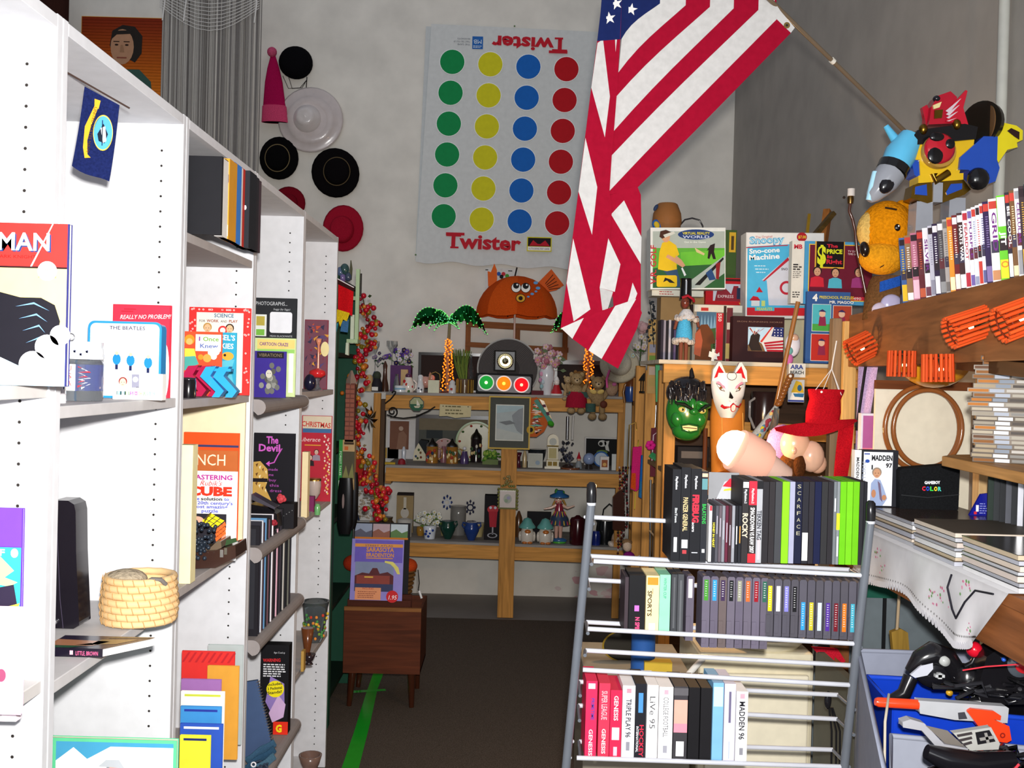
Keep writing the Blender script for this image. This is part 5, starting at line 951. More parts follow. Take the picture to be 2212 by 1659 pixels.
pot(1, 958, 990, [(7, 1000), (8, 975), (5, 960), (4, 955)], '8a5a62:g', 'rose_vase', 'slim dusty rose vase between the amber steins', 'vase', 6.9)
fr = D(1058, 1003, 1); t = thing(fr, 'plant_tray', 'little tray of bright green artificial plants left of the post', 'plant'); MB(fr).box(1042, 992, 1076, 1005, -6, 12, '6a7a4a').build('pot', t); flowers(fr, t, 1058, 984, 16, 10, ('6a9a3a', '8ab04a', '4a7a2a'), 22, 4, 33, '4a7a2a')
pot(1, 1120, 1006, [(8, 1010), (4, 1000), (3.5, 984), (7, 974), (6, 974)], '4a1226:g', 'burgundy_candlestick', 'burgundy waisted candlestick right of the middle post', 'candlestick', 6.7)
solo(MB(D(1135, 1008, 1, 6.72)).lathe(1133, [(5, 1010), (5, 985), (2, 972)], 0, 'b9a47a:g', 10), 'tan_bottle', 'small tan bottle beside the burgundy candlestick', 'bottle')
carton(1140, 980, 1172, 1011, 6.7, 'white embossed square box on the middle deck', 'c2c4bc', 14, lambda b: (b.rect(1142, 982, 1170, 1009, -.4, 'b4b6ac'), b.ell(1161, 1000, 5, d=-.7, m='8fa0b0', n=12)), z=D(1156, 1011, 1, 6.7).o.z)
fr = D(1193, 1012, 1, 6.68); t = thing(fr, 'mantel_clock', 'tiny white and gold grandfather clock on the middle deck', 'clock')
b = MB(fr); b.prism([(1181, 965)] + circ(1193, 950, 12, 12, 12, a0=180, a1=360) + [(1206, 965)], 0, 14, 'd9d2b8:g'); b.box(1182, 963, 1205, 994, 0, 14, 'cfc8ac:g'); b.box(1180, 994, 1207, 1008, -2, 16, 'd9d2b8:g'); b.box(1176, 1008, 1210, 1013, -4, 18, 'e6e0cc:g'); b.build('case', t, .0006)
b = MB(fr); b.ell(1193, 954, 8, d=-.6, m='b9bcb4', n=20); b.rect(1185, 968, 1201, 990, -.6, 'b4a878'); b.build('dial', t); b = MB(fr)
for q in ((1180, 962, 1206, 964), (1180, 993, 1207, 995), (1183, 997, 1192, 1006), (1194, 997, 1203, 1006)): b.rect(*q, -2.6 if q[1] > 994 else -.8, '8a7234')
b.build('gold_trim', t)
fr = D(1228, 1008, 1, 6.78); t = thing(fr, 'crystal_cluster', 'sparkling silver crystal ornament beside the grandfather clock', 'ornament'); b = MB(fr); rd = random.Random(41)
for k in range(46): x, y, d = 1222 + rd.gauss(0, 8), 978 + rd.gauss(0, 16), rd.uniform(-14, 8); r = rd.uniform(2.5, 5); b.lathe(x, [(.2, y + r), (r, y), (.2, y - r)], d, rd.choice(('c9cede:m', 'e9ecf6:m', '8a90aa:m', '3a3e52:g')), 5, flat=True)
b.build('crystal', t)['kind'] = 'stuff'; MB(fr).lathe(1226, [(18, 1010), (16, 1006), (4, 1000)], 0, '3a2c28:g', 14).build('base', t)
fr = D(1250, 1008, 1, 6.75); t = thing(fr, 'gnome_figurine', 'small gnome figurine with red pointed hat beside the blue globe', 'figurine'); MB(fr).lathe(1250, [(8, 1010), (7, 998), (4, 992)], 0, '8a9094:g', 12).build('body', t); MB(fr).ball(1250, 989, -1, 4, m='c9a08a').build('head', t); MB(fr).lathe(1250, [(5, 987), (2, 978), (.4, 972)], 0, 'b01c2a', 10).build('hat', t)
fr = D(1272, 1010, 1, 6.72); t = thing(fr, 'glass_globe', 'misty blue glass globe on dark stand', 'ornament'); MB(fr).ball(1272, 988, 0, 13, m='8a9cc0:g').build('globe', t); MB(fr).lathe(1272, [(9, 1012), (7, 1002), (6, 998)], 0, '2a2422:g', 12).build('stand', t)
fr = D(1297, 988, 1, 7.05); t = thing(fr, 'cow_picture', 'black picture with white cow outline in white edged frame', 'picture')
b = MB(fr)
for q in ((1262, 928, 1336, 931), (1262, 931, 1265, 990), (1333, 931, 1336, 990)): b.box(*q, -3, 2, 'd2d0cc')
b.build('frame', t); b = MB(fr); b.box(1265, 931, 1333, 990, -1, 1, '0e0f10'); b.ell(1300, 941, 9, 7, -1.5, 'c9c9c4'); b.ell(1297, 942, 4, 4, -1.9, '121212'); b.poly([(1304, 937), (1315, 935), (1313, 945), (1316, 958), (1308, 955)], -1.5, 'c9c9c4'); b.ell(1300, 960, 12, 5, -1.5, '5f7a3a'); b.build('print', t)
fr = D(1298, 1008, 1, 6.8); b = MB(fr); b.dlathe(1298, 988, [(17, 0), (17, -2), (11, 2), (0, 2)], 'b4c2d0:g', 24); b.ring(1298, 988, 14, 17, -2.4, '2a5a9a', 24); solo(b, 'blue_plate', 'small white plate with blue rim in front of the cow picture', 'plate')
for x0, y0, x1, y1, c, lab in ((1296, 990, 1315, 1019, 'd9d4ce', 'tiny white photo frame with brown picture on the middle deck'), (1321, 985, 1331, 1020, 'c9ccc8', 'slim white block at the right end of the middle deck')):
    def fn(b, x0=x0, y0=y0, x1=x1, y1=y1):
        if x1 - x0 > 12: b.rect(x0 + 3, y0 + 7, x1 - 3, y1 - 6, -.4, '9a5a3a'); b.ell((x0 + x1) / 2, y1 - 12, 4, d=-.8, m='d8a860', n=10)
    carton(x0, y0, x1, y1, 6.68, lab, c, 8, fn, z=D((x0 + x1) / 2, y1, 1, 6.68).o.z, name='photo_frame' if x1 - x0 > 12 else 'white_block', cat='frame' if x1 - x0 > 12 else 'block')
fr = D(1236, 1012, 1, 6.7); solo(MB(fr).lathe(1232, [(20, 1013), (21, 1009), (16, 1010)], 0, '7a4222:g', 18), 'amber_dish', 'low amber dish in front of the crystal ornament', 'dish')
fr = D(1163, 985, 1, 6.95); t = thing(fr, 'glass_animals', 'dark glass bowl behind the white embossed box', 'bowl'); MB(fr).lathe(1160, [(10, 990), (18, 965), (20, 952), (17, 952)], 0, '23282c:g', 16).build('bowl_body', t); t.name = 'glass_bowl'
fr = Fr(1170, 905, YH - .05); t = thing(fr, 'mosaic_gecko', 'orange mosaic fish ornament with green tail beside the hanging picture', 'ornament')
b = MB(fr); b.prism([(1143, 862), (1158, 858), (1170, 870), (1183, 895), (1184, 915), (1176, 932), (1160, 944), (1146, 944), (1143, 925)], -3, 8, 'b8561c'); b.build('body', t, .002)
b = MB(fr); b.prism([(1152, 866), (1160, 862), (1186, 898), (1196, 912), (1188, 920), (1178, 902)], -6, -3, '4f8a7a'); b.build('back_band', t); b = MB(fr); b.prism([(1164, 862), (1174, 866), (1192, 904), (1185, 902)], -5.5, -3, 'b8902a:g'); b.prism([(1170, 874), (1177, 873), (1179, 879), (1172, 880)], -6.2, -5.5, '5a2a3a'); b.prism([(1178, 890), (1185, 889), (1187, 896), (1181, 897)], -6.2, -5.5, '5a2a3a'); b.build('stripes', t)
b = MB(fr); b.ball(1190, 914, -4, 8, 6, 5, '3f9a2a:p', rot=40); b.build('tail_tuft', t); b = MB(fr); rd = random.Random(44)
for k in range(26): b.poly([(rd.uniform(1146, 1172) + 3.2 * math.cos(q * 1.57 + k), 872 + k * 2.5 + 3 * math.sin(q * 1.57 + k)) for q in range(4)], -3.4 - k * .01, rd.choice(('3f8a5a', 'd8c8b0', 'e8a060', '7a2a3a', '6ab09a', 'f2d8d0')))
b.build('mosaic_chips', t); b = MB(fr); b.ring(1147, 929, 5, 9, -4.4, 'b8902a', 18); b.ell(1147, 929, 5, d=-4.2, m='17130f', n=14); b.build('eye', t)
fr = Fr(1237, 925, 6.75); b = MB(fr); b.tube([(1238, 898, 0), (1237, 950, 0)], 2.6, 'c9c6c0:g', 10); b.tube([(1226, 900, 4), (1226, 950, 4)], 3.4, '8f9094:m', 8); solo(b, 'hanging_candle', 'pair of pale hanging wind chime tubes below the teddy bears', 'wind chime')
# --- bottom deck
fr = Fr(787, 1122, 6.56); t = thing(fr, 'shell_bag', 'clear plastic bag of shells in a white frame below the garland', 'bag')
b = MB(fr); b.box(766, 1056, 806, 1124, 0, 8, 'd2d0cc'); b.build('bag_body', t); b = MB(fr); rd = random.Random(50)
for k in range(60): b.ball(rd.uniform(769, 802), rd.uniform(1060, 1120), -1, rd.uniform(2, 4.5), rd.uniform(1.5, 3), 2, rd.choice(('b9ac98', 'a89a86', 'cfc6b8', '8f8472')), 6, 5)
o = b.build('shells', t); o['kind'] = 'stuff'; b = MB(fr); b.tube([(766, 1060, -4), (768, 1100, -4), (776, 1124, -4)], 2.4, '23304a', 6); b.tube([(790, 1058, 3), (806, 1020, 0), (813, 1000, 0)], .8, '8a8478', 5); b.build('strap', t)
pot(2, 837, 1128, [(9, 1170), (10, 1140), (13, 1108), (10, 1094), (12, 1088), (10, 1088)], '4a3822:g', 'brown_vase', 'tall brown olive vase below the garland', 'vase', 6.75, lambda fr, t: MB(fr).tube([(843, 1092, 0), (850, 1100, 0), (846, 1120, 0)], 1.6, '4a3822:g', 6).build('handle', t))
fr = D(874, 1160, 2, 6.9); t = thing(fr, 'tan_carton', 'tan carton with pale bottle picture and dark top on the bottom deck', 'box'); b = MB(fr); b.box(855, 1078, 891, 1165, 0, 16, 'a08a62'); b.rect(870, 1084, 876, 1110, -.5, 'cfc8b8'); b.ell(873, 1118, 9, 11, -.5, 'c4beb4'); b.build('carton_body', t); MB(fr).box(856, 1075, 891, 1080, -1, 17, '241a18').build('lid', t)
pot(2, 874, 1160, [(16, 1165), (15, 1150), (17, 1125), (10, 1122)], 'b8b4ac:g', 'round_jar', 'pale round jar in front of the tan carton', 'jar', 6.75)
fr = D(928, 1163, 2); t = thing(fr, 'blue_white_pot', 'blue and white china pot with white silk flowers', 'plant'); b = MB(fr); b.lathe(928, [(11, 1164), (13, 1150), (15, 1136), (14, 1135)], 0, 'd2d8e2:g', 18); b.build('pot', t); b = MB(fr)
for x, y in ((922, 1146), (929, 1150), (935, 1144), (926, 1157), (931, 1142), (920, 1152)): b.ball(x, y, -12, 3, 3, 1.5, '1f3a8a', 6, 5)
b.build('painted_pattern', t); flowers(fr, t, 922, 1120, 32, 16, ('d2d2c8', 'c4c8be', 'dcdcd2'), 40, 5, 52, '5f7a3a')
pot(2, 908, 1152, [(6, 1155), (9, 1142), (8, 1134), (5, 1132)], 'a0742a:g', 'amber_pot', 'small amber pot left of the blue and white pot', 'pot', 6.8)
def urn(x, y, c, label, Y=None):
    fr = D(x, y, 2, Y); t = thing(fr, 'handled_vase', label, 'vase', None); MB(fr).lathe(x, [(7, y), (9, y - 4), (16, y - 20), (17, y - 28), (13, y - 34), (14, y - 39), (12, y - 39)], 0, c, 20).build('vase_body', t)
    for k in (-1, 1): MB(fr).tube([(x + k * 12, y - 36, 0), (x + k * 19, y - 38, 0), (x + k * 20, y - 32, 0), (x + k * 16, y - 26, 0)], 1.8, c, 8).build('handle', t)
urn(967, 1164, '123a30:g', 'dark green two handled vase on the bottom deck'); urn(1018, 1167, '1f3a78:g', 'blue two handled vase on the bottom deck')
pot(2, 989, 1155, [(16, 1158), (17, 1110), (17, 1093), (15, 1093)], '7a7874:g', 'grey_cylinder', 'smoky grey cylinder vase behind the green vase', 'vase', 6.9)
for x, y, lab in ((963, 1130, 'cream cup with gold rim behind the green vase'), (1033, 1130, 'cream and dark red cup behind the blue vase')): pot(2, x, y, [(8, 1164), (10, 1130), (14, 1104), (15, 1101), (12, 1102)], 'b0a070:g', 'gold_cup', lab, 'cup', 6.85)
fr = D(1020, 1142, 2, 6.9); solo(MB(fr).lathe(1018, [(10, 1164), (11, 1140), (10, 1112)], 0, '5a1a1a:g', 14), 'red_tumbler', 'dark red tumbler behind the blue vase', 'tumbler')
for x, y, lab in ((966, 1085, 'blue and white star trivet hung on the wall'), (1016, 1096, 'dark blue cut out ornament hung above the blue vase')):
    fr = Fr(x, y, 7.2); b = MB(fr)
    for k in range(8): a = k * .785; b.prism([(x + 10 * math.cos(a - .25), y + 14 * math.sin(a - .25)), (x + 12 * math.cos(a), y + 17 * math.sin(a)), (x + 10 * math.cos(a + .25), y + 14 * math.sin(a + .25)), (x + 6 * math.cos(a), y + 8 * math.sin(a))], -2, 2, '22356f' if x < 1000 else '2a2c44')
    b.ring(x, y, 5, 8, -2.4, 'c9d0de' if x < 1000 else '2a2c44', 16); solo(b, 'trivet', lab, 'trivet')
def fn(b): b.ell(1063, 1102, 12, 9, -.5, 'b83a40'); b.poly([(1054, 1106), (1073, 1106), (1071, 1140), (1057, 1140)], -.8, 'a82634'); b.ell(1058, 1098, 3, d=-1, m='c9ccd8', n=10); b.ell(1068, 1098, 3, d=-1, m='c9ccd8', n=10); b.ring(1063, 1158, 8, 11, -.8, '9a9aa0', 20, .5); b.rect(1062, 1140, 1065, 1156, -.8, '9a9aa0')
carton(1045, 1071, 1079, 1168, 6.72, 'tall black box with red drink picture left of the post', '131014', 22, fn, z=D(1062, 1168, 2, 6.72).o.z)
fr = Fr(1096, 1097, YH - .04); t = thing(fr, 'trinket_tile', 'small square floral tile in ornate green gold bracket on the post', 'tile'); b = MB(fr); b.box(1076, 1055, 1117, 1100, 0, 4, '6a6a34:g')
for k in range(12): b.ball(1076 + (k % 2) * 41, 1056 + k * 3.8, 0, 2.6, m='7a7a3a:g', nu=6, nv=5)
for k in range(6): b.ball(1084 + k * 5, 1050 - (k % 3) * 2 * (k < 4), 0, 3, m='7a7a44:g', nu=6, nv=5)
b.build('bracket', t); b = MB(fr); b.box(1079, 1060, 1113, 1096, -4, 0, 'cbbfb8:g'); b.ell(1096, 1077, 9, 10, -4.4, 'a8aca0'); b.ell(1098, 1075, 4, 4, -4.8, '9a98b0', 10); b.ell(1093, 1081, 4, 4, -4.8, '8fa088', 10); b.build('tile_face', t)
fr = Fr(1098, 1035, YH - .04); b = MB(fr)
for k in range(9): a = k * .7; b.ball(1098 + 6 * math.cos(a) * (k % 2 + .5), 1036 + 7 * math.sin(a), 0, 3, m='8a7a4a:g', nu=6, nv=5)
solo(b, 'gilt_flower', 'small gilt flower ornament on the post above the tile', 'ornament')
fr = D(1130, 1150, 2, 6.9); t = thing(fr, 'wooden_figure', 'brown carved wooden figure behind the duck figurines', 'figurine'); MB(fr).lathe(1120, [(9, 1166), (10, 1130), (7, 1108), (2, 1094)], 0, '5a3a20:g', 12).build('figure_body', t)
solo(MB(D(1160, 1150, 2, 7.0)).box(1138, 1100, 1190, 1168, 0, 10, '17151a'), 'black_slate', 'black slate standing behind the duck figurines', 'panel')
for x, y, lab in ((1138, 1174, 'white duck figurine with wide teal hat, nearer the post'), (1177, 1177, 'white duck figurine with wide teal hat, nearer the doll')):
    fr = D(x, y, 2); t = thing(fr, 'duck_figurine', lab, 'figurine', 'duck figurines'); MB(fr).lathe(x, [(12, y), (15, y - 8), (16, y - 20), (12, y - 30)], 0, 'cfc8bc:g', 16).build('body', t)
    for k in (-1, 1): MB(fr).ball(x + k * 15, y - 14, 0, 4, 11, 6, 'cfc8bc:g', 8, 6).build('wing', t)
    MB(fr).ball(x, y - 33, 0, 13, 11, 12, 'cfc8bc:g').build('head', t); MB(fr).ball(x + 1, y - 26, -12, 7, 4.5, 5, 'b86a2c:g').build('bill', t); MB(fr).lathe(x, [(18, y - 33), (18.5, y - 36), (12, y - 44), (8, y - 52), (1, y - 55)], -2, '5f9f98:g', 20).build('hat', t)
    b = MB(fr); b.ball(x - 5, y - 2, -11, 6, 3, 5, 'b86a2c:g'); b.ball(x + 6, y - 2, -11, 6, 3, 5, 'b86a2c:g'); b.build('feet', t)
fr = D(1206, 1172, 2, 6.7); t = thing(fr, 'ceramic_doll', 'ceramic doll with wide blue hat and striped skirt', 'doll')
MB(fr).ball(1208, 1166, 0, 17, 6, 10, '2f5a8a:g').build('base', t); MB(fr).ball(1208, 1170, -2, 15, 4, 9, '4aa03a:g').build('grass_base', t)
for k in (-5, 4): MB(fr).lathe(1206 + k, [(3.4, 1163), (4, 1150), (5, 1128)], 0, 'd0a494:g', 10).build('leg', t)
b = MB(fr); b.lathe(1207, [(23, 1132), (20, 1118), (10, 1102)], 0, '2f3f56:g', 18)
for k in range(7): a = math.pi * (1.08 + k * .14); b.tube([(1207 + 23.4 * math.cos(a), 1131, 23.4 * math.sin(a)), (1207 + 11 * math.cos(a), 1103, 11 * math.sin(a))], 1.5, ('c8a83a', 'b83a5a')[k % 2], 5)
b.build('skirt', t); MB(fr).lathe(1206, [(10, 1104), (9, 1094), (7, 1086)], 0, '8a2a3a:g', 12).build('bodice', t)
for k in (-1, 1): MB(fr).tube([(1206 + k * 7, 1090, 0), (1206 + k * 18, 1096, -2), (1206 + k * 33, 1093 + (-3 if k > 0 else 6), -3)], [4.5, 3, 1.6], 'd8b4a0:g', 8).build('arm', t); MB(fr).tube([(1206 + k * 8, 1078, 0), (1206 + k * 14, 1090, -2)], 2.2, 'a8803a', 6).build('braid', t)
b = MB(fr); b.ball(1204, 1078, 0, 9, 10, 8, 'd8b4a0:g'); b.build('head', t); b = MB(fr); b.ball(1199, 1082, -7, 2, 2, 1, 'c85a5a', 6, 5); b.ball(1208, 1082, -7, 2, 2, 1, 'c85a5a', 6, 5); b.ball(1204, 1084, -8, 1.6, 1, 1, 'b02a34', 6, 5); b.rect(1197, 1074, 1211, 1076, -8.6, '1a1412'); b.build('face', t)
b = MB(fr); b.lathe(1206, [(21, 1072), (21, 1069), (10, 1064), (8, 1058)], 0, '2a5f96:g', 20); b.build('hat', t); b = MB(fr); b.ball(1199, 1060, -3, 4, 6, 3, '3a7a3a'); b.ball(1213, 1062, -3, 4, 4, 3, '3a7a3a'); b.build('hat_leaves', t)
pot(2, 1247, 1175, [(16, 1176), (17, 1172), (17, 1122), (15, 1118), (8, 1116), (3, 1112)], '3a0e14:g', 'oxblood_canister', 'dark oxblood lidded canister beside the ceramic doll', 'canister', 6.68)
fr = D(1305, 1178, 2, 6.75); t = thing(fr, 'watering_can', 'black metal watering can with thin hoop handle', 'watering can'); MB(fr).lathe(1306, [(20, 1181), (20, 1150), (17, 1128)], 0, '16181a:g', 18).build('can_body', t); MB(fr).prism([(1290, 1135), (1280, 1120), (1286, 1118), (1300, 1126)], -4, 4, '16181a:g').build('spout', t); MB(fr).tube([(1299, 1126, 0), (1302, 1104, 0), (1314, 1092, 0), (1326, 1100, 0), (1328, 1128, 0)], 1.5, '16181a', 6).build('handle', t)
pot(2, 1287, 1180, [(9, 1182), (10, 1160), (7, 1150)], '1a2a78:g', 'cobalt_jar', 'small cobalt blue glass jar beside the watering can', 'jar', 6.68)
fr = D(1333, 1190, 2, 6.66); t = thing(fr, 'conch_shell', 'striped pink and tan conch shell at the right end of the bottom deck', 'shell'); b = MB(fr)
b.lathe(1333, [(1, 1196), (8, 1190), (14, 1178), (12, 1168), (8, 1160), (4, 1154), (1, 1150)], 0, 'c9a88a:g', 14); b.ball(1320, 1186, -3, 9, 6, 6, 'd8c8b8:g', rot=40); b.build('shell_body', t); b = MB(fr)
for k in range(4): b.tube([(1333 + (13 - k * 3) * math.cos(a), 1176 - k * 6, (13 - k * 3) * math.sin(a)) for a in [math.pi * (1 + j / 6) for j in range(7)]], 1, '7a4a30', 5)
b.build('bands', t)
# ---------------------------------------------------------------- left of the aisle, beyond the white bookcases
fr = Wf(-.98, 4.9, 0); t = thing(fr, 'green_cabinet', 'dark green open cabinet standing beyond the white bookcases', 'cabinet')
GC = '1f4a38'
MB(fr).wbox(-1.15, 4.42, FZ, -.775, 4.45, 2.02, GC).build('side_panel', t, .002); MB(fr).wbox(-1.15, 5.1, FZ, -.78, 5.13, 2.02, GC).build('side_panel', t, .002); MB(fr).wbox(-1.17, 4.42, FZ, -1.15, 5.13, 2.02, '141c18').build('back_panel', t); MB(fr).wbox(-.785, 4.45, FZ, -.77, 4.5, 2.02, GC).build('stile', t)
for z in (.1, .5, .9, 1.22, 1.66, 2.0): MB(fr).wbox(-1.15, 4.45, z, -.785, 5.1, z + .02, '16281f').build('shelf', t)
def S(x, y, Y, z=None): return Fr(x, y, Y, z=z)
fr = S(752, 951, 4.55); t = thing(fr, 'toy_tower', 'toy brick castle tower with peaked roof beside the garland', 'toy'); b = MB(fr); b.box(744, 828, 764, 955, 0, 22, '6a3a30')
for i in range(12):
    for j in range(2): b.rect(745 + j * 10 - (i % 2) * 1, 832 + i * 10, 753 + j * 10, 839 + i * 10, -.4, '8a5040')
b.build('tower', t, .001); MB(fr).lathe(754, [(12, 830), (11, 822), (2, 800)], 11, '8a7468', 4, flat=True).build('roof', t)
fr = S(746, 1060, 4.55); t = thing(fr, 'video_box', 'small boxed video with green spine and forest cover', 'video'); b = MB(fr); b.box(738, 950, 764, 1058, 0, 24, 'b0946a'); b.rect(738, 975, 764, 1035, -.5, '4a4636'); b.rect(741, 955, 762, 960, -.5, '3a2a1c'); b.rect(742, 964, 750, 972, -.5, 'b8602c'); b.poly([(738, 1035), (746, 1005), (752, 1030), (760, 1000), (764, 1035)], -.8, '7a7a4a'); b.build('sleeve', t); b = MB(fr); b.box(730, 950, 738, 1058, 0, 24, '2f8a3f'); b.text('FOREST TALES', 732, 975, 4, 'dfeedd', 52, -.5, rot=90); b.rect(731, 1038, 737, 1056, -.5, 'e9e9e4'); b.build('spine', t)
for x, y, lab in ((746, 1092, 'black vinyl disc hanging, farther forward of the two'), (757, 1080, 'black vinyl disc hanging behind the other disc')):
    fr = S(x, y, 4.5 if x < 750 else 4.58); b = MB(fr); b.lathe(x, [(14, y - 60), (17, y - 30), (17, y + 40), (12, y + 62)], 0, '0e0d0f:g', 16, sq=.3); b.ell(x - 4, y - 10, 2.6, 16, -6, '7a6a68', 14); solo(b, 'vinyl_disc', lab + ' beside the green cabinet', 'record')
fr = S(766, 668, 4.66); t = thing(fr, 'mint_shelf', 'mint green painted hanging shelf frame edge above the garland', 'shelf'); MB(fr).box(767, 581, 775, 742, 0, 10, 'a9bf98').build('upright', t, .001); MB(fr).box(758, 680, 766, 742, -2, 12, 'c9d2bc').build('front_rail', t, .001); MB(fr).box(752, 733, 776, 741, -12, 26, 'a9bf98').build('ledge', t, .001); MB(fr).prism([(751, 741), (757, 741), (757, 768), (750, 766)], -12, 0, 'c9d2bc').build('bracket', t); MB(fr).box(776, 590, 779, 640, 4, 8, '2a2622').build('dowel', t); MB(fr).box(722, 640, 768, 648, 4, 9, 'a9bf98').build('arm', t)
fr = S(746, 660, 4.45); t = thing(fr, 'doll_outfit', 'red and yellow fringed cloth doll costume hung from the mint shelf', 'costume'); b = MB(fr); b.sheet([[(729 + u * 34 - v * 2, 612 + u * 14 + v * 56, 2 * math.sin(u * 6) + v * 3) for u in [i / 6 for i in range(7)]] for v in (0, .33, .66, 1)], 'c8141c:f', th=2); b.build('red_cloth', t)
b = MB(fr); b.sheet([[(728 + u * 36, 604 + u * 16 + v * 10, -2) for u in (0, .5, 1)] for v in (0, 1)], '3a1c1c:f', th=1); b.tube([(728, 603, -3), (764, 621, -3)], 1.2, 'e9dcdc', 6); b.build('sash', t); b = MB(fr); b.prism([(726, 668), (756, 676), (750, 694), (742, 690), (736, 706), (732, 694), (725, 700)], -1, 2, 'd8b820:f'); b.build('yellow_fringe', t); b = MB(fr); b.prism([(726, 700), (732, 698), (729, 716), (725, 722)], -1, 2, '2f8a9a:f'); b.prism([(738, 694), (754, 690), (752, 718), (736, 716)], 3, 6, '3f6a94:f'); b.build('blue_fringe', t)
fr = S(742, 604, 4.6); t = thing(fr, 'dark_glassware', 'dark bluish glass ornament cluster on top of the green cabinet', 'ornament'); b = MB(fr)
for x, y, r, c in ((735, 588, 9, '4a5a7a:g'), (744, 582, 10, '2f4a4a:g'), (740, 600, 8, '6a5a8a:g'), (752, 598, 8, '3a4458:g')): b.ball(x, y, 0, r, r * 1.3, r, c)
b.build('glass_body', t); MB(fr).tube([(756, 604, 0), (758, 580, 0), (757, 562, 0)], [4, 3, 1], '4a4a34:g', 8).build('spire', t)
# garland of berries
fr = S(790, 880, 5.0); t = thing(fr, 'berry_garland', 'long garland of red and orange berries hanging beside the display shelf', 'garland')
path = [(778, 645), (787, 680), (795, 705), (785, 735), (795, 745), (778, 770), (782, 790), (774, 815), (770, 840), (768, 865), (772, 900), (778, 935), (774, 960), (786, 985), (800, 1010), (792, 1035), (812, 1050), (822, 1062), (838, 1062), (820, 1085), (822, 1105), (825, 1122)]
rd = random.Random(77); pts = []
for i in range(250):
    u = i / 250 * (len(path) - 1); k = int(u); f = u - k; a, c = path[k], path[k + 1]; sp = 13 if k < 14 else 11
    pts.append((a[0] + (c[0] - a[0]) * f + rd.gauss(0, sp * .8), a[1] + (c[1] - a[1]) * f + rd.gauss(0, 6), rd.uniform(-18, 18), rd.uniform(4, 6.8), rd.choice(('b01426:g', 'b01426:g', 'c8222c:g', '8a0f22:g', 'c8782a:g', 'b8641c:g', '7a6a1c:g'))))
MB(fr).tube([(x, y, 0) for x, y in path], 1.3, '4a3a22', 6).build('vine', t)
for p in pts[:100]: MB(fr).ball(p[0], p[1], p[2], p[3], m=p[4], nu=9, nv=6).build('berry', t)
b = MB(fr)
for p in pts[100:]: b.ball(p[0], p[1], p[2], p[3], m=p[4], nu=8, nv=6)
o = b.build('berry', t); o['kind'] = 'stuff'
b = MB(fr)
for i in range(16): x, y = path[i % 20][0] + rd.uniform(-14, 14), path[i % 20][1] + rd.uniform(-8, 8); b.poly([(x, y, 4), (x + 4, y - 4, 0), (x + 9, y - 2, 4), (x + 4, y + 3, 6)], 0, rd.choice(('4a5a2a', '8a7a5a', '2f3f22')))
o = b.build('leaf', t); o['kind'] = 'stuff'
solo(MB(S(775, 1030, 5.05)).box(765, 985, 784, 1050, 0, 14, 'a82a24:f'), 'red_cloth', 'strip of red cloth behind the berry garland', 'cloth')
fr = S(800, 930, 6.56); t = thing(fr, 'gold_star_ornament', 'crumpled antique gold leaf ornament behind the garland', 'ornament'); b = MB(fr)
for k in range(9): a = k * .7; b.poly([(797, 905, 0), (797 + 20 * math.cos(a), 905 + 30 * math.sin(a), -6), (797 + 12 * math.cos(a + .5), 905 + 18 * math.sin(a + .5), 6)], 0, ('6a5228:m', '8a6c30:m', '3f301c:g')[k % 3])
b.build('leaves', t)
# record stand with atlases
Ys = 4.74
fr = Fr(822, 1530, Ys, z=FZ + .0005); t = thing(fr, 'magazine_stand', 'dark walnut record stand on tapered legs beside the green cabinet', 'stand')
WN = '5a2c18:wx'; k = fr.k
b = MB(fr); b.box(738, 1318, 905, 1456, 0, 5, WN); b.build('front_panel', t, .001); b = MB(fr); b.box(738, 1318, 905, 1456, 150, 155, WN); b.build('rear_panel', t, .001); MB(fr).box(738, 1450, 905, 1456, 5, 150, WN).build('bottom_panel', t)
MB(fr).box(738, 1312, 905, 1320, -2, 6, '8a5a30:wx').build('rim', t, .001)
for x in (738, 900): MB(fr).box(x, 1318, x + 5, 1456, 5, 150, WN).build('side_panel', t, .001)
for i in range(2): MB(fr).box(742, 1292 + i * 8, 880, 1450, 40 - i * 22, 46 - i * 22, '4a2012:wx').build('divider', t)
for x in (752, 888):
    for d in (10, 142): MB(fr).tube([(x + (6 if x < 800 else -2), 1455, d), (x, 1530, d)], [9, 5.5], '3a1c10:g', 12).build('leg', t)
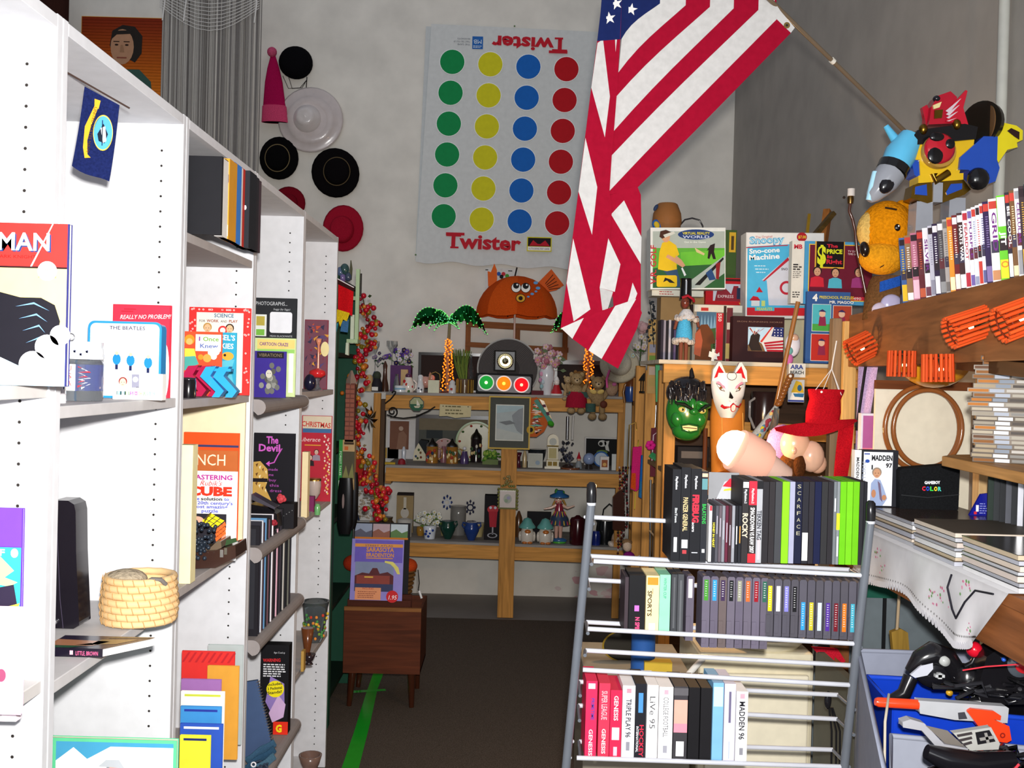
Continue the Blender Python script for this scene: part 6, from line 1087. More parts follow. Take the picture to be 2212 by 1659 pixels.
def fn(b):
    b.rect(762, 1168, 866, 1216, -.5, '6a5ab8'); b.rect(762, 1176, 866, 1183, -.8, 'd8944a'); b.text('STREET ATLAS', 784, 1182, 4, '5a3a6a', 60, -1.1); b.text('SARASOTA', 787, 1193, 9, 'd8944a', 60, -1, bold=.03); b.text('BRADENTON', 787, 1204, 8, 'd8944a', 60, -1, bold=.03); b.rect(787, 1206, 845, 1208, -1, 'd8944a')
    b.rect(764, 1215, 848, 1268, -.8, '7f8aa8'); b.poly([(764, 1262), (764, 1245), (780, 1238), (795, 1240), (802, 1228), (812, 1228), (818, 1240), (835, 1236), (848, 1244), (848, 1264)], -1.1, '5a2a2e'); b.rect(768, 1244, 840, 1262, -1.4, '8a4038'); b.rect(785, 1246, 804, 1249, -1.8, 'd8b048'); b.rect(764, 1262, 848, 1278, -1.2, '3a3f60')
    b.poly([(828, 1212), (846, 1214), (858, 1226), (862, 1240), (856, 1240), (848, 1226), (840, 1219), (828, 1216)], -1.5, 'd8d070'); b.rect(766, 1270, 822, 1296, -1.6, 'e0956a'); b.text('INCLUDES', 782, 1274, 4, 'a82a24', 24, -2); b.lines(772, 1278, 816, 4, 4, 1.4, -2, '8a4a3a', 3); b.prism(circ(847, 1288, 13, 13, 20), -2.4, -1.6, 'c8282c'); b.text('1.95', 839, 1294, 9, 'ffffff', 17, -2.8, sh=.2)
book(755, 1166, 868, 1297, Ys + .03, 'purple street atlas with mansion photo standing in the record stand', '8f86cc', 5, fn, tilt=-8, name='atlas')
def fn(b):
    for i, (c, c2) in enumerate((('8f9ab0', '5a5a6a'), ('b09aa0', '8a5a4a'), ('b8c4cc', '5a7a4a'))): x = 760 + i * 39; b.rect(x, 1133, x + 37, 1162, -.5, c); b.poly([(x, 1162), (x, 1150), (x + 12, 1144), (x + 24, 1152), (x + 37, 1147), (x + 37, 1162)], -.8, c2)
    b.rect(760, 1162, 876, 1166, -.6, 'c8782a')
book(757, 1130, 880, 1302, Ys + .11, 'black topped magazine with three photos behind the purple atlas', '17161a', 5, fn, tilt=-8, name='magazine', cat='magazine')
fr = Fr(880, 1300, Ys + .32); t = thing(fr, 'wicker_basket', 'brown wicker basket holding dark orange cloths behind the atlases', 'basket'); b = MB(fr)
for i in range(9): b.tube([(836 + (58 - i * 1.5) * math.cos(q * .45), 1232 + i * 9, 30 * math.sin(q * .45)) for q in range(14)], 4, '6a4a28', 6, closed=True)
b.build('basket_weave', t); b = MB(fr); b.ball(880, 1222, 0, 20, 16, 24, 'b8441c:f'); b.ball(850, 1218, 8, 30, 18, 20, '1c1614:f'); b.ball(760, 1220, 4, 22, 18, 20, 'a8341c:f'); b.build('cloths', t); MB(fr).tube([(902, 1228, -10), (906, 1256, -14), (904, 1270, -14), (910, 1284, -14)], 1.2, '23201e', 6).build('cord', t); b = MB(fr); b.tube([(906, 1272, -14), (912, 1288, -16)], 2.6, 'dcdcdc', 8); b.build('cord_plug', t)
fr = Wf(-.5, 4.2, FZ); b = MB(fr)
q = [PZ(x, y, FZ + .001) for x, y in ((738, 1659), (775, 1659), (800, 1560), (815, 1490), (828, 1455), (806, 1455), (790, 1500), (765, 1580))]
b.add([p - fr.o for p in q], [tuple(range(8))], '1fae2c:g'); q = [PZ(x, y, FZ + .002) for x, y in ((758, 1492), (832, 1488), (834, 1492), (760, 1497))]; b.add([p - fr.o for p in q], [(0, 1, 2, 3)], '2fbe3c:g')
solo(b, 'floor_tape', 'bright green tape line stuck on the dark carpet', 'tape')
# ---------------------------------------------------------------- things on the timber rack (top deck)
TR = dA.z + .0092
def cbox(x0, y0, x1, y1, Y, label, col, th, fn=None, z=None, **k): return carton(x0, y0, x1, y1, Y, label, col, th, fn, z=z, **k)
def fn(b):
    b.rect(1410, 520, 1565, 622, -.5, '5fae3a'); b.rect(1410, 500, 1565, 536, -.7, 'aeb8ae'); b.poly([(1410, 580), (1565, 560), (1565, 622), (1410, 622)], -.9, '2f5f34'); b.poly([(1470, 545), (1565, 540), (1565, 570), (1470, 575)], -1, '6ec23a')
    b.poly(circ(1503, 507, 39, 11, 28), -1.2, '26407a'); b.text('VIRTUAL REALITY', 1474, 507, 5.5, 'e8d82c', 59, -1.6, bold=.02); b.text('WORLD', 1474, 515, 6, 'c9d2e8', 58, -1.6, bold=.02); b.text('Get in the Game', 1478, 525, 4, 'f0f4ea', 46, -1.4)
    b.text('V.R. GOLF', 1417, 614, 12, 'c8303a', 84, -1.4, rot=-90, bold=.02)
    b.poly([(1421, 582), (1424, 545), (1430, 525), (1445, 520), (1460, 530), (1467, 550), (1460, 556), (1462, 582), (1440, 586)], -1.6, 'e8c020'); b.poly([(1432, 584), (1462, 580), (1472, 620), (1452, 620), (1446, 600)], -1.5, '33506e'); b.poly([(1460, 552), (1472, 562), (1480, 574), (1474, 578), (1455, 566), (1438, 556), (1442, 550), (1458, 558)], -1.9, 'd8a07a')
    b.ell(1438, 512, 9, 12, -1.8, 'd8a07a', 16); b.poly([(1424, 512), (1426, 500), (1438, 497), (1450, 502), (1444, 510), (1430, 516)], -2.1, '4a2a1e'); b.poly([(1432, 508), (1455, 500), (1458, 505), (1436, 514)], -2.4, 'd4d4c8'); b.poly([(1474, 578), (1482, 594), (1478, 597), (1471, 580)], -2, 'e9ece8')
    b.poly([(1534, 530), (1544, 526), (1542, 544), (1546, 560), (1540, 560), (1536, 548), (1532, 560), (1528, 558), (1530, 540), (1526, 542)], -1.5, '2a1c1c'); b.poly([(1500, 535), (1522, 548), (1520, 552), (1504, 545)], -1.4, 'd8c48a')
    b.prism(rr(1418, 595, 1462, 620, 4), -2.8, -2.2, 'e8c020'); b.poly([(1432, 610), (1436, 600), (1448, 604), (1458, 612), (1446, 611), (1440, 606)], -3.2, '22201c')
    b.poly([(1470, 622), (1540, 570), (1565, 552), (1565, 590), (1520, 622)], -2, 'a8b4ac'); b.poly([(1500, 616), (1561, 556), (1563, 560), (1512, 616)], -2.3, '1c1c1a'); b.poly([(1524, 590), (1536, 580), (1546, 604), (1532, 606)], -2.5, '2a4a7a'); b.poly([(1546, 570), (1556, 566), (1552, 604), (1546, 602)], -2.5, '8a1f24')
cbox(1405, 492, 1567, 625, 4.22, 'large golf video game carton with yellow shirted player on the rack top', 'e4e6e0', 60, fn, roll=-1.5)
cbox(1408, 627, 1520, 640, 4.26, 'flat white carton under the golf game carton', 'd2d0c2', 60, lambda b: b.lines(1424, 630, 1462, 2, 5, 1.8, -.4, 'a8302c', 2), name='flat_box')
cbox(1424, 641, 1530, 787, 4.33, 'tan cardboard box hidden behind the doll', '9a7a4e', 60, None, z=TR)
cbox(1560, 497, 1588, 640, 4.33, 'green sided carton with yellow label behind the golf carton', '3a5428', 60, lambda b: (b.rect(1572, 502, 1586, 545, -.4, 'c8a02c'), b.rect(1576, 510, 1582, 540, -.8, '4a3a1c')))
def fn(b):
    b.rect(1528, 607, 1612, 612, -.4, '3a1416'); b.rect(1536, 618, 1613, 655, -.5, 'c2c8d2'); b.poly([(1540, 655), (1545, 630), (1560, 625), (1575, 640), (1580, 622), (1590, 622), (1592, 640), (1613, 636), (1613, 655)], -.8, '8a2430'); b.rect(1587, 626, 1613, 650, -1, '26304a'); b.poly([(1592, 658), (1613, 658), (1613, 676), (1604, 676)], -.7, 'e0b82c'); b.text('TRAIN', 1596, 664, 4, 'a8202a', 16, -1); b.rect(1594, 676, 1613, 690, -.6, 'd2d6da'); b.ring(1608, 686, 5, 8, -1, '1c1c1c', 16); b.text('EXPRESS', 1546, 648, 6, 'e9d8d8', 34, -1.2)
cbox(1520, 605, 1614, 787, 4.3, 'red train set carton with clear window behind the brown box', 'b8141f', 40, fn, z=TR)
def fn(b):
    b.rect(1497, 663, 1600, 678, -.4, 'd4cfc0'); b.rect(1511, 669, 1527, 676, -.7, 'b83028'); b.rect(1502, 678, 1544, 782, -.5, '4a6a84')
    for i in range(5): b.poly([(1509 + i * 7, 720), (1513 + i * 7, 684), (1517 + i * 7, 720)], -.8, '7aa0b8')
    b.poly([(1502, 720), (1544, 712), (1544, 782), (1502, 782)], -1, '3f5a2c'); b.poly([(1500, 782), (1502, 720), (1512, 706), (1526, 705), (1538, 722), (1544, 745), (1534, 748), (1536, 782)], -1.4, '6a3a1c'); b.poly([(1498, 770), (1500, 725), (1510, 715), (1516, 740), (1512, 775)], -1.8, 'b0583a')
    b.rect(1545, 680, 1560, 782, -.6, 'b81f2a'); b.text('550', 1549, 681, 7, 'f0d8d0', 17, -1, rot=90, bold=.02); b.text('PUZZLE', 1545.5, 764, 6, 'd8b0c8', 26, -1, rot=-90); b.rect(1560, 664, 1566, 784, -.6, '3a2a22'); b.rect(1567, 668, 1580, 784, -.6, '6a2a30'); b.rect(1568, 700, 1577, 715, -.9, 'c9c4b8'); b.rect(1566, 745, 1575, 778, -.9, 'b8a060')
cbox(1494, 662, 1602, 784, 4.12, 'tall jigsaw puzzle carton with horse picture and red spine', '8a8478', 24, fn, z=TR)
def fn(b):
    b.text('IRON RUNNING HORSE', 1590, 699, 3, '8a6a5a', 98, -.5); b.rect(1614, 709, 1690, 761, -.5, 'b8d8ec'); b.poly([(1614, 761), (1614, 748), (1630, 735), (1645, 745), (1652, 761)], -.8, '7a5a3a'); b.poly([(1616, 748), (1620, 728), (1630, 718), (1640, 726), (1638, 742), (1646, 760), (1622, 760)], -1, '2f2420')
    for a in range(7): b.poly([(1628, 726), (1616 + a * 5, 712 + (a % 3) * 3), (1619 + a * 5, 711 + (a % 3) * 3)], -1.2, 'e4e0d4' if a % 2 else 'a8342c')
    b.poly([(1640, 738), (1664, 708), (1690, 712), (1690, 761), (1660, 761), (1646, 748)], -1.4, 'd8d8d6')
    for i in range(4): b.poly([(1648 + i * 2, 742 + i * 5), (1690, 736 + i * 7), (1690, 740 + i * 7), (1650 + i * 2, 746 + i * 5)], -1.7, 'b01f30')
    b.poly([(1670, 708), (1690, 710), (1690, 730), (1664, 728)], -2, '26306a'); b.poly([(1640, 740), (1664, 708), (1667, 708), (1644, 742)], -2.1, 'c8382f')
    for i in range(9): b.ell(1671 + i % 3 * 7, 714 + i // 3 * 6, 1.4, d=-2.4, m='e9e9ee', n=6)
cbox(1581, 686, 1692, 784, 4.03, 'dark maroon carton with flag and chief picture on the rack top', '33181a', 30, fn, z=TR)
def fn(b):
    b.rect(1613, 505, 1776, 532, -.4, 'e9e7e2'); b.poly([(1613, 534), (1700, 528), (1776, 524), (1776, 680), (1613, 680)], -.5, '4fb4dc'); b.text('The Original', 1630, 516, 5, 'b83038', 36, -.8, rot=-4); b.text('Snoopy', 1617, 528, 15, '3f9ac8', 76, -.9, bold=.05, rot=-3); b.text('Snoopy', 1617.5, 527, 13, 'a8dcf0', 75, -1.2, bold=.01, rot=-3)
    b.text('Sno-cone', 1617, 549, 10, 'f4f6f4', 66, -1, bold=.03, rot=-4); b.text('Machine', 1617, 563, 11, 'f4f6f4', 66, -1, bold=.03, rot=-4); b.poly([(1610, 535), (1700, 529), (1700, 531), (1610, 537)], -1, 'b8303a')
    for i in range(3): b.lines(1628 + i * 2, 574 + i * 7, 1660, 1, 5, 2, -.9, 'cfeaf4', i)
    b.poly([(1644, 606), (1705, 552), (1776, 560), (1776, 660), (1660, 660), (1655, 606)], -1.1, 'cfd2dc'); b.poly([(1646, 608), (1700, 556), (1703, 562), (1650, 608)], -1.5, 'b8283a'); b.ring(1698, 622, 10, 15, -1.6, 'b8283a', 20); b.text('SNO', 1686, 584, 5, '3a3440', 14, -1.5, bold=.02)
    b.poly([(1632, 632), (1639, 620), (1647, 632)], -1.5, 'b8202c'); b.poly([(1618, 650), (1626, 640), (1636, 642), (1642, 650)], -1.5, 'b8202c'); b.rect(1622, 650, 1640, 662, -1.6, 'd6dadc'); b.rect(1644, 650, 1652, 662, -1.6, 'c8d87a'); b.rect(1613, 665, 1776, 682, -1.4, 'c8242f'); b.rect(1630, 663, 1672, 672, -1.9, '4fb8c8'); b.text('PEANUTS', 1634, 671, 6, 'd8d040', 33, -2.3, bold=.02); b.prism(circ(1730, 512, 11, 10, 18), -1, -.4, 'b81f2a'); b.text('$7.00', 1722, 515, 6, 'f0d040', 17, -1.4, bold=.02)
cbox(1610, 503, 1778, 688, 4.17, 'blue and white ice cone machine carton standing on the maroon carton', 'e2e0da', 50, fn, roll=-1)
cbox(1692, 690, 1740, 786, 4.3, 'cream carton behind the copper pole', 'c9c0a0', 30, None, z=TR)
def fn(b):
    b.rect(1736, 522, 1882, 657, -.4, '4a9ac8'); b.rect(1744, 528, 1882, 650, -.6, 'e0b83a'); b.rect(1746, 530, 1882, 648, -.8, '6a1a30'); b.rect(1757, 522, 1821, 580, -1, 'd8a83a'); b.rect(1760, 522, 1819, 577, -1.2, '151013')
    b.text('$', 1762, 570, 38, 'd8e02c', 19, -1.6, bold=.05); b.text('The', 1782, 535, 7, 'c8283a', 24, -1.6, bold=.04); b.text('PRICE', 1782, 548, 9, 'd8e02c', 34, -1.6, bold=.04); b.text('is', 1783, 558, 7, 'c8283a', 12, -1.6, bold=.04); b.text('Right', 1782, 570, 9, 'c8283a', 34, -1.6, bold=.04); b.text('TV DAY', 1828, 544, 4, 'e9d8dc', 22, -1.2); b.text('TIME GAME', 1828, 550, 4, 'e9d8dc', 26, -1.2)
    for x, c, y in ((1763, 'c8283a', 588), (1802, '4fb0c8', 590), (1852, '9a3a7a', 588)): head(b, x, y, 9, 'c99a7a', '241a18', -1.8, c)
    b.rect(1757, 640, 1785, 648, -2.6, 'b8283a'); b.rect(1785, 640, 1822, 648, -2.6, '4a8ab8'); b.rect(1822, 640, 1882, 648, -2.6, 'b8283a')
    for s, x in (('395', 1761), ('450', 1802), ('490', 1842)): b.text(s, x, 647, 6, 'd8c8c8', 17, -3, bold=.01)
fr = Fr(1790, 658, 4.02); t = thing(fr, 'board_game', 'TV quiz board game with maroon front and blue rim on the puzzle box', 'board game'); b = MB(fr); b.box(1735, 522, 1882, 658, 0, 24, '4a9ac8'); fn(b); b.build('lid', t, .001)
b = MB(fr); b.box(1708, 522, 1734.6, 657, 1, 24, 'dedcd2'); b.text('MB', 1712, 539, 9, 'c8283a', 18, .4, bold=.04); b.lines(1711, 572, 1730, 3, 5, 3, .4, '3a3636', 2); b.lines(1711, 588, 1730, 4, 4, 2, .4, '8a8680', 3); b.lines(1711, 632, 1728, 3, 5, 2.4, .4, '4a4644', 4); b.build('side_label', t)
def fn(b):
    b.text('4', 1750, 680, 14, 'e9ecea', 11, -.8, bold=.05); b.text('PRESCHOOL PUZZLES', 1765, 675, 6, 'd8c83a', 74, -.8, bold=.02); b.text('MR. MAGOO', 1787, 685, 6, 'f2f2ee', 52, -.8, bold=.02)
    for x, y, c in ((1751, 688, '4fb4c0'), (1796, 690, 'a8402c'), (1750, 752, 'b83028'), (1796, 752, '3f6a94')): b.rect(x - 1, y - 1, x + 40, y + 58, -.5, 'dfe2dc'); b.rect(x, y, x + 39, y + 57, -.8, c)
    b.rect(1751, 730, 1790, 745, -1, '4aa044')
    for x, y in ((1772, 712), (1772, 775), (1814, 712)): b.poly([(x - 8, y + 22), (x - 6, y + 2), (x + 7, y + 2), (x + 9, y + 22)], -1.2, '8a2a4a'); b.ell(x, y - 4, 7, d=-1.4, m='d8b49a', n=12); b.poly([(x - 9, y - 9), (x, y - 14), (x + 9, y - 8)], -1.6, '3a2a5a')
cbox(1738, 660, 1832, 815, 4.0, 'blue preschool puzzle carton standing under the quiz game', '355a94', 14, fn, z=TR)
fr = Fr(1480, 783, 3.99, z=TR); t = thing(fr, 'fur_trimmed_doll', 'dark skinned doll in white fur cape and pale blue dress', 'doll')
for kx in (1470, 1481): MB(fr).lathe(kx, [(4, 784), (4, 770), (5, 745)], 0, '7a4432', 10).build('leg', t)
MB(fr).lathe(1476, [(19, 745), (17, 720), (11, 692), (8, 680)], 0, '4fb0dc:f', 16).build('dress', t)
b = MB(fr); rd = random.Random(4)
for k in range(18): a = k * .35; b.ball(1475 + 20 * math.cos(a), 743 + rd.uniform(-3, 3), 18 * math.sin(a), 6, 6, 5, 'c9bfb6:p', 7, 5)
for k in range(16): a = k * .4; b.ball(1481 + 22 * math.cos(a), 694 + rd.uniform(-4, 4), 14 * math.sin(a), 6, 6, 5, 'c9bfb6:p', 7, 5)
b.build('fur_trim', t); MB(fr).lathe(1480, [(21, 696), (16, 684), (8, 674)], 0, 'd6d4d4:f', 14).build('cape', t)
for a_ in ((1462, 690, 1454, 718), (1502, 690, 1506, 712)): MB(fr).tube([(a_[0], a_[1], 0), (a_[2], a_[3], -6)], [4.5, 3], '7a4432', 8).build('arm', t)
b = MB(fr); b.ball(1476, 660, -2, 9.5, 13, 9, '6a3426:g'); b.build('head', t); b = MB(fr); b.ball(1480, 654, 4, 11, 13, 8, '1c100e'); b.tube([(1490, 664, 0), (1492, 684, -4)], [4, 2.4], '1c100e', 8); b.build('hair', t); MB(fr).tube([(1468, 650, -8), (1480, 645, -9), (1493, 652, -4), (1496, 656, 4)], 3, 'a01c2c', 8).build('headband', t); b = MB(fr)
for x in (1472, 1480): b.ell(x, 658, 1.3, .9, -11.4, '120c0a', 8)
b.rect(1473, 666, 1479, 667.4, -11.2, '8a1f2a'); b.build('face', t)
fr = Fr(1481, 648, 4.14); b = MB(fr); b.lathe(1481, [(14, 648), (13, 640), (12, 606), (13, 602)], 0, '131214:g', 16); b.box(1478, 608, 1481, 645, -13.4, -13, 'b8bcc4'); solo(b, 'black_tumbler', 'tall shiny black cup behind the doll head', 'cup')
for i in range(7): solo(MB(Fr(1428 + i * 5.6, 786, 4.06, z=TR)).box(1426 + i * 5.6, 700 + (i % 3), 1430.8 + i * 5.6, 786, 0, 50, ('2a2430', '8a8490', '1a161c', 'b0acb4', '2a2630', '5a4a6a', '1c181e')[i]), 'disc_case', '%s case from the left in the thin row beside the doll' % ORD[i], 'disc case', 'thin cases beside the doll')
fr = Fr(1541, 782, 3.97, z=TR); b = MB(fr); b.prism([(1532, 762), (1537, 764), (1538, 757), (1544, 758), (1543, 765), (1549, 768), (1553, 764), (1554, 772), (1548, 773), (1550, 780), (1543, 779), (1542, 784), (1536, 783), (1537, 776), (1530, 774)], 0, 3, 'dedbd4'); solo(b, 'puzzle_piece', 'white oversized jigsaw piece standing on the rack top', 'puzzle piece')
fr = Fr(1440, 500, 4.3); t = thing(fr, 'clay_pot', 'round brown clay pot with painted spots behind the golf carton', 'pot'); b = MB(fr); b.lathe(1440, [(24, 512), (32, 480), (30, 462), (22, 442), (19, 440)], 0, '8a5a30', 22); b.build('pot_body', t); b = MB(fr); b.ball(1416, 490, -20, 10, 13, 5, '2a5a9a', rot=-30); b.ball(1415, 490, -24, 6, 8, 4, 'c8a82a', rot=-30); b.ball(1413, 452, -16, 4, 8, 4, '2a3a5a', rot=30); b.build('painted_spot', t)
fr = Fr(1497, 495, 4.3); t = thing(fr, 'black_handbag', 'dark bag with black hoop handle behind the golf carton', 'bag'); MB(fr).box(1462, 500, 1535, 560, 0, 30, '26201e').build('bag_body', t, .006); MB(fr).tube([(1469, 502, 8), (1470, 486, 8), (1480, 474, 8), (1496, 470, 8), (1512, 474, 8), (1519, 486, 8), (1521, 502, 8)], 1.8, '1c1618:g', 8).build('handle', t)
for (xa, ya, xb, yb, c, w, lab) in ((1600, 700, 1800, 460, '5a4420:wx', .02, 'dark gilt picture frame edge leaning behind the cartons'), (1742, 785, 1788, 455, 'a8682f:wz', .04, 'pale wooden frame edge leaning behind the quiz game')):
    A, C = P(xa, ya, 4.5 + w), P(xb, yb, 4.58 + w * 4); fr = Wf(*A); b = MB(fr).beam(A, C, .03, w, c); solo(b, 'picture_frame', lab, 'frame')
A, C = P(1712, 785, 4.42), P(1748, 462, 4.42); fr = Wf(*A); solo(MB(fr).beam(A, C, .012, .012, 'd0a83a:m'), 'brass_rod', 'thin brass rod standing behind the ice cone carton', 'rod')
# --- hung on the front of the timber rack and standing before it
fr = Fr(1655, 1000, 3.955); b = MB(fr); b.tube([(1714, 650, 0), (1690, 780, 0), (1662, 935, 0), (1654, 985, 0)], 5, 'a06a36:g', 12); solo(b, 'copper_pole', 'slanting copper coloured pole leaning on the timber rack', 'pole')
fr = Fr(1690, 860, 3.88); t = thing(fr, 'carved_stick', 'brown carved segmented stick hanging beside the copper pole', 'stick'); b = MB(fr)
for i in range(9): u = i / 9; x, y = 1706 - 26 * u, 812 + 68 * u; b.ball(x, y, 0, 9, 6, 8, '7a4a20:g', 10, 6, rot=-20)
b.build('carved_body', t); MB(fr).tube([(1679, 882, 0), (1672, 930, 0)], [6, 9], 'c2c8ca:t', 10).build('glass_tip', t); MB(fr).ball(1704, 812, -8, 3.6, m='d8d4cc').build('white_knob', t)
fr = Fr(1720, 800, 3.95); solo(MB(fr).box(1704, 785, 1740, 815, 0, 20, 'd6d6d0').text('ARA', 1707, 797, 9, '2a3a8a', 28, -.6, bold=.03).text('BEACH', 1707, 808, 7, '1c1c1e', 29, -.6, bold=.02), 'printed_carton', 'white carton with blue letters below the cream carton', 'box')
fr = Fr(1715, 750, 3.97); t = thing(fr, 'plastic_wrapped_toy', 'pearly plastic wrapped toy beside the blue puzzle carton', 'toy'); b = MB(fr); b.ball(1712, 745, 0, 17, 26, 10, 'd8d8e4:g'); b.build('wrap', t); b = MB(fr); b.ball(1703, 776, -5, 10, 12, 6, 'c86aa8:g'); b.ball(1704, 758, -6, 8, 9, 6, '6aa8a8:g'); b.ball(1714, 730, -4, 10, 9, 7, 'cfa890:g'); b.build('toy_shapes', t)
def fn(b): b.poly([(1704, 868), (1736, 868), (1736, 858), (1712, 842)], -.4, 'e4e4e0'); b.poly([(1708, 848), (1718, 822), (1730, 826), (1736, 848)], -.8, 'c8a42a'); b.poly([(1712, 850), (1736, 850), (1734, 858), (1716, 857)], -1.2, '2f6a9a'); b.rect(1702, 864, 1736, 868, -1, '2a3a8a'); b.ell(1726, 838, 5, 7, -1.2, '2a5a7a', 12)
cbox(1702, 820, 1737, 869, 3.96, 'small boat picture card hung beside the carved stick', 'b8bcc0', 4, fn, name='boat_card', cat='card')
fr = Fr(1660, 930, 3.93); t = thing(fr, 'folded_umbrella', 'closed child\'s umbrella with yellow and blue pattern behind the lamp', 'umbrella'); b = MB(fr); b.tube([(1685, 862, 0), (1660, 905, 0), (1632, 948, 0), (1625, 960, 0)], [3, 9, 14, 15], 'a0a8ac:f', 12); b.build('folded_cloth', t); b = MB(fr); rd = random.Random(3)
for k in range(14): u = rd.random(); x, y = 1682 - 52 * u, 868 + 84 * u; b.ball(x + rd.uniform(-3, 3), y, -3 - 11 * u, 6, 4, 2, rd.choice(('b8b028', '4a7a9a', 'd0b070', '8a3040')), 7, 5, rot=-50)
b.build('print_patches', t)
# generic green monster mask
fr = Fr(1484, 950, 3.9); t = thing(fr, 'monster_mask', 'green rubber monster mask with black hair hung on the timber rack', 'mask')
GM = '1f6a26:g'
b = MB(fr); b.ball(1484, 890, 8, 46, 58, 34, GM, 22, 14, rot=-4); b.ball(1482, 930, -4, 32, 22, 26, GM, 16, 10); b.ball(1490, 876, -24, 9, 17, 9, GM); b.ball(1492, 888, -30, 10, 7, 8, GM); b.ball(1460, 905, -14, 14, 17, 12, GM); b.ball(1508, 905, -14, 14, 16, 12, GM)
for x, r in ((1470, -14), (1511, 18)): b.ball(x, 872, -18, 20, 8, 12, GM, rot=-r * -1 if x > 1490 else 16)
b.build('mask_face', t)
b = MB(fr); rd = random.Random(13)
b.ball(1482, 848, 10, 45, 36, 36, '17161a:g', 20, 10)
for k in range(70):
    u = rd.random(); a = math.pi * (1.02 + .96 * u); x = 1482 + 44 * math.cos(a) * rd.uniform(.5, 1.02); y0 = 836 + rd.uniform(-14, 14); b.tube([(x, y0, -14 - 20 * rd.random()), (x + rd.uniform(-4, 4), y0 + 14, -24), (x + rd.uniform(-6, 6), y0 + 24 + rd.uniform(0, 10), -24)], [3.2, 2.6, .6], '1c1b20:g', 5)
b.tube([(1492, 815, 4), (1490, 800, 4), (1491, 794, 4)], [6, 4, 1], '17161a', 8); b.build('hair', t)
b = MB(fr)
for x, y, rt in ((1467, 884, 10), (1511, 886, -12)): b = MB(fr); b.ball(x, y, -25, 8, 6, 5, 'b8b060:g', rot=rt); b.ball(x + 1, y, -29.5, 2.6, 2.6, 1.6, '17140c:g', 8, 6); b.build('eye', t)
b = MB(fr)
for q in (((1452, 870), (1470, 873), (1494, 886)), ((1528, 872), (1516, 876), (1502, 887))): b.tube([(x, y, -32) for x, y in q], [2, 4.5, 2.5], '101a10', 6)
b.build('brows', t)
b = MB(fr); b.prism([(1468, 919), (1482, 917), (1500, 920), (1500, 927), (1486, 930), (1470, 926)], -29.5, -20, 'd8c890'); b.tube([(1470, 922, -30), (1484, 922.5, -30.4), (1499, 924, -30)], .9, '4a2a1c', 5); b.tube([(1466, 918, -29), (1484, 914.5, -31), (1502, 918, -29), (1502, 928, -29), (1486, 933, -30), (1468, 928, -29)], 1.8, '174a1c', 6, closed=True); b.build('mouth', t)
# white fox mask
fr = Fr(1571, 900, 3.88); t = thing(fr, 'fox_mask', 'white and red lacquered fox mask hung on the timber rack', 'mask')
b = MB(fr); rows = []
oc = [(783, 0, 0), ]
for j in range(15):
    v = j / 14; y = 806 + 96 * v; w = 38 * (1 - .02 * math.exp(-3 * v)) * (math.cos(min(1.45, max(0, (v - .12)) * 1.55)) ** .62 if v > .12 else (.9 + .8 * v)); bul = 20 + 16 * math.exp(-((v - .72) / .2) ** 2)
    rows.append([(1571 + w * math.sin(a), y, -bul * math.cos(a) ** (1.6 if v > .5 else .8) if abs(a) < 1.57 else 0) for a in [-1.57 + i * 3.14 / 16 for i in range(17)]])
b.sheet(rows, 'dfe0e0:g'); b.poly([(p[0], p[1], 2) for p in rows[0]], 0, 'dfe0e0:g')
for s in (-1, 1): b.prism([(1571 + s * 38, 824), (1571 + s * 36, 800), (1571 + s * 25, 782), (1571 + s * 20, 783), (1571 + s * 8, 808), (1571 + s * 12, 824)], -14, 0, 'dfe0e0:g')
b.build('mask_shell', t)
b = MB(fr)
for s in (-1, 1): MB(fr).poly([(1571 + s * 34, 818), (1571 + s * 24, 790), (1571 + s * 11, 808)], -14.6, 'c01820').build('ear_lining', t)
b = MB(fr)
def fz(x, y):                                                    # front of the mask at x, y
    v = (y - 806) / 96; bul = 20 + 16 * math.exp(-((v - .72) / .2) ** 2); w = 38 * (math.cos(min(1.45, max(0, v - .12) * 1.55)) ** .62 if v > .12 else (.9 + .8 * v)); s = max(-1, min(1, (x - 1571) / w)); return -bul * math.sqrt(max(0, 1 - s * s)) ** (1.6 if v > .5 else .8) - 1
def on(pts, m, o=0): b.poly([(x, y, fz(x, y) - .6 - o) for x, y in pts], 0, m)
for s in (-1, 1):
    on([(1571 + s * 30, 826), (1571 + s * 24, 824), (1571 + s * 12, 834), (1571 + s * 10, 840), (1571 + s * 20, 836)], 'd890a8'); on([(1571 + s * 30, 828), (1571 + s * 20, 832), (1571 + s * 11, 846), (1571 + s * 21, 843)], '4a3a34', .3); on([(1571 + s * 28, 830), (1571 + s * 20, 834), (1571 + s * 13, 844), (1571 + s * 21, 841)], 'eeeee8', .6); on(circ(1571 + s * 20, 838, 3, 3.4, 10), '7a4a1c', 1)
b.tube([(x, y, fz(x, y)) for x, y in circ(1574, 812, 10, 9, 20)], .7, '6a6462', 5, closed=True); on([(1570, 845), (1577, 858), (1574, 861), (1567, 859)], '17130f', .4)
b.build('eyes_and_brow', t); b = MB(fr)
b.tube([(x, y, fz(x, y) - .5) for x, y in ((1553, 876), (1558, 880), (1568, 878), (1575, 870), (1582, 876), (1590, 878), (1597, 871))], [3.6, 3.4, 1.6, 1.3, 1.6, 2.6, 1.6], 'b8141c:g', 6); b.tube([(x, y, fz(x, y) - .8) for x, y in circ(1576, 880, 6, 8, 14)], .9, 'b8141c', 5, closed=True); on(circ(1576, 880, 5.4, 7.4, 14), 'ecdcd6', .3)
for s in (-1, 1): on([(1575 + s * 4, 868), (1575 + s * 10, 864), (1575 + s * 6, 866)], 'b8141c', .5)
b.build('muzzle_paint', t)
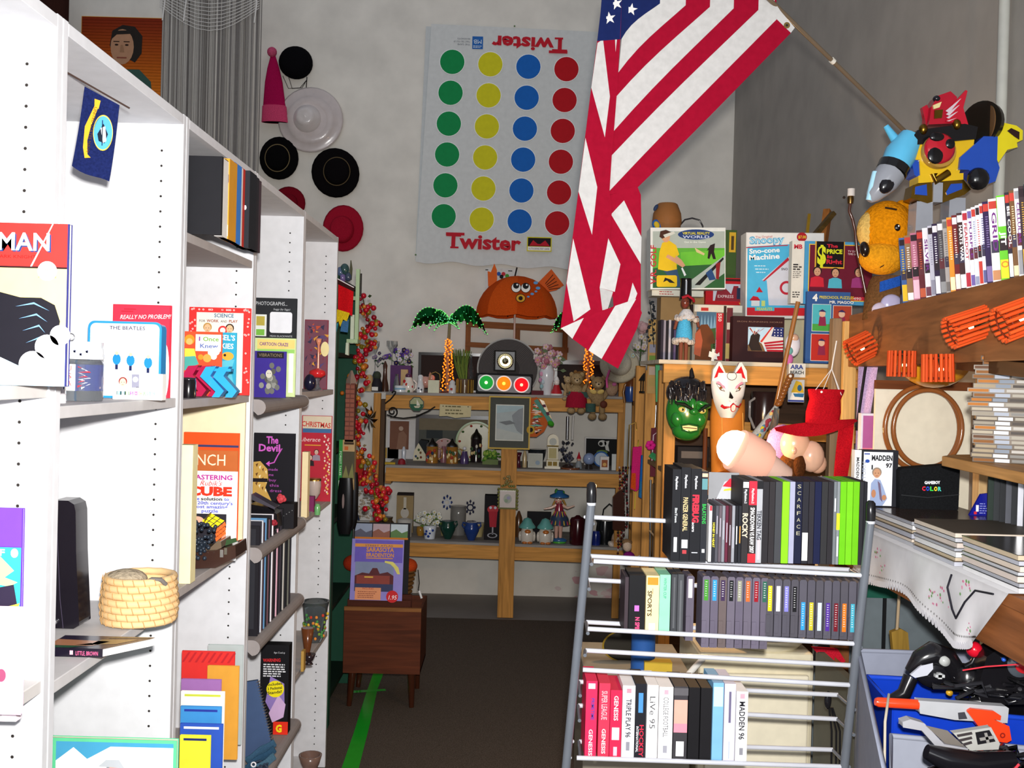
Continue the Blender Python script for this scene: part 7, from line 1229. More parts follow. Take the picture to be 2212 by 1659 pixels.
fr = Fr(1568, 1040, 3.92); t = thing(fr, 'leather_boot', 'orange tan stitched leather boot below the fox mask', 'boot')
b = MB(fr); b.lathe(1566, [(28, 1046), (30, 1020), (32, 985), (36, 940), (38, 900), (36, 862), (33, 862)], 6, 'b8722a', 18, sq=.7, sx=-.02); b.build('shaft', t); b = MB(fr); b.ball(1570, 1034, -10, 32, 20, 40, 'a8601f'); b.build('foot', t); b = MB(fr)
for x in (1551, 1596): b.tube([(x, 890, -18), (x + 3, 950, -18), (x + 4, 1010, -16)], 1, 'd8a050', 5)
b.build('stitching', t)
# clip lamp
fr = Fr(1640, 1030, 2.95); t = thing(fr, 'clip_lamp', 'lit cream plastic cone lamp resting above the game cases', 'lamp'); b = MB(fr); b.tube([(1586, 972, -6), (1600, 979, -3), (1640, 998, 0), (1652, 1004, 2)], [47, 49, 46, 40], 'e0a892:e.25', 28); b.build('shade', t)
b = MB(fr); b.tube([(1650, 1003, 2), (1656, 1006, 2), (1700, 1029, 6), (1706, 1032, 6)], [31, 30, 22, 15], 'd8b4a4', 22); b.build('socket_housing', t); MB(fr).tube([P(1700, 1030, 2.96), P(1722, 1046, 3.5), P(1735, 1050, 3.99)], .008, '8a8480', 8, world=True).build('arm', t); b = MB(fr); b.ball(1584, 970, -8, 40, 40, 10, 'fff0d8:e3', 20, 10, rot=24); b.build('bulb_glow', t)
lp = bpy.data.lights.new('lamp_light', 'POINT'); lo = bpy.data.objects.new('lamp_light', lp); COL.objects.link(lo); lp.energy = 13; lp.color = (1, .62, .3); lp.shadow_soft_size = .04; lo.location = P(1545, 950, 3.3)
# red felt jester hat hung on strings with rubber masks
fr = Fr(1770, 1030, 3.25); t = thing(fr, 'red_felt_hat', 'red felt hat hanging by white strings on the timber post', 'hat'); RF = 'b0121e:f'
b = MB(fr); b.lathe(1772, [(36, 915), (38, 890), (34, 862), (40, 842), (38, 840)], 0, RF, 20, sq=.5, sx=-.1); b.build('crown', t)
b = MB(fr); b.sheet([[(1668 + 172 * u, 932 - 26 * u + 22 * math.sin(math.pi * u) - 30 * v * math.sin(math.pi * u * .9 + .2), -22 + 6 * math.sin(u * 5) + 16 * v) for u in [i / 14 for i in range(15)]] for v in (0, .35, .7, 1)], RF, th=2.5); b.build('brim', t)
b = MB(fr); b.sheet([[(1808 + 30 * u - 12 * v, 905 + 138 * v, -12 + 4 * math.sin(u * 3 + v * 4)) for u in (0, .33, .66, 1)] for v in [i / 6 for i in range(7)]], RF, th=2.5); b.build('tail', t)
b = MB(fr)
for x, y in ((1752, 842), (1768, 842), (1803, 846), (1808, 852)): b.tube([(1788, 796, -6), (x, y, -14)], 1, 'dcd6d0', 5)
b.tube([(1788, 798, -6), (1793, 774, 0), (1800, 735, 4)], 1.6, 'dcd6d0', 6); b.build('string', t); MB(fr).ball(1764, 846, -18, 2.6, m='f0f0ee', nu=8, nv=6).build('button', t)
fr = Fr(1726, 1040, 3.3); t = thing(fr, 'rubber_mask', 'flesh coloured rubber mask with brown hair under the red felt hat', 'mask'); b = MB(fr); b.ball(1715, 960, 0, 32, 36, 26, 'e0b494:g', 16, 12); b.ball(1750, 985, -4, 28, 34, 22, 'dcb49a:g', 14, 10); b.ball(1765, 1000, 0, 20, 22, 14, 'd8ac90:g'); b.ball(1707, 972, -24, 6, 8, 6, 'd8a286:g', 8, 6); b.build('mask_skin', t)
b = MB(fr); b.ball(1706, 1012, 6, 26, 34, 22, '5a3418:p'); b.ball(1722, 1006, -14, 14, 26, 10, '4a2a14:p'); b.build('hair', t); b = MB(fr); b.sheet([[(1702 + 66 * u, 1040 - 16 * u + 10 * v, -22 + 5 * math.sin(u * 6)) for u in [i / 6 for i in range(7)]] for v in (0, 1)], 'd8b4a0', th=2); b.build('collar', t)
fr = Fr(1688, 985, 3.4); solo(MB(fr).ball(1690, 962, 0, 36, 46, 26, 'a87ab0:f'), 'lilac_beanie', 'lilac cloth beanie behind the rubber mask', 'cap')
fr = Fr(1870, 900, 3.3); t = thing(fr, 'lilac_cloth', 'pale lilac cloth folded and hanging right of the timber post', 'cloth'); b = MB(fr); b.sheet([[(1852 + 40 * u * (1 - v * .5), 770 + 20 * u + v * 230 - u * v * 80, 6 * math.sin(u * 4 + v)) for u in [i / 6 for i in range(7)]] for v in [i / 6 for i in range(7)]], 'bfa4cc:f', th=2); b.build('cloth_fold', t); b = MB(fr); b.tube([(1864, 790, -8), (1856, 860, -8), (1848, 930, -8)], 3, '17151a', 6); b.build('strap', t)
# things between the deck and the floor of the timber rack
fr = Fr(1500, 1035, 4.25); t = thing(fr, 'dark_radio', 'dark radio like box with pale band inside the timber rack', 'radio'); MB(fr).box(1462, 965, 1530, 1032, 0, 40, '1f1c1e').build('case', t, .003); MB(fr).box(1470, 975, 1518, 990, -1, 0, '6a625c').build('dial_band', t)
solo(MB(Fr(1521, 1035, 4.05)).lathe(1521, [(5, 1036), (5, 925)], 0, '6a3a20:wz', 10), 'wooden_peg', 'short brown wooden peg left of the leather boot', 'peg')
fr = Fr(1652, 925, 4.2); t = thing(fr, 'glass_mug', 'large dark glass mug with shiny handle behind the copper pole', 'mug'); MB(fr).lathe(1650, [(28, 930), (30, 900), (30, 850), (28, 846)], 0, '2a1c1c:g', 18).build('mug_body', t); MB(fr).tube([(1626, 860, -14), (1614, 868, -18), (1614, 900, -18), (1626, 925, -14)], 3, '9a9490:g', 8).build('handle', t)
# ---------------------------------------------------------------- rack of game cases
def spines(rows, Yc, yb, dep, where, lean=0, grp=None):
    for i, (x0, x1, y0, c, lab, fn) in enumerate(rows):
        fr = Fr((x0 + x1) / 2, yb + (x0 - 1450) * .022, Yc); y1 = fr.py; b = MB(fr); b.box(x0 + .4, y0, x1 - .4, y1, 0, dep, c)
        if fn: fn(b, x0, x1, y0, y1)
        solo(b, 'game_case', lab + ' ' + where, 'game case', grp, .0008)
def tx(s, h, m, a, z, bd=.02, c2=None, off=0):
    """lettering down a spine between fractions a and z"""
    def f(b, x0, x1, y0, y1):
        H = y1 - y0; w = x1 - x0
        if c2: b.rect(x0 + 1, y0 + H * a - 3, x1 - 1, y0 + H * z + 3, -.3, c2)
        b.text(s, x0 + w * .5 - h * .5 + off, y0 + H * a, h, m, H * (z - a), -.7, rot=90, bold=bd)
    return f
def al(*fs): return lambda *a: [f(*a) for f in fs]
def bl(a, z, c, ins=2): return lambda b, x0, x1, y0, y1: b.rect(x0 + ins, y0 + (y1 - y0) * a, x1 - ins, y0 + (y1 - y0) * z, -.4, c)
BK, PS = '17181d', tx('PlayStation', 5, 'e4e6ec', .08, .22)
r1 = [(1448, 1467, 1013, BK, 'black game case with long white pill at the left end', al(PS, tx('SimTown', 5, 'dfe6ea', .42, .58), bl(.74, .90, 'e4e4e6', 6))),
 (1467, 1488, 1009, BK, 'black game case with tan capital lettering', al(PS, tx('PANZER GENERAL', 10, 'd8bc8a', .32, .68), bl(.77, .86, 'dfe2e4', 4), bl(.88, .92, 'a83a40', 6))),
 (1488, 1511, 1012, BK, 'black game case with bright red lettering', al(PS, tx('FIREBUG', 13, 'e02c40', .28, .58, .05), tx('racers', 6, 'e9e9ec', .56, .68, off=-4), bl(.90, .91, 'b8bcc4', 5))),
 (1511, 1525, 1018, '22242a', 'dark game case with green lettering', al(bl(.02, .06, 'e0b89a', 1), bl(.08, .20, '5a8a90', 1), tx('BALATONS', 8, '2fae4a', .36, .58), bl(.86, .90, 'dfe2e4', 4)))]
cds = (('efeff0', 'white slim case with red top mark'), ('25262c', 'dark slim case with yellow lettering'), ('4a4a52', 'grey slim case'), ('5a5058', 'taupe slim case'), ('7a7c84', 'pale grey slim case'), ('5a2034', 'wine red slim case'), ('3a2228', 'dark maroon slim case'), ('8a8c94', 'silver slim case'), ('1a1a20', 'black slim case with tiny white print'), ('1f2026', 'black slim case with gold print'))
for i, (c, l) in enumerate(cds):
    x = 1529 + i * 7.1; f = bl(.0, .09, 'd0303c', 1) if i == 0 else tx('HONEY IN HEART', 4.5, 'e8d83a', .30, .74) if i == 1 else bl(.36, .68, 'd2d4d8', 2.4) if i == 8 else bl(.36, .66, 'b8883a', 2.4) if i == 9 else bl(.1 + i * .04, .4 + i * .05, 'a8a4b0', 2.6)
    r1.append((x, x + 7.1, 1092, c, l, f))
r1 += [(1600, 1614, 1037, '2c2a2c', 'dark game case with cream outlined lettering', al(bl(.02, .09, 'ececec', 1), tx('PlayStation.2', 5, 'e0e4ea', .11, .28), tx('ROCKY', 11, 'cfc0a8', .40, .70, .03))),
 (1614, 1631, 1037, '2a2626', 'dark game case with red ends and white lettering', al(bl(.01, .30, 'd02a3c', 0), tx('PlayStation.2', 5, 'f2dada', .10, .28), tx('SMACKDOWN VS RAW 2007', 9, 'f2f2f2', .33, .88), bl(.89, 1, 'd02a34', 0))),
 (1631, 1644, 1038, 'a4a6ac', 'silver ornate game case', al(bl(.0, .1, '1c1c20', 0), tx('TEKKEN TAG', 9, '3a3c44', .36, .72, .03), bl(.72, .96, 'd8b4b8', 4)))]
for x0, x1, c, l, f in ((1644, 1658, '262428', 'plain charcoal game case right of the silver ornate one', None), (1658, 1671, '2a272a', 'second plain charcoal game case right of the ornate one', None), (1671, 1686, '3c3e42', 'plain slate grey game case left of the lime one', None), (1686, 1702, '7ed01c', 'bright lime game case alone in the middle of the row', None), (1702, 1714, '9a9cb4', 'pale silver game case right of the lone lime one', None),
   (1714, 1730, '141830', 'navy game case with widely spaced letters', lambda b, x0, x1, y0, y1: [b.text(ch, x0 + 4, y0 + 14 + i * 14.5, 8, 'a8a48a', 8, -.7) for i, ch in enumerate('SCARFACE')]), (1730, 1744, '23232a', 'black game case with white barcode sticker', bl(.62, .96, 'e6e6e6', 1)), (1744, 1756, '26242a', 'plain black game case right of the barcode one', None), (1756, 1771, '121838', 'plain navy game case in the right half', None),
   (1771, 1785, '2a2a2c', 'plain black game case right of the plain navy one', None), (1785, 1797, '262428', 'plain black game case left of the slim grey pair', None), (1797, 1804, '6a7074', 'slim grey case with small white print', bl(.2, .36, 'c9ccd0', 2)), (1804, 1811, '7a8084', 'slim grey case with yellow label', al(bl(.38, .58, 'e0d82c', 0), bl(.66, .9, 'd8dade', 2))),
   (1811, 1825, '62b412', 'lime game case, left of the three together', None), (1825, 1839, '6aba18', 'lime game case, middle of the three together', None), (1839, 1853, '62b010', 'lime game case, right of the three together', None), (1853, 1862, '26262a', 'narrow black game case next to the three lime ones', None), (1862, 1870, '1d1d22', 'narrow black game case last beside the rack pole', None)): r1.append((x0, x1, 1040, c, l, f))
spines(r1, 2.372, 1212, 120, 'in the top rack row', grp='game cases in the top rack row')
r2 = [(1347, 1356, 1246, '3a3036', 'thin dark booklet at the left end', None), (1356, 1392, 1242, '131316', 'bulging black bag like case with pink lettering', al(tx('N SPIN', 9, 'd84a7a', .72, .97, .04, off=2), bl(.52, .62, 'b86ac8', 13))), (1393, 1422, 1243, 'efd9a0', 'cream carton with black slanted lettering', al(tx('SPORTS', 9, '3a2c1c', .26, .70, off=-6), bl(.03, .16, 'b8862c', 3), bl(.22, .32, '4a341c', 14), bl(.82, .94, 'e8e6e0', 8))),
  (1422, 1446, 1241, '8ad0aa', 'mint green carton with faint lettering', tx('WINTER CUP', 6, '4a9a80', .05, .40)), (1447, 1461, 1240, '3a3c40', 'clear grey case left of its twin', bl(.05, .9, '54565a', 5)), (1461, 1475, 1240, '44464a', 'clear grey case right of its twin', bl(.1, .95, '5c5e62', 5))]
spines(r2, 2.372, 1370, 90, 'in the middle rack row')
LC = ('3f8a2c', '2f8fd8', '3a2a4a', '14161a', '8a8a78', 'c8602c', '8a1220', '2a5a4a')
def cart(i, x, w, y0, y1, lab, c, body, Yc, ch, dep=64, grp=None):
    fr = Fr(x + w / 2, y1, Yc); t = thing(fr, 'game_cartridge', lab, 'game cartridge', grp)
    b = MB(fr); h = y1 - y0; b.prism([(x, y1), (x, y0 + 4), (x + 3, y0), (x + w - 4, y0), (x + w - 1, y0 + 4), (x + w - 1, y1)], 0, dep, body)
    b.box(x - .3, y0 + h * .62, x + w * .55, y1 - h * .06, -2.5, 0, body); b.build('shell', t, .0006); a, z = ch
    b = MB(fr); b.rect(x + w * .22, y0 + h * a, x + w * .72, y0 + h * z, -2.9 if a > .3 else -.5, c); b.lines(x + w * .35, y0 + h * a + 4, x + w * .6, int(h * (z - a) / 6), 5, 1.2, -3.2 if a > .3 else -.8, 'd8d8d8', i); b.build('sticker', t)
for i in range(9):
    x = 1480 + i * 18 + (16 if i else 0)
    cart(i, x, 17.5, 1243 + (i * .6), (1398 if i else 1384) + i * .5, ('grey game cartridge with pale label standing alone left of the eight' if i == 0 else '%s grey game cartridge of the eight in the middle of the rack' % ORD[i - 1]), LC[i - 1] if i else 'd0c4c8', ('5a5462', '625c6c', '5c5666', '5f5454', '625c6a', '5c5666', '605a68', '625c6c', '5c5664')[i], 2.372, (.05, .34))
lab2 = (('e8c81c', 'yellow'), ('dfe0ea', 'white'), ('7a78d8', 'lavender'), ('16161a', 'black'), ('2f8fd8', 'blue and white'), ('b8b02c', 'yellow green'), ('b8c8d8', 'ice blue'), ('4a2a8a', 'purple'), ('6a1420', 'wine red'), ('e8701c', 'orange'), ('3f9ab0', 'teal'), ('c9c9cf', 'dashed white'))
for i, (c, n) in enumerate(lab2): cart(i, 1653 + i * 17.8, 17, 1250 + i * .5, 1374 + i * .9, 'grey game cartridge with %s label in the right rack group' % n, c, ('4a4850', '504e58', '4c4a54')[i % 3], 2.372, (.12, .56) if i < 4 else (.38, .86))
MG = 'de2a55'
r3 = [(1262, 1287, 1470, MG, 'pink red game case with blue script', al(tx('PRIMETIME', 7, '3a3a9a', .22, .50, off=3), tx('GENESIS', 8, 'ffd8dc', .62, .96), bl(.03, .1, 'ecc8d8', 5))), (1290, 1315, 1475, 'd83450', 'red game case with pale block lettering', al(tx('SUPER LEAGUE', 12, 'f6a8b0', .1, .48), tx('GENESIS', 8, 'ffe0e0', .60, .93))), (1315, 1341, 1490, 'd0244a', 'dark pink game case with white picture', al(tx('GENESIS', 9, 'ffd8dc', .08, .44), bl(.54, .72, 'f2dce0', 5), bl(.82, .95, 'f0b8c8', 9))),
  (1341, 1369, 1480, 'ecebee', 'white game case with heavy dark lettering', al(tx('TRIPLE PLAY 96', 11, '2a2a38', .18, .70), bl(.04, .1, 'e08a9a', 9), bl(.76, .88, '8a8a94', 10))), (1369, 1393, 1476, '1c1d24', 'black hockey game case with red lettering', al(bl(.12, .38, '4a8ac8', 7), tx('HOCKEY', 9, 'd02a44', .54, .96, off=3), tx('INTERNATIONAL', 5, 'd8d8dc', .56, .9, off=-6))), (1394, 1419, 1479, 'f2f1f2', 'white game case with handwritten lettering', tx('LiVe 95', 12, '4a4a4e', .15, .58, 0)),
  (1420, 1451, 1483, 'f0eff0', 'wide white game case with thin tall lettering', al(tx('COLLEGE FOOTBALL', 11, '4a4a50', .14, .68, 0), bl(.04, .1, 'e8a0b0', 11), bl(.8, .9, '9a9aa4', 11))), (1452, 1483, 1482, '3a383c', 'dark game case with peach picture band', al(bl(.02, .12, '5a585c', 0), bl(.18, .5, 'd8a494', 1), bl(.5, .62, 'e88a9c', 1), bl(.74, .94, 'ececee', 7))), (1484, 1509, 1484, '161518', 'plain black game case, left of the two plain ones', None), (1510, 1535, 1485, '18171a', 'plain black game case, right of the two plain ones', None),
  (1536, 1560, 1474, '7ab0d8', 'sky blue game case', bl(.05, .3, 'b8d8ea', 2)), (1561, 1586, 1476, 'd2d0e2', 'lilac white game case with dark blotches', al(bl(.1, .5, '6a6480', 15), bl(.74, .96, '8fa8d8', 13))), (1587, 1613, 1493, 'f4f3f4', 'white game case with football lettering at the right end', al(tx('MADDEN 96', 12, '26262e', .14, .68), bl(.03, .1, 'e0a0b0', 8), bl(.8, .9, '8a8a92', 9)))]
spines(r3, 2.372, 1643, 110, 'in the bottom rack row')
fr = Fr(1690, 1659, 2.95, z=FZ); t = thing(fr, 'old_monitor', 'large cream boxy old monitor standing behind the rack', 'monitor'); MB(fr).wbox(.58, 2.95, FZ, .92, 3.3, .80, 'd9d0b4').build('housing', t, .012); MB(fr).wbox(.60, 2.93, .2, .90, 2.95, .74, 'e6dec6').build('front_bezel', t, .006);
fr = Fr(1650, 1412, 3.06, z=.8005); t = thing(fr, 'round_stool_top', 'round cream base with dark blue pad on top of the old monitor', 'pad'); MB(fr).lathe(1650, [(72, 1412), (82, 1400), (84, 1390)], 0, 'ddd5ba', 28).build('base', t); MB(fr).lathe(1650, [(76, 1390), (74, 1376), (20, 1374)], 0, '3f4a66', 28).build('pad', t)
solo(MB(Wf(.91, 2.7, FZ)).wbox(.90, 2.55, FZ, .92, 2.88, .83, '55554c'), 'dark_board', 'dark grey green board standing between the monitor and the tote', 'board')
def fn(b): b.poly([(1536, 1094), (1560, 1040), (1585, 1030), (1588, 1060), (1570, 1094)], -.5, 'b8bac0'); b.poly([(1556, 1050), (1572, 1032), (1586, 1040), (1580, 1052)], -.9, 'c0283a'); b.poly([(1560, 1056), (1580, 1052), (1578, 1058), (1558, 1060)], -1.2, 'd8c03a'); b.poly([(1578, 1060), (1584, 1044), (1590, 1046), (1584, 1062)], -1, '4a8ac0'); b.text('piece', 1534, 1082, 8, '2a2a2e', 30, -1.3)
carton(1526, 1020, 1592, 1212, 2.5, 'grey pamphlet with small coloured map behind the slim cases', '8f9094', 3, fn, name='pamphlet', cat='pamphlet')
fr = Fr(1400, 1659, 2.9, z=FZ); solo(MB(fr).wbox(.24, 2.9, FZ, .55, 3.25, .74, '8f8878'), 'grey_carton', 'grey carton standing on the floor behind the rack', 'box', bev=.004)
fr = Fr(1390, 1450, 2.95, z=.7406); solo(MB(fr).lathe(1388, [(26, 1450), (26, 1355)], 0, '2a5596', 20), 'blue_tube', 'short fat blue tube behind the rack', 'tube')
fr = Fr(1345, 1400, 3.05); t = thing(fr, 'gilt_tray', 'dark oval tray with gold rim leaning behind the blue tube', 'tray'); MB(fr).dlathe(1350, 1395, [(48, 0), (48, -3), (40, 1), (0, 1)], '23201a', 28, asp=.7).build('tray_body', t); MB(fr).ring(1350, 1395, 46, 50, -3.4, 'a88a34:m', 32, .7).build('gold_rim', t)
fr = Fr(1455, 1440, 2.9, z=.7406); t = thing(fr, 'white_cable', 'thick white cable curving out of a yellow and black manual', 'cable'); MB(fr).box(1392, 1412, 1452, 1450, 0, 30, 'c8a83a').build('manual', t); MB(fr).tube([(1460, 1446, -6), (1480, 1442, -8), (1500, 1420, -4), (1520, 1405, 10)], 7, 'd8d6d0', 8).build('cable_body', t); t.name = 'manual_with_cable'
fr = Fr(1800, 1420, 2.9); t = thing(fr, 'red_black_bag', 'red and black sports bag beside the monitor', 'bag'); MB(fr).ball(1790, 1430, 10, 30, 40, 30, '17161a:f').build('bag_body', t); MB(fr).prism([(1745, 1392), (1800, 1394), (1818, 1420), (1812, 1426), (1795, 1412), (1790, 1440)], -26, -20, 'c01c30:f').build('red_panel', t)
fr = Fr(1790, 1560, 2.52); t = thing(fr, 'hanging_headset', 'black cable and plug looped on the rack bar', 'cable'); MB(fr).ball(1787, 1512, 0, 8, 20, 6, '17161a:g').build('plug', t); b = MB(fr)
for k in (0, 10, 18): b.tube([(1790 + k * .4, 1528, 0), (1798 + k, 1580, 2), (1800 + k, 1655, 4)], 2, '141316', 6)
b.build('cord', t); t.name = 'looped_cable'
# ---------------------------------------------------------------- on and around the wall shelf
nb = (C - A)
def along(px):                                                   # depth on the front edge of the broad board
    a, c = P(1846, 700, 3.42), P(2230, 610, 2.06)
    lo_, hi_ = 0.0, 1.0
    for _ in range(30):
        m = (lo_ + hi_) / 2; q = a + (c - a) * m; d = CM.transposed() @ (q - CAM); x = CX + FPX * d.x / -d.z
        if x < px: lo_ = m
        else: hi_ = m
    return (a + (c - a) * lo_).y
DV = [('3f5f9a', 'e0b82c', 'blue case with yellow foot'), ('8a6a4a', 'ecece8', 'white and brown case'), ('b06a80', 'e8b8c8', 'rose pink case'), ('5a2028', 'b8563a', 'maroon case'), ('d8d6da', '6a3a4a', 'white case with plum print'), ('b4b2c0', '8a8898', 'grey lilac case'), ('2a1c3a', 'dcdae2', 'dark purple case'), ('4a464a', '8a8a8c', 'dark grey case'), ('9a9694', '6a6664', 'mid grey case'), ('d88a2c', 'e8d8b0', 'orange case'), ('6a1c20', 'ecd8d0', 'dark red case with white lettering'), ('3a2224', 'ffffff', 'dark case with bold white lettering'),
      ('d2d0d4', 'a82a3a', 'white case with red print'), ('e2e0e4', '6a5a9a', 'white case with violet print'), ('c8ccd4', '8a8fa8', 'ice white case'), ('dedce2', 'b83a30', 'white case with orange red block'), ('d4d2dc', '5a5a8a', 'white case with navy print'), ('2a1c44', '7a6a9a', 'violet black case'), ('e4e0dc', 'b8805a', 'wide white case with tan top'), ('62b82c', 'e0d02c', 'wide lime green case with yellow foot'), ('2a2430', 'ececec', 'dark case with vertical white lettering'), ('6a4a2c', 'd8c8a0', 'brown case'), ('dcd8d8', '8a8a90', 'white case near the right edge'), ('3a2c30', 'c89a3a', 'dark case with gold top'), ('2a3438', 'a8b8b4', 'dark teal case at the right edge')]
xs = [1949, 1961, 1974, 1987, 1999, 2010, 2020, 2031, 2042, 2052, 2063, 2074, 2085, 2095, 2104, 2113, 2122, 2132, 2146, 2163, 2178, 2188, 2199, 2210, 2222]
WDS = {4: 'SILVER', 11: 'HARTS WAR', 12: 'FEARDOT', 13: 'PURPLE', 18: 'GRID', 20: 'BE COOL', 22: 'CELLULAR'}
for i, (c, c2, l) in enumerate(DV):
    Yd = along(xs[i] + 8); kk = FPX / Yd; w = min(.0165 * kk, (xs[i + 1] - xs[i] if i < 24 else 13) - .3); fr = Fr(xs[i] + 8, 660, Yd + .02, yaw=-26, roll=-5, z=TOPZ + .001); y1 = 660; y0 = y1 - .19 * kk; x0 = xs[i] + 8 - w / 2; b = MB(fr)
    if w < 15 and i in (18, 19): w = min(.022 * kk, 17)
    b.box(x0, y0, x0 + w, y1, 0, .134 * kk, c); H = y1 - y0; r_ = random.Random(i)
    b.rect(x0 + .8, y1 - H * (.12 + .2 * r_.random()), x0 + w - .8, y1 - H * .04, -.4, c2); b.rect(x0 + .8, y1 - H * .5, x0 + w - .8, y1 - H * .36, -.4, r_.choice(('2a2024', '5a2a30', c, '3a3448'))); b.rect(x0 + .8, y0 + H * .03, x0 + w - .8, y0 + H * .12, -.4, r_.choice(('2a1c22', c2, 'b83a30', 'd8d4d8')))
    if i in WDS: b.text(WDS[i], x0 + w * .3, y0 + H * .16, w * .5, 'f4f4f4' if i in (11, 20) else 'a82a3a' if i == 12 else '6a2a7a', H * .46, -.8, rot=90, bold=.02)
    elif i != 19: b.lines(x0 + w * .3, y0 + H * .18, x0 + w * .7, int(H * .4 / 5), 5, 2, -.8, c2, i)
    if i == 19: b.rect(x0 + 1, y0 + 4, x0 + w - 1, y0 + H * .36, -.8, 'ecf2e6'); b.text('JIT', x0 + w * .25, y0 + H * .42, w * .5, 'f4f6f0', H * .16, -1, rot=90, bold=.03); b.ring(x0 + w * .5, y1 - H * .2, w * .25, w * .42, -1, 'e0802c', 16)
    solo(b, 'film_case', l + ', %s from the left on the broad plank' % ORD[i], 'film case', 'film cases on the broad plank', .0006)
# lanterns
def lantern(cx, cy, w, h, rot, Yl, label):
    fr = Fr(cx, cy, along(cx + w * .6 + 8) - .012); t = thing(fr, 'slat_lantern', label, 'lantern', 'orange slat lanterns on a green wire'); c, s = math.cos(R(rot)), math.sin(R(rot))
    def q(u, v, d): return (cx + u * c - v * s, cy + u * s + v * c, d)
    b = MB(fr); n = 18; r = w / 2
    for i in range(n): a = 2 * math.pi * i / n; b.tube([q(r * math.cos(a), -h / 2, r * math.sin(a)), q(r * 1.03 * math.cos(a), h / 2, r * 1.03 * math.sin(a))], w * .062, 'd2501f' if i % 2 else 'c24418', 6)
    b.build('slats', t); b = MB(fr)
    for v in (-h * .36, h * .36): b.tube([q(r * .95 * math.cos(a * .349), v, r * .95 * math.sin(a * .349)) for a in range(18)], w * .035, '6a2410', 6, closed=True)
    b.build('hoop', t); b = MB(fr); b.ball(*q(0, h * .05, -r * .55), w * .09, w * .09, w * .09, 'fff0b0:e6', 10, 7); b.tube([q(0, -h * .5, 0), q(0, 0, -r * .5)], w * .04, '17281c', 6); b.build('bulb', t)
for a_ in ((1860, 752, 54, 52, 62, 3.30, 'small tilted slat lantern at the left end of the wire'), (1948, 786, 54, 56, 0, 3.02, 'upright slat lantern, left of the two hanging upright'), (2026, 795, 60, 60, -2, 2.72, 'upright slat lantern, right of the two hanging upright'), (2094, 706, 64, 92, 70, 2.44, 'wide tilted slat lantern fixed on the broad plank'), (2202, 688, 72, 92, 68, 2.02, 'tilted slat lantern cut by the right photo edge')): lantern(*a_)
pts = [(x, y, along(x) - .012) for x, y, _ in [(1876, 722, 3.32), (1898, 745, 3.24), (1938, 754, 3.08), (1950, 756, 3.03), (1972, 712, 2.96), (1984, 708, 2.92), (1992, 712, 2.88), (2020, 752, 2.76), (2026, 762, 2.73), (2040, 716, 2.66), (2052, 700, 2.58), (2136, 690, 2.34), (2160, 698, 2.22)]]
Q = [P(*p) for p in pts]; fr = Wf(*Q[0]); solo(MB(fr).tube(Q, .0045, '1f3a2c', 7, world=True), 'lantern_wire', 'dark green zigzag wire joining the orange lanterns', 'wire')
b = MB(Fr(1917, 725, along(1917) - .01)); b.ell(1917, 725, 4, 9, 0, 'c8b83a'); b.prism(circ(1917, 725, 4, 9, 12), 0, 2, 'c8b83a'); solo(b, 'yellow_tag', 'tiny yellow oval tag on the broad plank', 'tag')
fr = Fr(2020, 775, 2.95); b = MB(fr); b.ball(2018, 776, 0, 78, 62, 60, 'd8941c:g', 24, 14); solo(b, 'yellow_balloon', 'big glossy yellow ball under the broad plank behind lanterns', 'ball')
# plush bear head and toy robot
fr = Fr(1910, 690, 3.2); t = thing(fr, 'plush_bear', 'large orange yellow plush bear looking left beside the toy robot', 'plush toy'); PB_ = 'd8860c:p'
b = MB(fr); b.ball(1910, 500, 0, 60, 66, 52, PB_, 20, 14); b.ball(1896, 560, -18, 50, 36, 40, 'e0961c:p', 18, 12); b.ball(1868, 500, -6, 24, 40, 26, 'd8b060:p'); b.build('head', t)
MB(fr).ball(1850, 545, -38, 10, 17, 12, '1a120e:g', 12, 8, rot=-10).build('nose', t); b = MB(fr); b.ball(1913, 499, -48, 8, 9, 6, '1a0f0a:g', 12, 8); b.ball(1915, 496, -53, 2, 2, 1.4, 'ffffff', 6, 5); b.build('eye', t); MB(fr).tube([(1890, 456, -40), (1902, 458, -42), (1914, 460, -42)], 2, '2a1a0c', 6).build('brow', t); MB(fr).tube([(1880, 584, -48), (1886, 580, -50), (1892, 572, -52)], 1.2, '4a2a0c', 6).build('mouth', t)
b = MB(fr); b.lathe(1922, [(52, 690), (48, 640), (40, 606), (34, 596)], 14, '6a4a2c:p', 16); b.build('body', t); b = MB(fr); b.sheet([[(1888 + 70 * u, 612 - 24 * u + 22 * v, -40 + 20 * abs(u - .5)) for u in [i / 6 for i in range(7)]] for v in (0, 1)], '2452a8:f', th=3); b.build('collar', t); b = MB(fr); b.ball(1912, 660, -34, 24, 22, 12, 'b8b0d0:g'); b.ball(1890, 672, -34, 20, 16, 10, 'c8b8c8:g'); b.build('plastic_wrap', t)
for s in (1,): MB(fr).ball(1945, 448, 6, 18, 18, 10, PB_).build('ear', t)
fr = Fr(2025, 660, 3.06); t = thing(fr, 'toy_robot', 'big colourful plastic toy robot standing behind the film cases', 'toy robot')
YL, BL, CY_, GD, SV = 'd8b01c:g', '1f48a8:g', '5ab4dc:g', '8a6a28:m', '8f929a:g'
b = MB(fr); b.prism([(1953, 300), (1960, 290), (2060, 274), (2088, 280), (2084, 306), (1952, 322)], -28, 30, '121114:g'); b.prism([(1950, 322), (2084, 306), (2080, 340), (2062, 345), (2052, 386), (1972, 400), (1968, 352), (1950, 352)], -22, 30, YL); b.prism([(1952, 352), (1970, 352), (1976, 392), (1960, 384)], -18, 28, BL); b.build('chest', t, .003)
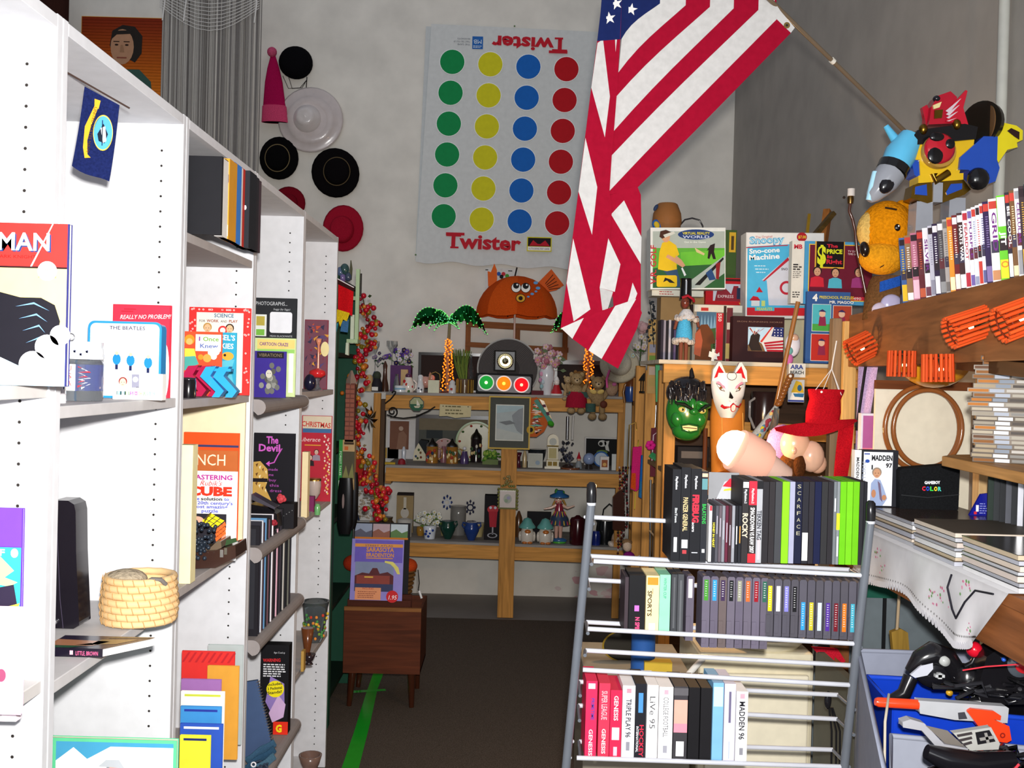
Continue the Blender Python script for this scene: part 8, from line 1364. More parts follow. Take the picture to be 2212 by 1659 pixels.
b = MB(fr); b.dlathe(2006, 335, [(36, -18), (37, -30), (34, -36)], 'a88238:g', 28); b.dlathe(2003, 331, [(32, -36), (32, -42), (26, -46), (0, -48)], 'b01828:g', 28)
for x, y, rx, ry in ((1994, 308, 16, 10), (1992, 347, 17, 18), (2022, 322, 11, 11)): b.ball(x, y, -45.5, rx, ry, 4, '100e10:g', 14, 8)
b.build('chest_medallion', t); b = MB(fr)
for x, y in ((1972, 288), (2043, 276)): b.ball(x, y, -26, 9, 12, 10, GD)
b.build('shoulder_stud', t)
b = MB(fr); b.tube([(1998, 382, -26), (2000, 398, -26), (2030, 378, -24)], 8, GD, 10); b.prism([(1966, 386), (2062, 378), (2062, 392), (1966, 402)], -24, 24, YL); b.prism([(1956, 406), (1996, 396), (2000, 440), (1988, 444), (1952, 434)], -22, 20, GD); b.prism([(2020, 396), (2062, 390), (2080, 412), (2066, 424), (2020, 442)], -22, 20, GD); b.prism([(1960, 410), (1984, 404), (1986, 428), (1960, 426)], -24, -22, BL); b.prism([(2026, 420), (2036, 402), (2060, 400), (2060, 412), (2028, 426)], -24, -22, BL); b.prism([(1998, 400), (2018, 400), (2018, 442), (1998, 442)], -26, 16, SV); b.build('waist', t, .002)
for x0, y0, x1 in ((1966, 440, 2000), (2036, 430, 2070)): MB(fr).prism([(x0, y0), (x1, y0), (x1 + 4, 600), (x0 - 4, 600)], -20, 24, SV).build('leg', t, .004); MB(fr).box(x0 - 8, 598, x1 + 8, 660, -26, 40, '17161a:g').build('foot', t, .004)
b = MB(fr); b.tube([(1958, 300, 0), (1932, 340, -6), (1918, 368, -10)], [26, 34, 30], CY_, 16); b.tube([(1936, 318, 4), (1920, 296, 6), (1905, 274, 8)], [14, 9, 6], CY_, 10); b.build('arm', t)
b = MB(fr); b.tube([(1920, 362, -10), (1912, 378, -12)], [34, 33], '141416:g', 18); b.tube([(1912, 378, -12), (1896, 400, -14), (1872, 432, -16), (1866, 442, -16)], [32, 30, 16, 6], SV, 16); b.ball(1895, 408, -34, 16, 22, 10, '17161a:g', 12, 8, rot=30); b.tube([(1876, 380, -18), (1868, 410, -22), (1864, 440, -18)], 7, 'a8d8ec:g', 8); b.build('claw', t)
b = MB(fr); b.prism([(2052, 345), (2068, 330), (2100, 300), (2130, 300), (2130, 350), (2136, 366), (2128, 395), (2110, 402), (2070, 372), (2050, 372)], -30, 22, BL); b.build('arm', t, .004); MB(fr).ball(2088, 392, -36, 24, 24, 16, '121114:g', 12, 8).build('fist', t)
b = MB(fr); b.tube([(2104, 266, -4), (2116, 266, 4)], [48, 46], '1a1712:g', 26); b.tube([(2116, 266, -6), (2118, 266, -6)], [38, 38], '6a4a28:g', 26); b.build('wheel', t)
b = MB(fr); b.prism([(2132, 290), (2142, 268), (2172, 274), (2186, 284), (2186, 304), (2174, 310), (2176, 320), (2154, 326), (2136, 354), (2122, 326)], -24, 14, 'd8c81c:g'); b.prism([(2152, 286), (2160, 280), (2178, 288), (2178, 304), (2168, 298)], -26, -24, '2a1412:g'); b.build('beak_claw', t, .003)
b = MB(fr); b.prism([(1986, 276), (1990, 238), (2004, 214), (2030, 204), (2044, 216), (2042, 272)], -22, 20, 'a8142a:g'); b.prism([(2020, 270), (2034, 232), (2060, 202), (2064, 204), (2056, 240), (2068, 276)], -27, -19, 'b8182e:g'); b.prism([(1986, 275), (1976, 236), (1986, 230), (1996, 250)], -8, 4, 'a8142a:g')
for k in range(4): b.poly([(2018 + k, 248 + k * 7), (2036 + 4 * (3 - k), 222 + k * 14), (2042 + 3 * (3 - k), 220 + k * 14), (2026, 252 + k * 6)], -27.6 - k * .1, 'c9b8c0')
b.prism([(1992, 236), (2010, 228), (2006, 240), (1994, 244)], -26, -22, 'd8c890'); b.prism([(1996, 246), (2014, 244), (2012, 262), (1996, 264)], -25, -22, GD); b.ball(2002, 220, -18, 8, 7, 8, '17121a:g'); b.build('head', t)
fr = Fr(1838, 470, 3.4); t = thing(fr, 'candelabra_socket', 'brass lamp arm with white candle socket behind the bear', 'lamp'); b = MB(fr); b.tube([(1836, 438, 0), (1834, 456, 0), (1842, 474, 0), (1850, 500, 4), (1856, 540, 8), (1880, 640, 8), (1890, 690, 8)], 3.4, '4a2a20:g', 8); b.lathe(1836, [(6, 440), (7, 430), (6, 424)], 0, '8a6a3a:m', 12); b.ball(1822, 427, 0, 3, m='2a201c'); b.build('arm', t); MB(fr).lathe(1837, [(8, 424), (8, 408)], 0, 'd2ccc6', 12).build('candle_sleeve', t)
fr = Wf(XR - .03, 3.18, 0); solo(MB(fr).tube([(XR - .03, 3.2, .01), (XR - .03, 3.2, 5.2)], .017, 'b8b8b0:g', 12, world=True), 'wall_pipe', 'pale vertical pipe running up the right wall', 'pipe')
# white board with hoops
fr = Fr(1990, 1090, 3.05, z=TZ + .001); t = thing(fr, 'white_board', 'cream board with brown wooden top bar standing behind the hoops', 'board'); MB(fr).box(1884, 826, 2092, fr.py, 0, 8, 'ddd6c2').build('panel', t); MB(fr).box(1884, 808, 2092, 827, -4, 10, '6a3a1c:wx').build('top_bar', t)
for r_, dx, lab in ((84, -6, 'larger brown wooden hoop leaning on the cream board'), (77, 3, 'smaller brown wooden hoop nested inside the larger one')):
    fr = Fr(1992 + dx, 1015, 3.02); solo(MB(fr).tube([(1994 + dx + r_ * .96 * math.cos(a * .1257), 925 + r_ * 1.08 * math.sin(a * .1257), -4 - (r_ < 80) * 6) for a in range(50)], 5.4, '8a5228:g', 10, closed=True), 'wooden_hoop', lab, 'hoop', 'wooden hoops')
carton(1856, 855, 1886, 1060, 3.1, 'tall box with pink sunset print between post and board', 'd8d0dc', 20, lambda b: (b.rect(1860, 860, 1882, 930, -.4, 'a85a90'), b.rect(1860, 930, 1882, 1000, -.4, 'e0788a')), z=TZ + .001)
# stack of disc cases
rd = random.Random(19)
for i in range(24):
    Yd = 2.24; fr = Fr(2160, 985, Yd, yaw=-25, z=CDZ + .0005 + i * .0104); h = .0101 / fr.k; dx = rd.uniform(-6, 6) + (6 if 8 < i < 18 else -3); x0, x1 = 2112 + dx + (16 if i > 20 else 0) - (14 if 9 < i < 17 else 0), 2232 + dx; c = rd.choice(('6a6056', '7a7066', '564e48', '8a8278', '5e554c')); b = MB(fr)
    b.box(x0, 985 - h, x1, 985, 0, .12 / fr.k, c); b.rect(x0 + 2, 985 - h * .8, x0 + 38, 985 - h * .2, -.3, rd.choice(('7a4e26', '8a8274', '94866e', 'a0642a', 'a09684', '5a3e2c'))); b.rect(x0 + 40, 985 - h * .85, x0 + 66, 985 - h * .1, -.3, rd.choice(('9aa0ac', '7a828e', 'c4c8d0'))); b.rect(x0 + 70, 985 - h * .8, x1 - 4, 985 - h * .2, -.3, rd.choice(('9a9488', '7a7874', 'aaa6a0', '4a4440')))
    solo(b, 'music_case', 'clear music disc case, %s from the bottom of the stack' % ORD[i], 'disc case', 'stacked music disc cases')
for i in range(7):
    fr = Fr(2140 + i * 13, 1110, 2.35 - i * .02, yaw=-25, z=TZ + .055); c = ('1c2a24', '25282c', '1c1e22', '4a4c54', '202226', 'b8bac4', '26282c')[i]; solo(MB(fr).box(2134 + i * 13, 1110 - .125 / fr.k, 2145 + i * 13, 1110, 0, .14 / fr.k, c + (':g' if i == 5 else '')), 'standing_disc_case', 'upright dark disc case, %s from the blue booklet' % ORD[i], 'disc case', 'upright disc cases on the magazines')
fr = Fr(2115, 1096, 2.5, z=TZ + .06); b = MB(fr); b.prism([(2094, 1093), (2118, 1046), (2140, 1043), (2138, 1097)], 0, 6, '1a1f8a:g'); b.rect(2108, 1070, 2114, 1084, -.5, 'e8e8f0'); b.rect(2104, 1084, 2110, 1090, -.5, 'd02a34'); b.lines(2116, 1066, 2134, 5, 5, 2, -.5, '8a90d0', 2); solo(b, 'blue_booklet', 'deep blue booklet leaning beside the upright disc cases', 'booklet')
fr = Wf(*P(2196, 1012, 2.5)); solo(MB(fr).tube([P(2182, 1018, 2.35), P(2250, 1022, 2.2)], .028, '2a4258:f', 12, world=True), 'blue_roll', 'rolled slate blue cloth under the pine shelf board', 'roll')
# magazines
def mag(x0, y0, x1, y1, z, th, c, lab, i):                      # plan corners in metres
    fr = Wf((x0 + x1) / 2, (y0 + y1) / 2, z); t = thing(fr, 'magazine', lab, 'magazine'); MB(fr).wbox(x0, y0, z, x1, y1, z + th, c).build('page_block', t); MB(fr).wbox(x0 - .001, y0 - .001, z + th, x1 + .001, y1 + .001, z + th + .0012, ('2a2622:g', '3a2c24:g', '1f1c20:g', '4a443c')[i % 4]).build('front_cover', t)
GZ = TZ + .004
for s, (x0, y0, x1, y1, n, w) in enumerate(((.955, 2.36, 1.2, 2.72, 6, 'far'), (.95, 2.12, 1.28, 2.335, 7, 'middle'), (.952, 1.86, 1.3, 2.09, 7, 'near'))):
    z = GZ
    for i in range(n):
        th = (.009, .007, .011, .006, .010, .008, .009)[i]; o = rd.uniform(-.004, .004); mag(x0 + abs(o), y0 + o, x1 + o, y1 + o, z, th, ('b0b2b8', 'c9bcae', 'a8aab4', 'b8a890', 'd2d2d4', '9a9ca4', 'c4b8b0')[(i + s * 2) % 7], 'magazine, %s from the bottom of the %s pile on the table' % (ORD[i], w), i + s); z += th + .0016
    if s == 0: PZ0 = z
def fn(b):
    b.rect(1863, 962, 1926, 1078, -.5, 'd8dade'); b.rect(1863, 962, 1880, 1078, -.8, 'eceef2'); b.text('SEGA SATURN', 1868, 1076, 8, '8a92a8', 92, -1.1, rot=-90); b.text('MADDEN', 1880, 980, 11, '1c1c20', 45, -1.1, bold=.04); b.text('97', 1911, 995, 9, '1c1c20', 14, -1.1, bold=.04); b.rect(1864, 965, 1876, 968, -1, '4a5a9a'); b.ell(1871, 982, 5, 4, -1.1, '2a4a9a', 12)
    head(b, 1892, 1008, 10, 'b98a6a', '8a7a6a', -1.2); b.poly([(1878, 1078), (1880, 1030), (1888, 1020), (1900, 1022), (1908, 1040), (1916, 1062), (1906, 1078)], -1, '8f9ec0'); b.poly([(1894, 1024), (1900, 1030), (1906, 1070), (1900, 1064)], -1.4, '6a5a70'); b.ell(1886, 1052, 5, 9, -1.6, 'b07a5a', 12); b.ell(1909, 1060, 5, 6, -1.6, 'b07a5a', 12); b.rect(1880, 990, 1883, 1000, -1.2, '1c1c20')
fr = Fr(1890, 1080, 2.62, z=PZ0 + .0005); t = thing(fr, 'football_game_case', 'white football game case with a man in headset beside the pouch', 'game case'); b = MB(fr); b.box(1860, 958, 1938, 1080, 0, 24, '1f2026'); fn(b); b.build('front', t, .001); b = MB(fr); b.box(1845, 959, 1859.6, 1079, 4, 24, 'd8d8d8'); b.text('MADDEN NFL 97', 1849, 975, 6, '26262c', 80, 3.4, rot=90, bold=.02); b.build('spine', t)
fr = Fr(2005, 1085, 2.6, z=PZ0 + .0005); t = thing(fr, 'console_pouch', 'soft black pouch with small rainbow lettering on the magazines', 'pouch'); b = MB(fr); b.prism([(1942, 1086), (1940, 1004), (1944, 999), (2040, 989), (2066, 990), (2070, 1000), (2069, 1084), (2064, 1088)], -4, 34, '17181a:f'); b.text('GAMEBOY', 1994, 1031, 6, 'e4e6ea', 34, -4.6, bold=.05, rot=-2)
for i, (ch, c) in enumerate(zip('COLOR', ('d8243c', '2a4ac8', '3ac84a', 'e8d02c', '4ac8b8'))): b.text(ch, 1989 + i * 8.6, 1045, 8.5, c, 7.4, -4.6, bold=.05)
b.build('pouch_body', t, .004); MB(fr).tube([(1944, 1056, -5), (2000, 1060, -7), (2069, 1052, -5)], 1.2, '2c2e30', 6).build('flap_seam', t)
# embroidered cloth over the table edge
fr = Wf(.94, 2.2, TZ); t = thing(fr, 'embroidered_cloth', 'white embroidered lace edged cloth hanging over the table edge', 'cloth')
def cl(u, v):                                                    # u along the edge (far to near), v from the inside over the edge and down
    y = 2.68 - .82 * u; fold = .007 * math.sin(u * 26) * max(0, v - .3)
    if v < .3: return Vector((.935 + (.3 - v) * .6, y, TZ + .0022 + .0004))
    f = (v - .3) / .7; dr = .105 + .018 * math.sin(u * 9 + 1) + .03 * u; return Vector((.936 - fold - .006 * f, y + .12 * f * max(0, u - .75) / .25, TZ + .002 - dr * f))
b = MB(fr); VV = [0, .15, .299, .301, .36, .43, .5, .58, .66, .74, .82, .9, 1]; nu, nv = 60, 12; g0 = [[cl(i / nu, v) - fr.o for i in range(nu + 1)] for v in VV]
b.add([p for r in g0 for p in r], [(j * (nu + 1) + i, j * (nu + 1) + i + 1, (j + 1) * (nu + 1) + i + 1, (j + 1) * (nu + 1) + i) for j in range(nv) for i in range(nu)], 'd0cfd2', True); b.build('cloth_sheet', t)
b = MB(fr)
for i in range(64): p = cl(i / 63, 1) - fr.o; b.add([p + Vector((-.001, .008 * math.cos(a * .785), .008 * math.sin(a * .785))) for a in range(8)], [tuple(range(8))], 'dcdbe0')
for i in range(70): p = cl(i / 69, .9) - fr.o; b.add([p + Vector((-.0014, .0018 * math.cos(a * 1.05), .0026 * math.sin(a * 1.05))) for a in range(6)], [tuple(range(6))], '3a3634')
b.build('lace_edge', t); b = MB(fr)
for u, v, n in ((.2, .55, 5), (.25, .75, 3), (.07, .38, 4), (.62, .72, 6), (.68, .62, 5), (.80, .42, 6), (.86, .8, 3)):
    for k in range(n * 2): p = cl(min(1, u + rd.uniform(-.03, .03)), min(.95, v + rd.uniform(-.08, .08))) - fr.o; s = rd.uniform(.002, .004); b.add([p + Vector((-.0016, s * math.cos(a * 1.05), s * math.sin(a * 1.05))) for a in range(6)], [tuple(range(6))], ('c86a90', '6a9a5a', 'd88aa8')[k % 3])
b.build('embroidery', t); Q = [cl(u, v) + Vector((-.004, 0, 0)) for u, v in ((.72, .35), (.70, .5), (.74, .68), (.78, .74), (.82, .55), (.86, .40), (.95, .36))]
solo(MB(Wf(*Q[0])).tube(Q, .0022, '23222a', 6, world=True), 'thin_cord', 'thin dark cord lying in a loop over the embroidered cloth', 'cord')
# under the table: grey mottled panel, paddle, tote, blue bin, controllers
fr = Wf(1.2, 3.15, FZ); t = thing(fr, 'mottled_panel', 'grey blue mottled panel with cream and green top bands under the table', 'panel'); MB(fr).wbox(.98, 3.15, FZ, 1.5, 3.17, .93, '6f7a80:s18').build('panel_face', t); MB(fr).wbox(.98, 3.14, .93, 1.5, 3.17, .985, '1f5a4a').build('green_band', t); MB(fr).wbox(.98, 3.14, .985, 1.5, 3.17, 1.16, 'd8c8a8').build('cream_band', t); MB(fr).wbox(1.19, 3.142, FZ, 1.2, 3.149, .93, '17181a').build('seam_strip', t)
fr = Fr(1942, 1420, 2.75); t = thing(fr, 'wooden_paddle', 'yellowish wooden block on a stick hanging under the table', 'paddle'); MB(fr).prism([(1924, 1366), (1944, 1358), (1960, 1366), (1970, 1460), (1936, 1460)], 0, 14, '9a7a34:wz').build('block', t, .002); MB(fr).tube([(1938, 1366, 6), (1941, 1278, 6)], 3.4, 'a89478', 8).build('handle', t)
def tub(Q, z0, z1, c, name, label, rim=None):
    fr = Wf(Q[0][0], Q[0][1], z0); t = thing(fr, name, label, 'bin'); b = MB(fr); h = z1 - z0
    for i in range(4): p, q = Q[i], Q[(i + 1) % 4]; b.beam((p[0], p[1], z0 + h / 2), (q[0], q[1], z0 + h / 2), .006, h, c)
    b.add([Vector((x, y, z0 + .004)) - fr.o for x, y in Q], [(0, 1, 2, 3)], c); b.build('bin_wall', t); MB(fr).tube([Vector((x, y, z1)) for x, y in Q], .006, rim or c, 8, world=True, closed=True).build('rim', t)
tub([(.86, 2.42), (.64, 1.66), (1.4, 1.5), (1.44, 2.40)], .6305, .955, '8a8fa0', 'grey_tote', 'grey plastic tote full of game controllers under the table')
tub([(.835, 2.29), (.815, 2.08), (1.2, 2.0), (1.22, 2.25)], .637, .93, '1238b0:g', 'blue_bin', 'bright blue plastic bin inside the grey tote', '1a44c0:g')
tub([(.80, 2.05), (.69, 1.76), (1.2, 1.66), (1.2, 1.97)], .637, .88, '9a9fae', 'small_grey_bin', 'small grey bin in front of the blue bin')
bn = MB(Wf(1.08, 1.9, .8))
for i in range(44):
    x, y, z = rd.uniform(2060, 2230), rd.choice((1500, 1485)) if i % 2 else rd.choice((1648, 1662, 1630)), rd.uniform(2.05, 2.1) if i % 2 else 1.9; bn.tube([P(x + rd.uniform(-70, 70), y + rd.uniform(-22, 22), z + rd.uniform(-.03, .03)) for _ in range(6)], .0045, rd.choice(('121214:g', '17161a:g', '1c1c20:g', '2a2a2e:g')), 6, world=True)
o = solo(bn, 'cable_tangle', 'tangle of black controller cables filling the tote', 'cables', kind='stuff')
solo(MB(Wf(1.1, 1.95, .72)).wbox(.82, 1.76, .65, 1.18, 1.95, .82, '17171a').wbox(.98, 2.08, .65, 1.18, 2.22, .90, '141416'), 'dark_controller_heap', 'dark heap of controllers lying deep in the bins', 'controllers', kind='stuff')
def pad(fr, t, cx, cy, w, h, rot, c, d=0, th=16):
    co, si = math.cos(R(rot)), math.sin(R(rot)); f = lambda u, v: (cx + u * co - v * si, cy + u * si + v * co); return f
fr = Fr(2020, 1460, 2.12); t = thing(fr, 'black_gamepad', 'black gamepad with silver grip and white cross pad on the blue bin', 'gamepad'); f = pad(fr, t, 2020, 1455, 1, 1, 0, 0); b = MB(fr)
b.tube([(1962, 1452, 0), (1985, 1425, -4), (2010, 1410, -4), (2040, 1420, -4), (2062, 1450, -2), (2070, 1490, 0)], [10, 22, 26, 26, 24, 12], '131215:g', 14); b.ball(2020, 1448, 0, 46, 40, 20, '151418:g', 18, 10); b.build('shell', t); b = MB(fr); b.prism([(1956, 1452), (1978, 1432), (2003, 1425), (2004, 1438), (1992, 1452), (1966, 1458)], -26, -20, 'b8bac4:g'); b.build('silver_grip', t, .001); b = MB(fr); b.dlathe(2026, 1419, [(11, -24), (10, -36), (0, -37)], 'a8aaa8:g', 16); b.build('thumb_stick', t); b = MB(fr); b.box(2014, 1446, 2022, 1458, -30, -20, 'b0b2b4'); b.box(2008, 1449, 2028, 1455, -30, -20, 'b0b2b4'); b.build('cross_pad', t)
for x, y, c in ((2044, 1490, 'c8982a:g'), (2074, 1480, '1f8a80:g'), (2086, 1490, 'c8c8cc:g'), (2048, 1442, 'd8d8dc:g'), (2056, 1452, 'd8d8dc:g')): MB(fr).dlathe(x, y, [(7, -16), (6.4, -22), (0, -23)], c, 14).build('button', t)
b = MB(fr); b.tube([(1970, 1465, 6), (1955, 1500, 2), (1940, 1510, 4), (1925, 1516, 10)], [16, 15, 13, 8], '131215:g', 12); b.build('grip', t)
fr = Fr(2085, 1450, 2.1); t = thing(fr, 'ball_joystick', 'black joystick with shiny red ball knob', 'joystick'); MB(fr).ball(2103, 1402, 0, 17, m='c8142a:g', nu=18, nv=12).build('ball_knob', t); MB(fr).tube([(2108, 1414, 0), (2098, 1432, 0), (2082, 1440, 0)], [6, 5, 5], '141316:g', 10).build('shaft', t); MB(fr).lathe(2092, [(30, 1475), (30, 1448), (22, 1440)], 6, '161518:g', 16).build('base', t)
fr = Fr(2180, 1460, 2.05); t = thing(fr, 'arcade_stick', 'big black arcade stick with red and blue disc at the right edge', 'arcade stick'); MB(fr).prism([(2110, 1500), (2130, 1420), (2165, 1395), (2240, 1400), (2240, 1520), (2130, 1525)], 0, 60, '141316:g').build('housing', t, .006); b = MB(fr); b.dlathe(2202, 1435, [(28, -1), (26, -5), (0, -6)], '4a5058:g', 24); b.ball(2206, 1440, -7, 18, 12, 3, 'b82028:g', rot=20); b.ball(2200, 1424, -7, 16, 7, 3, '3a6aa0:g'); b.build('disc_pad', t); MB(fr).ball(2166, 1424, -2, 5, m='2a5ac8:g').build('button', t)
Q = [P(2080, 1448, 2.02), P(2130, 1440, 1.98), P(2230, 1433, 1.9)]; solo(MB(Wf(*Q[0])).tube(Q, .0016, 'd83a48', 6, world=True), 'red_wire', 'thin red wire stretched over the controllers', 'wire')
fr = Fr(2030, 1530, 1.98); t = thing(fr, 'light_gun', 'grey and orange toy light gun lying across the tote', 'toy gun'); OR = 'e0401c:g'
MB(fr).tube([(1890, 1519, 0), (1896, 1520, 0), (1982, 1523, 0)], [8, 10.5, 11], OR, 12).build('barrel', t); b = MB(fr); b.prism([(1980, 1512), (2170, 1520), (2176, 1524), (2174, 1556), (2060, 1552), (1984, 1540)], -8, 14, 'a8aaae'); b.build('receiver', t, .003); b = MB(fr); b.prism([(2082, 1530), (2092, 1524), (2140, 1528), (2156, 1538), (2155, 1548), (2140, 1546), (2174, 1560), (2180, 1590), (2170, 1596), (2118, 1590), (2116, 1572)], -16, 4, OR); b.build('grip', t, .004); MB(fr).prism([(2066, 1536), (2080, 1534), (2086, 1548), (2068, 1550)], -10, -4, '3a3a40').build('trigger', t); MB(fr).ring(2160, 1580, 3, 6, -16.6, '8a1c10', 14).build('screw_hole', t)
fr = Fr(2010, 1590, 1.86); t = thing(fr, 'grey_controller', 'grey rectangular game controller lying on edge in the tote', 'gamepad'); b = MB(fr); b.prism([(1943, 1556), (1960, 1550), (1990, 1558), (2034, 1602), (2086, 1610), (2084, 1632), (2028, 1620), (1985, 1574), (1944, 1568)], -14, 10, '9a9aa0'); b.build('shell', t, .002); MB(fr).prism([(1992, 1562), (2040, 1572), (2078, 1606), (2036, 1600)], -15, -13.8, '6a645e').build('face', t)
fr = Fr(2110, 1600, 1.88); t = thing(fr, 'striped_controller', 'grey controller with black cross pad plate and striped centre', 'gamepad'); b = MB(fr); b.prism([(2058, 1585), (2140, 1570), (2160, 1604), (2158, 1618), (2096, 1622)], 0, 16, 'a8a8a4'); b.build('shell', t, .002); b = MB(fr); b.prism([(2106, 1582), (2136, 1576), (2150, 1600), (2112, 1608)], -2, 0, '17161a'); b.build('plate', t); b = MB(fr); b.prism([(2124, 1582), (2130, 1581), (2136, 1602), (2130, 1603)], -4, -2, '8a8884'); b.prism([(2114, 1593), (2144, 1587), (2146, 1593), (2116, 1599)], -4, -2, '8a8884'); b.build('cross_pad', t); b = MB(fr)
for k in range(3): b.prism([(2066 + k * 5, 1588 + k * 10), (2098, 1581 + k * 10), (2100, 1586 + k * 10), (2068 + k * 5, 1593 + k * 10)], -1.4, 0, '3a3436')
b.build('stripe', t)
fr = Fr(2080, 1640, 1.8); t = thing(fr, 'black_controller', 'glossy black controller at the bottom right of the tote', 'gamepad'); b = MB(fr); b.tube([(2000, 1625, 0), (2040, 1640, -4), (2110, 1650, -4), (2190, 1640, 0)], [16, 26, 28, 20], '141317:g', 14); b.build('shell', t); MB(fr).tube([(2182, 1652, -20), (2192, 1640, -20)], 3, 'd83a48', 8).build('red_strip', t)
Q = [P(1920, 1500, 2.0), P(1912, 1560, 1.82), P(1910, 1700, 1.8)]; solo(MB(Wf(*Q[0])).tube(Q, .0026, 'b0a898', 6, world=True), 'beige_cord', 'beige cord hanging from the light gun over the tote', 'cord')
# ---------------------------------------------------------------- crowded run beside the right wall
def hang(name, label, cat, cx, cy, Yh, fns):
    fr = Fr(cx, cy, Yh); t = thing(fr, name, label, cat)
    for nm, f in fns: b = MB(fr); f(b); b.build(nm, t)
    return t
fr = Fr(1390, 730, 5.9); t = thing(fr, 'silk_rose', 'pale pink silk rose with dark green leaves beside the flag', 'flower'); rose(fr, t, 1388, 708, 0, 18, 'c9a0a0', 'bloom'); flowers(fr, t, 1384, 745, 14, 22, ('c9b4b4', 'd2c8c0'), 8, 6, 61, '3a5a2c'); MB(fr).tube([(1388, 720, 4), (1384, 790, 4)], 1.4, '3a4a2a', 6).build('stem', t)
hang('alphabet_strip', 'tan wooden alphabet strip with small pictures beside the silk rose', 'toy', 1410, 790, 4.7, [('strip', lambda b: b.box(1399, 690, 1422, 850, 0, 6, 'b08a52')), ('pictures', lambda b: [b.rect(1402, 696 + i * 24, 1419, 714 + i * 24, -.5, c) or b.text(ch, 1406, 711 + i * 24, 10, 'a82a2a', 9, -.9) for i, (ch, c) in enumerate(zip('EAOMHT', ('c8a060', 'b8a070', '8a8a9a', '6a8a3a', 'b09a8a', 'a88a50')))])])
hang('dark_foliage', 'sprig of small dark leaves above the alphabet strip', 'plant', 1408, 700, 4.68, [('leaves', lambda b: [b.ball(1404 + rd.uniform(-8, 10), 652 + i * 4, rd.uniform(-6, 6), 4, 2.5, 2, '2a2e34', 6, 4, rot=i * 40) for i in range(22)]), ('stem', lambda b: b.tube([(1402, 648, 0), (1408, 690, 0), (1414, 750, 0)], 1, '3a3a30', 5))])
hang('bamboo_flute', 'bamboo flute hanging with silver chimes below it', 'flute', 1408, 860, 4.75, [('tube', lambda b: b.tube([(1410, 790, 0), (1406, 872, 0)], 4, 'a8803a', 10)), ('chime', lambda b: [b.tube([(1406 + k * 6, 875, k), (1405 + k * 6, 935 - k * 6, k)], 2.2, 'c9ccd0:m', 8) for k in range(3)])])
for x, y0, y1, c, n, l in ((1419, 788, 868, '4aa06a', 'green_ruler', 'green plastic ruler hanging beside the bamboo flute'), (1437, 794, 935, 'c8565a', 'pink_bat', 'long pink plastic bat hanging left of the green monster mask')):
    fr = Fr(x, y1, 4.4); solo(MB(fr).prism([(x - 5, y0), (x + 4, y0), (x + 3, y1), (x - 2, y1)], 0, 6, c), n, l, n.split('_')[1], bev=.001)
hang('iron_lantern', 'tiny black iron lantern hanging on the timber post', 'lantern', 1392, 830, 4.95, [('cage', lambda b: [b.tube([(1384 + k * 5, 822, -4 + k), (1384 + k * 5, 846, -4 + k)], 1.4, '17130f', 5) for k in range(4)]), ('roof', lambda b: b.lathe(1392, [(13, 822), (8, 814), (2, 806)], 0, '17130f', 6, flat=True)), ('tray', lambda b: b.lathe(1392, [(11, 849), (11, 845)], 0, '17130f', 6))])
hang('amber_lantern', 'amber and blue stained glass candle lantern near the bears', 'lantern', 1362, 850, 6.55, [('glass_body', lambda b: b.lathe(1362, [(10, 868), (13, 850), (12, 835)], 0, '2a4a8a:g', 10)), ('frame', lambda b: b.tube([(1350, 870, 0), (1346, 848, 0), (1350, 832, 0), (1362, 818, 0), (1374, 832, 0)], 3, '8a5a20:g', 8)), ('cap', lambda b: b.lathe(1362, [(12, 836), (10, 800), (4, 796)], 0, '6a3a1c:g', 10))])
hang('brass_easel', 'pair of thin brass wire plate stands hanging on the post', 'stand', 1372, 970, 5.2, [('wire', lambda b: [b.tube([(1357 + k * 14, 1025, k * 3), (1358 + k * 14, 918, k * 3), (1372 + k * 12, 912, k * 3), (1374 + k * 12, 930, k * 3)], 1.3, 'b09040:m', 6) for k in (0, 1)])])
for x, c, c2, l, y1, Yp in ((1374, 'c8246a', 'c84a1c', 'magenta and orange cloth pouch hanging on the post', 1062, 4.96), (1392, '1f5fa8', '2a6a9a', 'blue cloth pouch hanging right of the magenta pouch', 1080, 4.9)):
    hang('cloth_pouch', l, 'pouch', x, y1, Yp, [('pouch_body', lambda b: b.prism([(x - 9, 966 + (x - 1374)), (x + 10, 964 + (x - 1374)), (x + 11, y1 - 12), (x, y1), (x - 12, y1 - 6)], 0, 10, c + ':f')), ('trim', lambda b: b.prism([(x - 11, y1 - 40), (x - 2, y1 - 40), (x - 1, y1 - 3), (x - 12, y1 - 8)], -2, 0, c2 + ':f')), ('tie', lambda b: b.tube([(x, 968, 4), (x + 3, 950, 6), (x - 2, 1100, 2)], .8, 'd8c83a', 5))])
for k in range(4):
    fr = Fr(1340 + k * 6, 1020, 6.5 + k * .03); b = MB(fr); [b.ball(1338 + k * 6 + 2 * math.sin(i * .3 + k), 1010 + i * 6.4, 0, 2.7, m=('c9b8b0:g', '4a1016:g', '17130f:g', '8a1c24:g')[(i + k) % 4], nu=6, nv=5) for i in range(30 - k * 3)]; b.tube([(1338 + k * 6, 1008, 0), (1340 + k * 6, 1190 - k * 16, 0)], .6, '2a2020', 4)
    solo(b, 'bead_strand', 'hanging strand of dark and red beads, %s from the left' % ORD[k], 'beads', 'bead strands on the side shelving')
hang('carved_wall_rack', 'dark carved brown wooden wall rack behind the bead strands', 'wall rack', 1336, 1140, 6.2, [('board', lambda b: b.prism([(1324, 1145), (1322, 1075), (1330, 1065), (1338, 1058), (1346, 1068), (1350, 1145)], 0, 10, '3f2016:g'))])
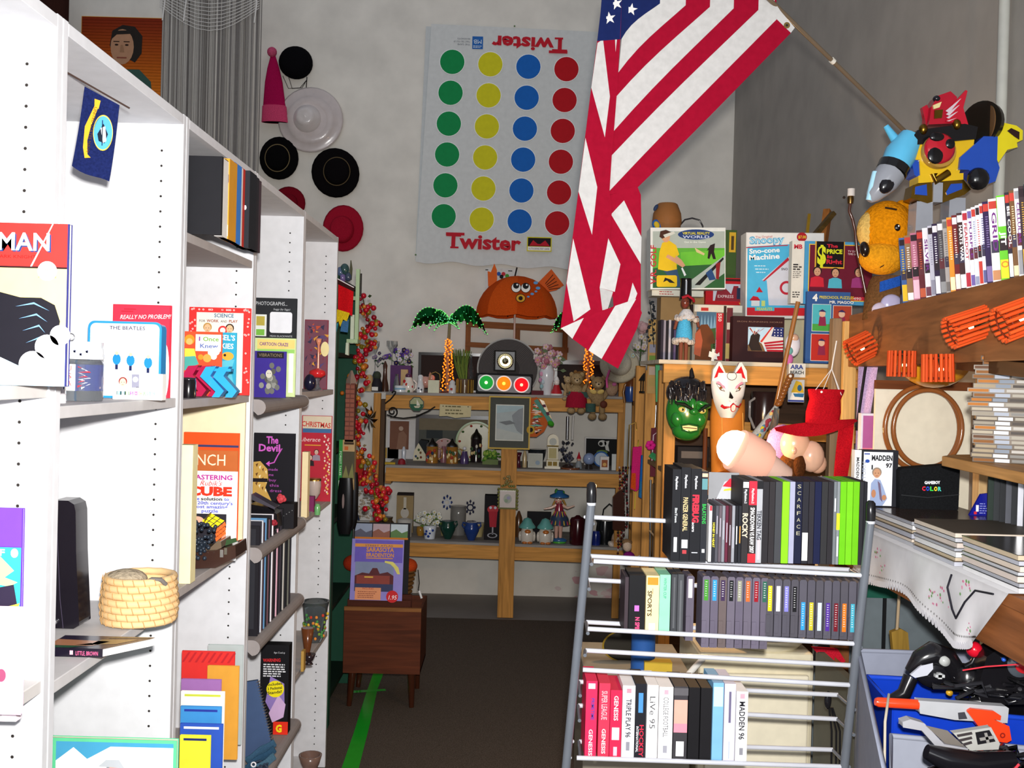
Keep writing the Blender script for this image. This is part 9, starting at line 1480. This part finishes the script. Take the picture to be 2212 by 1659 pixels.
hang('magenta_flower_basket', 'dark red wire basket with magenta flower and green leaves', 'basket', 1420, 1000, 4.5, [('wire', lambda b: [b.tube([(1408, 1000, 0), (1410, 940, 0), (1432, 922, 0), (1434, 1000, 0)], 1.4, 'c8b0b8', 6), b.tube([(1408, 1000, 0), (1434, 1000, 0)], 1.4, 'c8b0b8', 6)]), ('backing', lambda b: b.box(1406, 925, 1436, 1030, 6, 10, '5a1a28')), ('bloom', lambda b: [b.ball(1404 + 6 * math.cos(k), 962 + 6 * math.sin(k), -3, 6, 5, 4, 'c81c7a', 7, 5) for k in range(6)]), ('leaf', lambda b: [b.poly([(1400 + k * 5, 985 + k * 3, -4), (1408 + k * 5, 976 + k * 3, -6), (1418 + k * 5, 984 + k * 3, -3), (1408 + k * 5, 992 + k * 3, -5)], 0, '2f7a4a') for k in range(5)])])
hang('cloth_doll', 'small cloth doll in purple sitting at the foot of the bead strands', 'doll', 1362, 1215, 5.16, [('body', lambda b: b.ball(1358, 1205, 0, 14, 14, 10, '7a1a6a:f')), ('head', lambda b: b.ball(1354, 1180, 0, 10, 12, 9, 'c9b09a:f')), ('hair', lambda b: b.ball(1354, 1172, 3, 11, 8, 9, '8a6a4a:p')), ('leg', lambda b: b.tube([(1362, 1210, -6), (1384, 1200, -8), (1390, 1190, -8)], 4, 'd2c8c8:f', 8))])
for i in range(6):
    fr = Fr(1402 + i * 6, 1240, 4.5 + i * .02); x = 1400 + i * 6; b = MB(fr); b.tube([(x, 1036 + i * 8, 0), (x + 4, 1240, 0)], 2.4, ('8a8c90:m', '4a3a2c', 'b8b2a8', '2a2420', '6a4a30', '8f8f94:m')[i], 8); solo(b, 'long_rod', ('shiny steel', 'dark brown', 'pale', 'blackish', 'reddish brown', 'dull steel')[i] + ' rod standing in the bundle beside the timber post', 'rod')
hang('leaning_cane', 'pale cane leaning across the gap behind the rack', 'cane', 1420, 1180, 4.45, [('shaft', lambda b: b.tube([(1402, 1146, 0), (1434, 1182, 0), (1470, 1220, 4)], 2.2, 'b89a78', 8))])
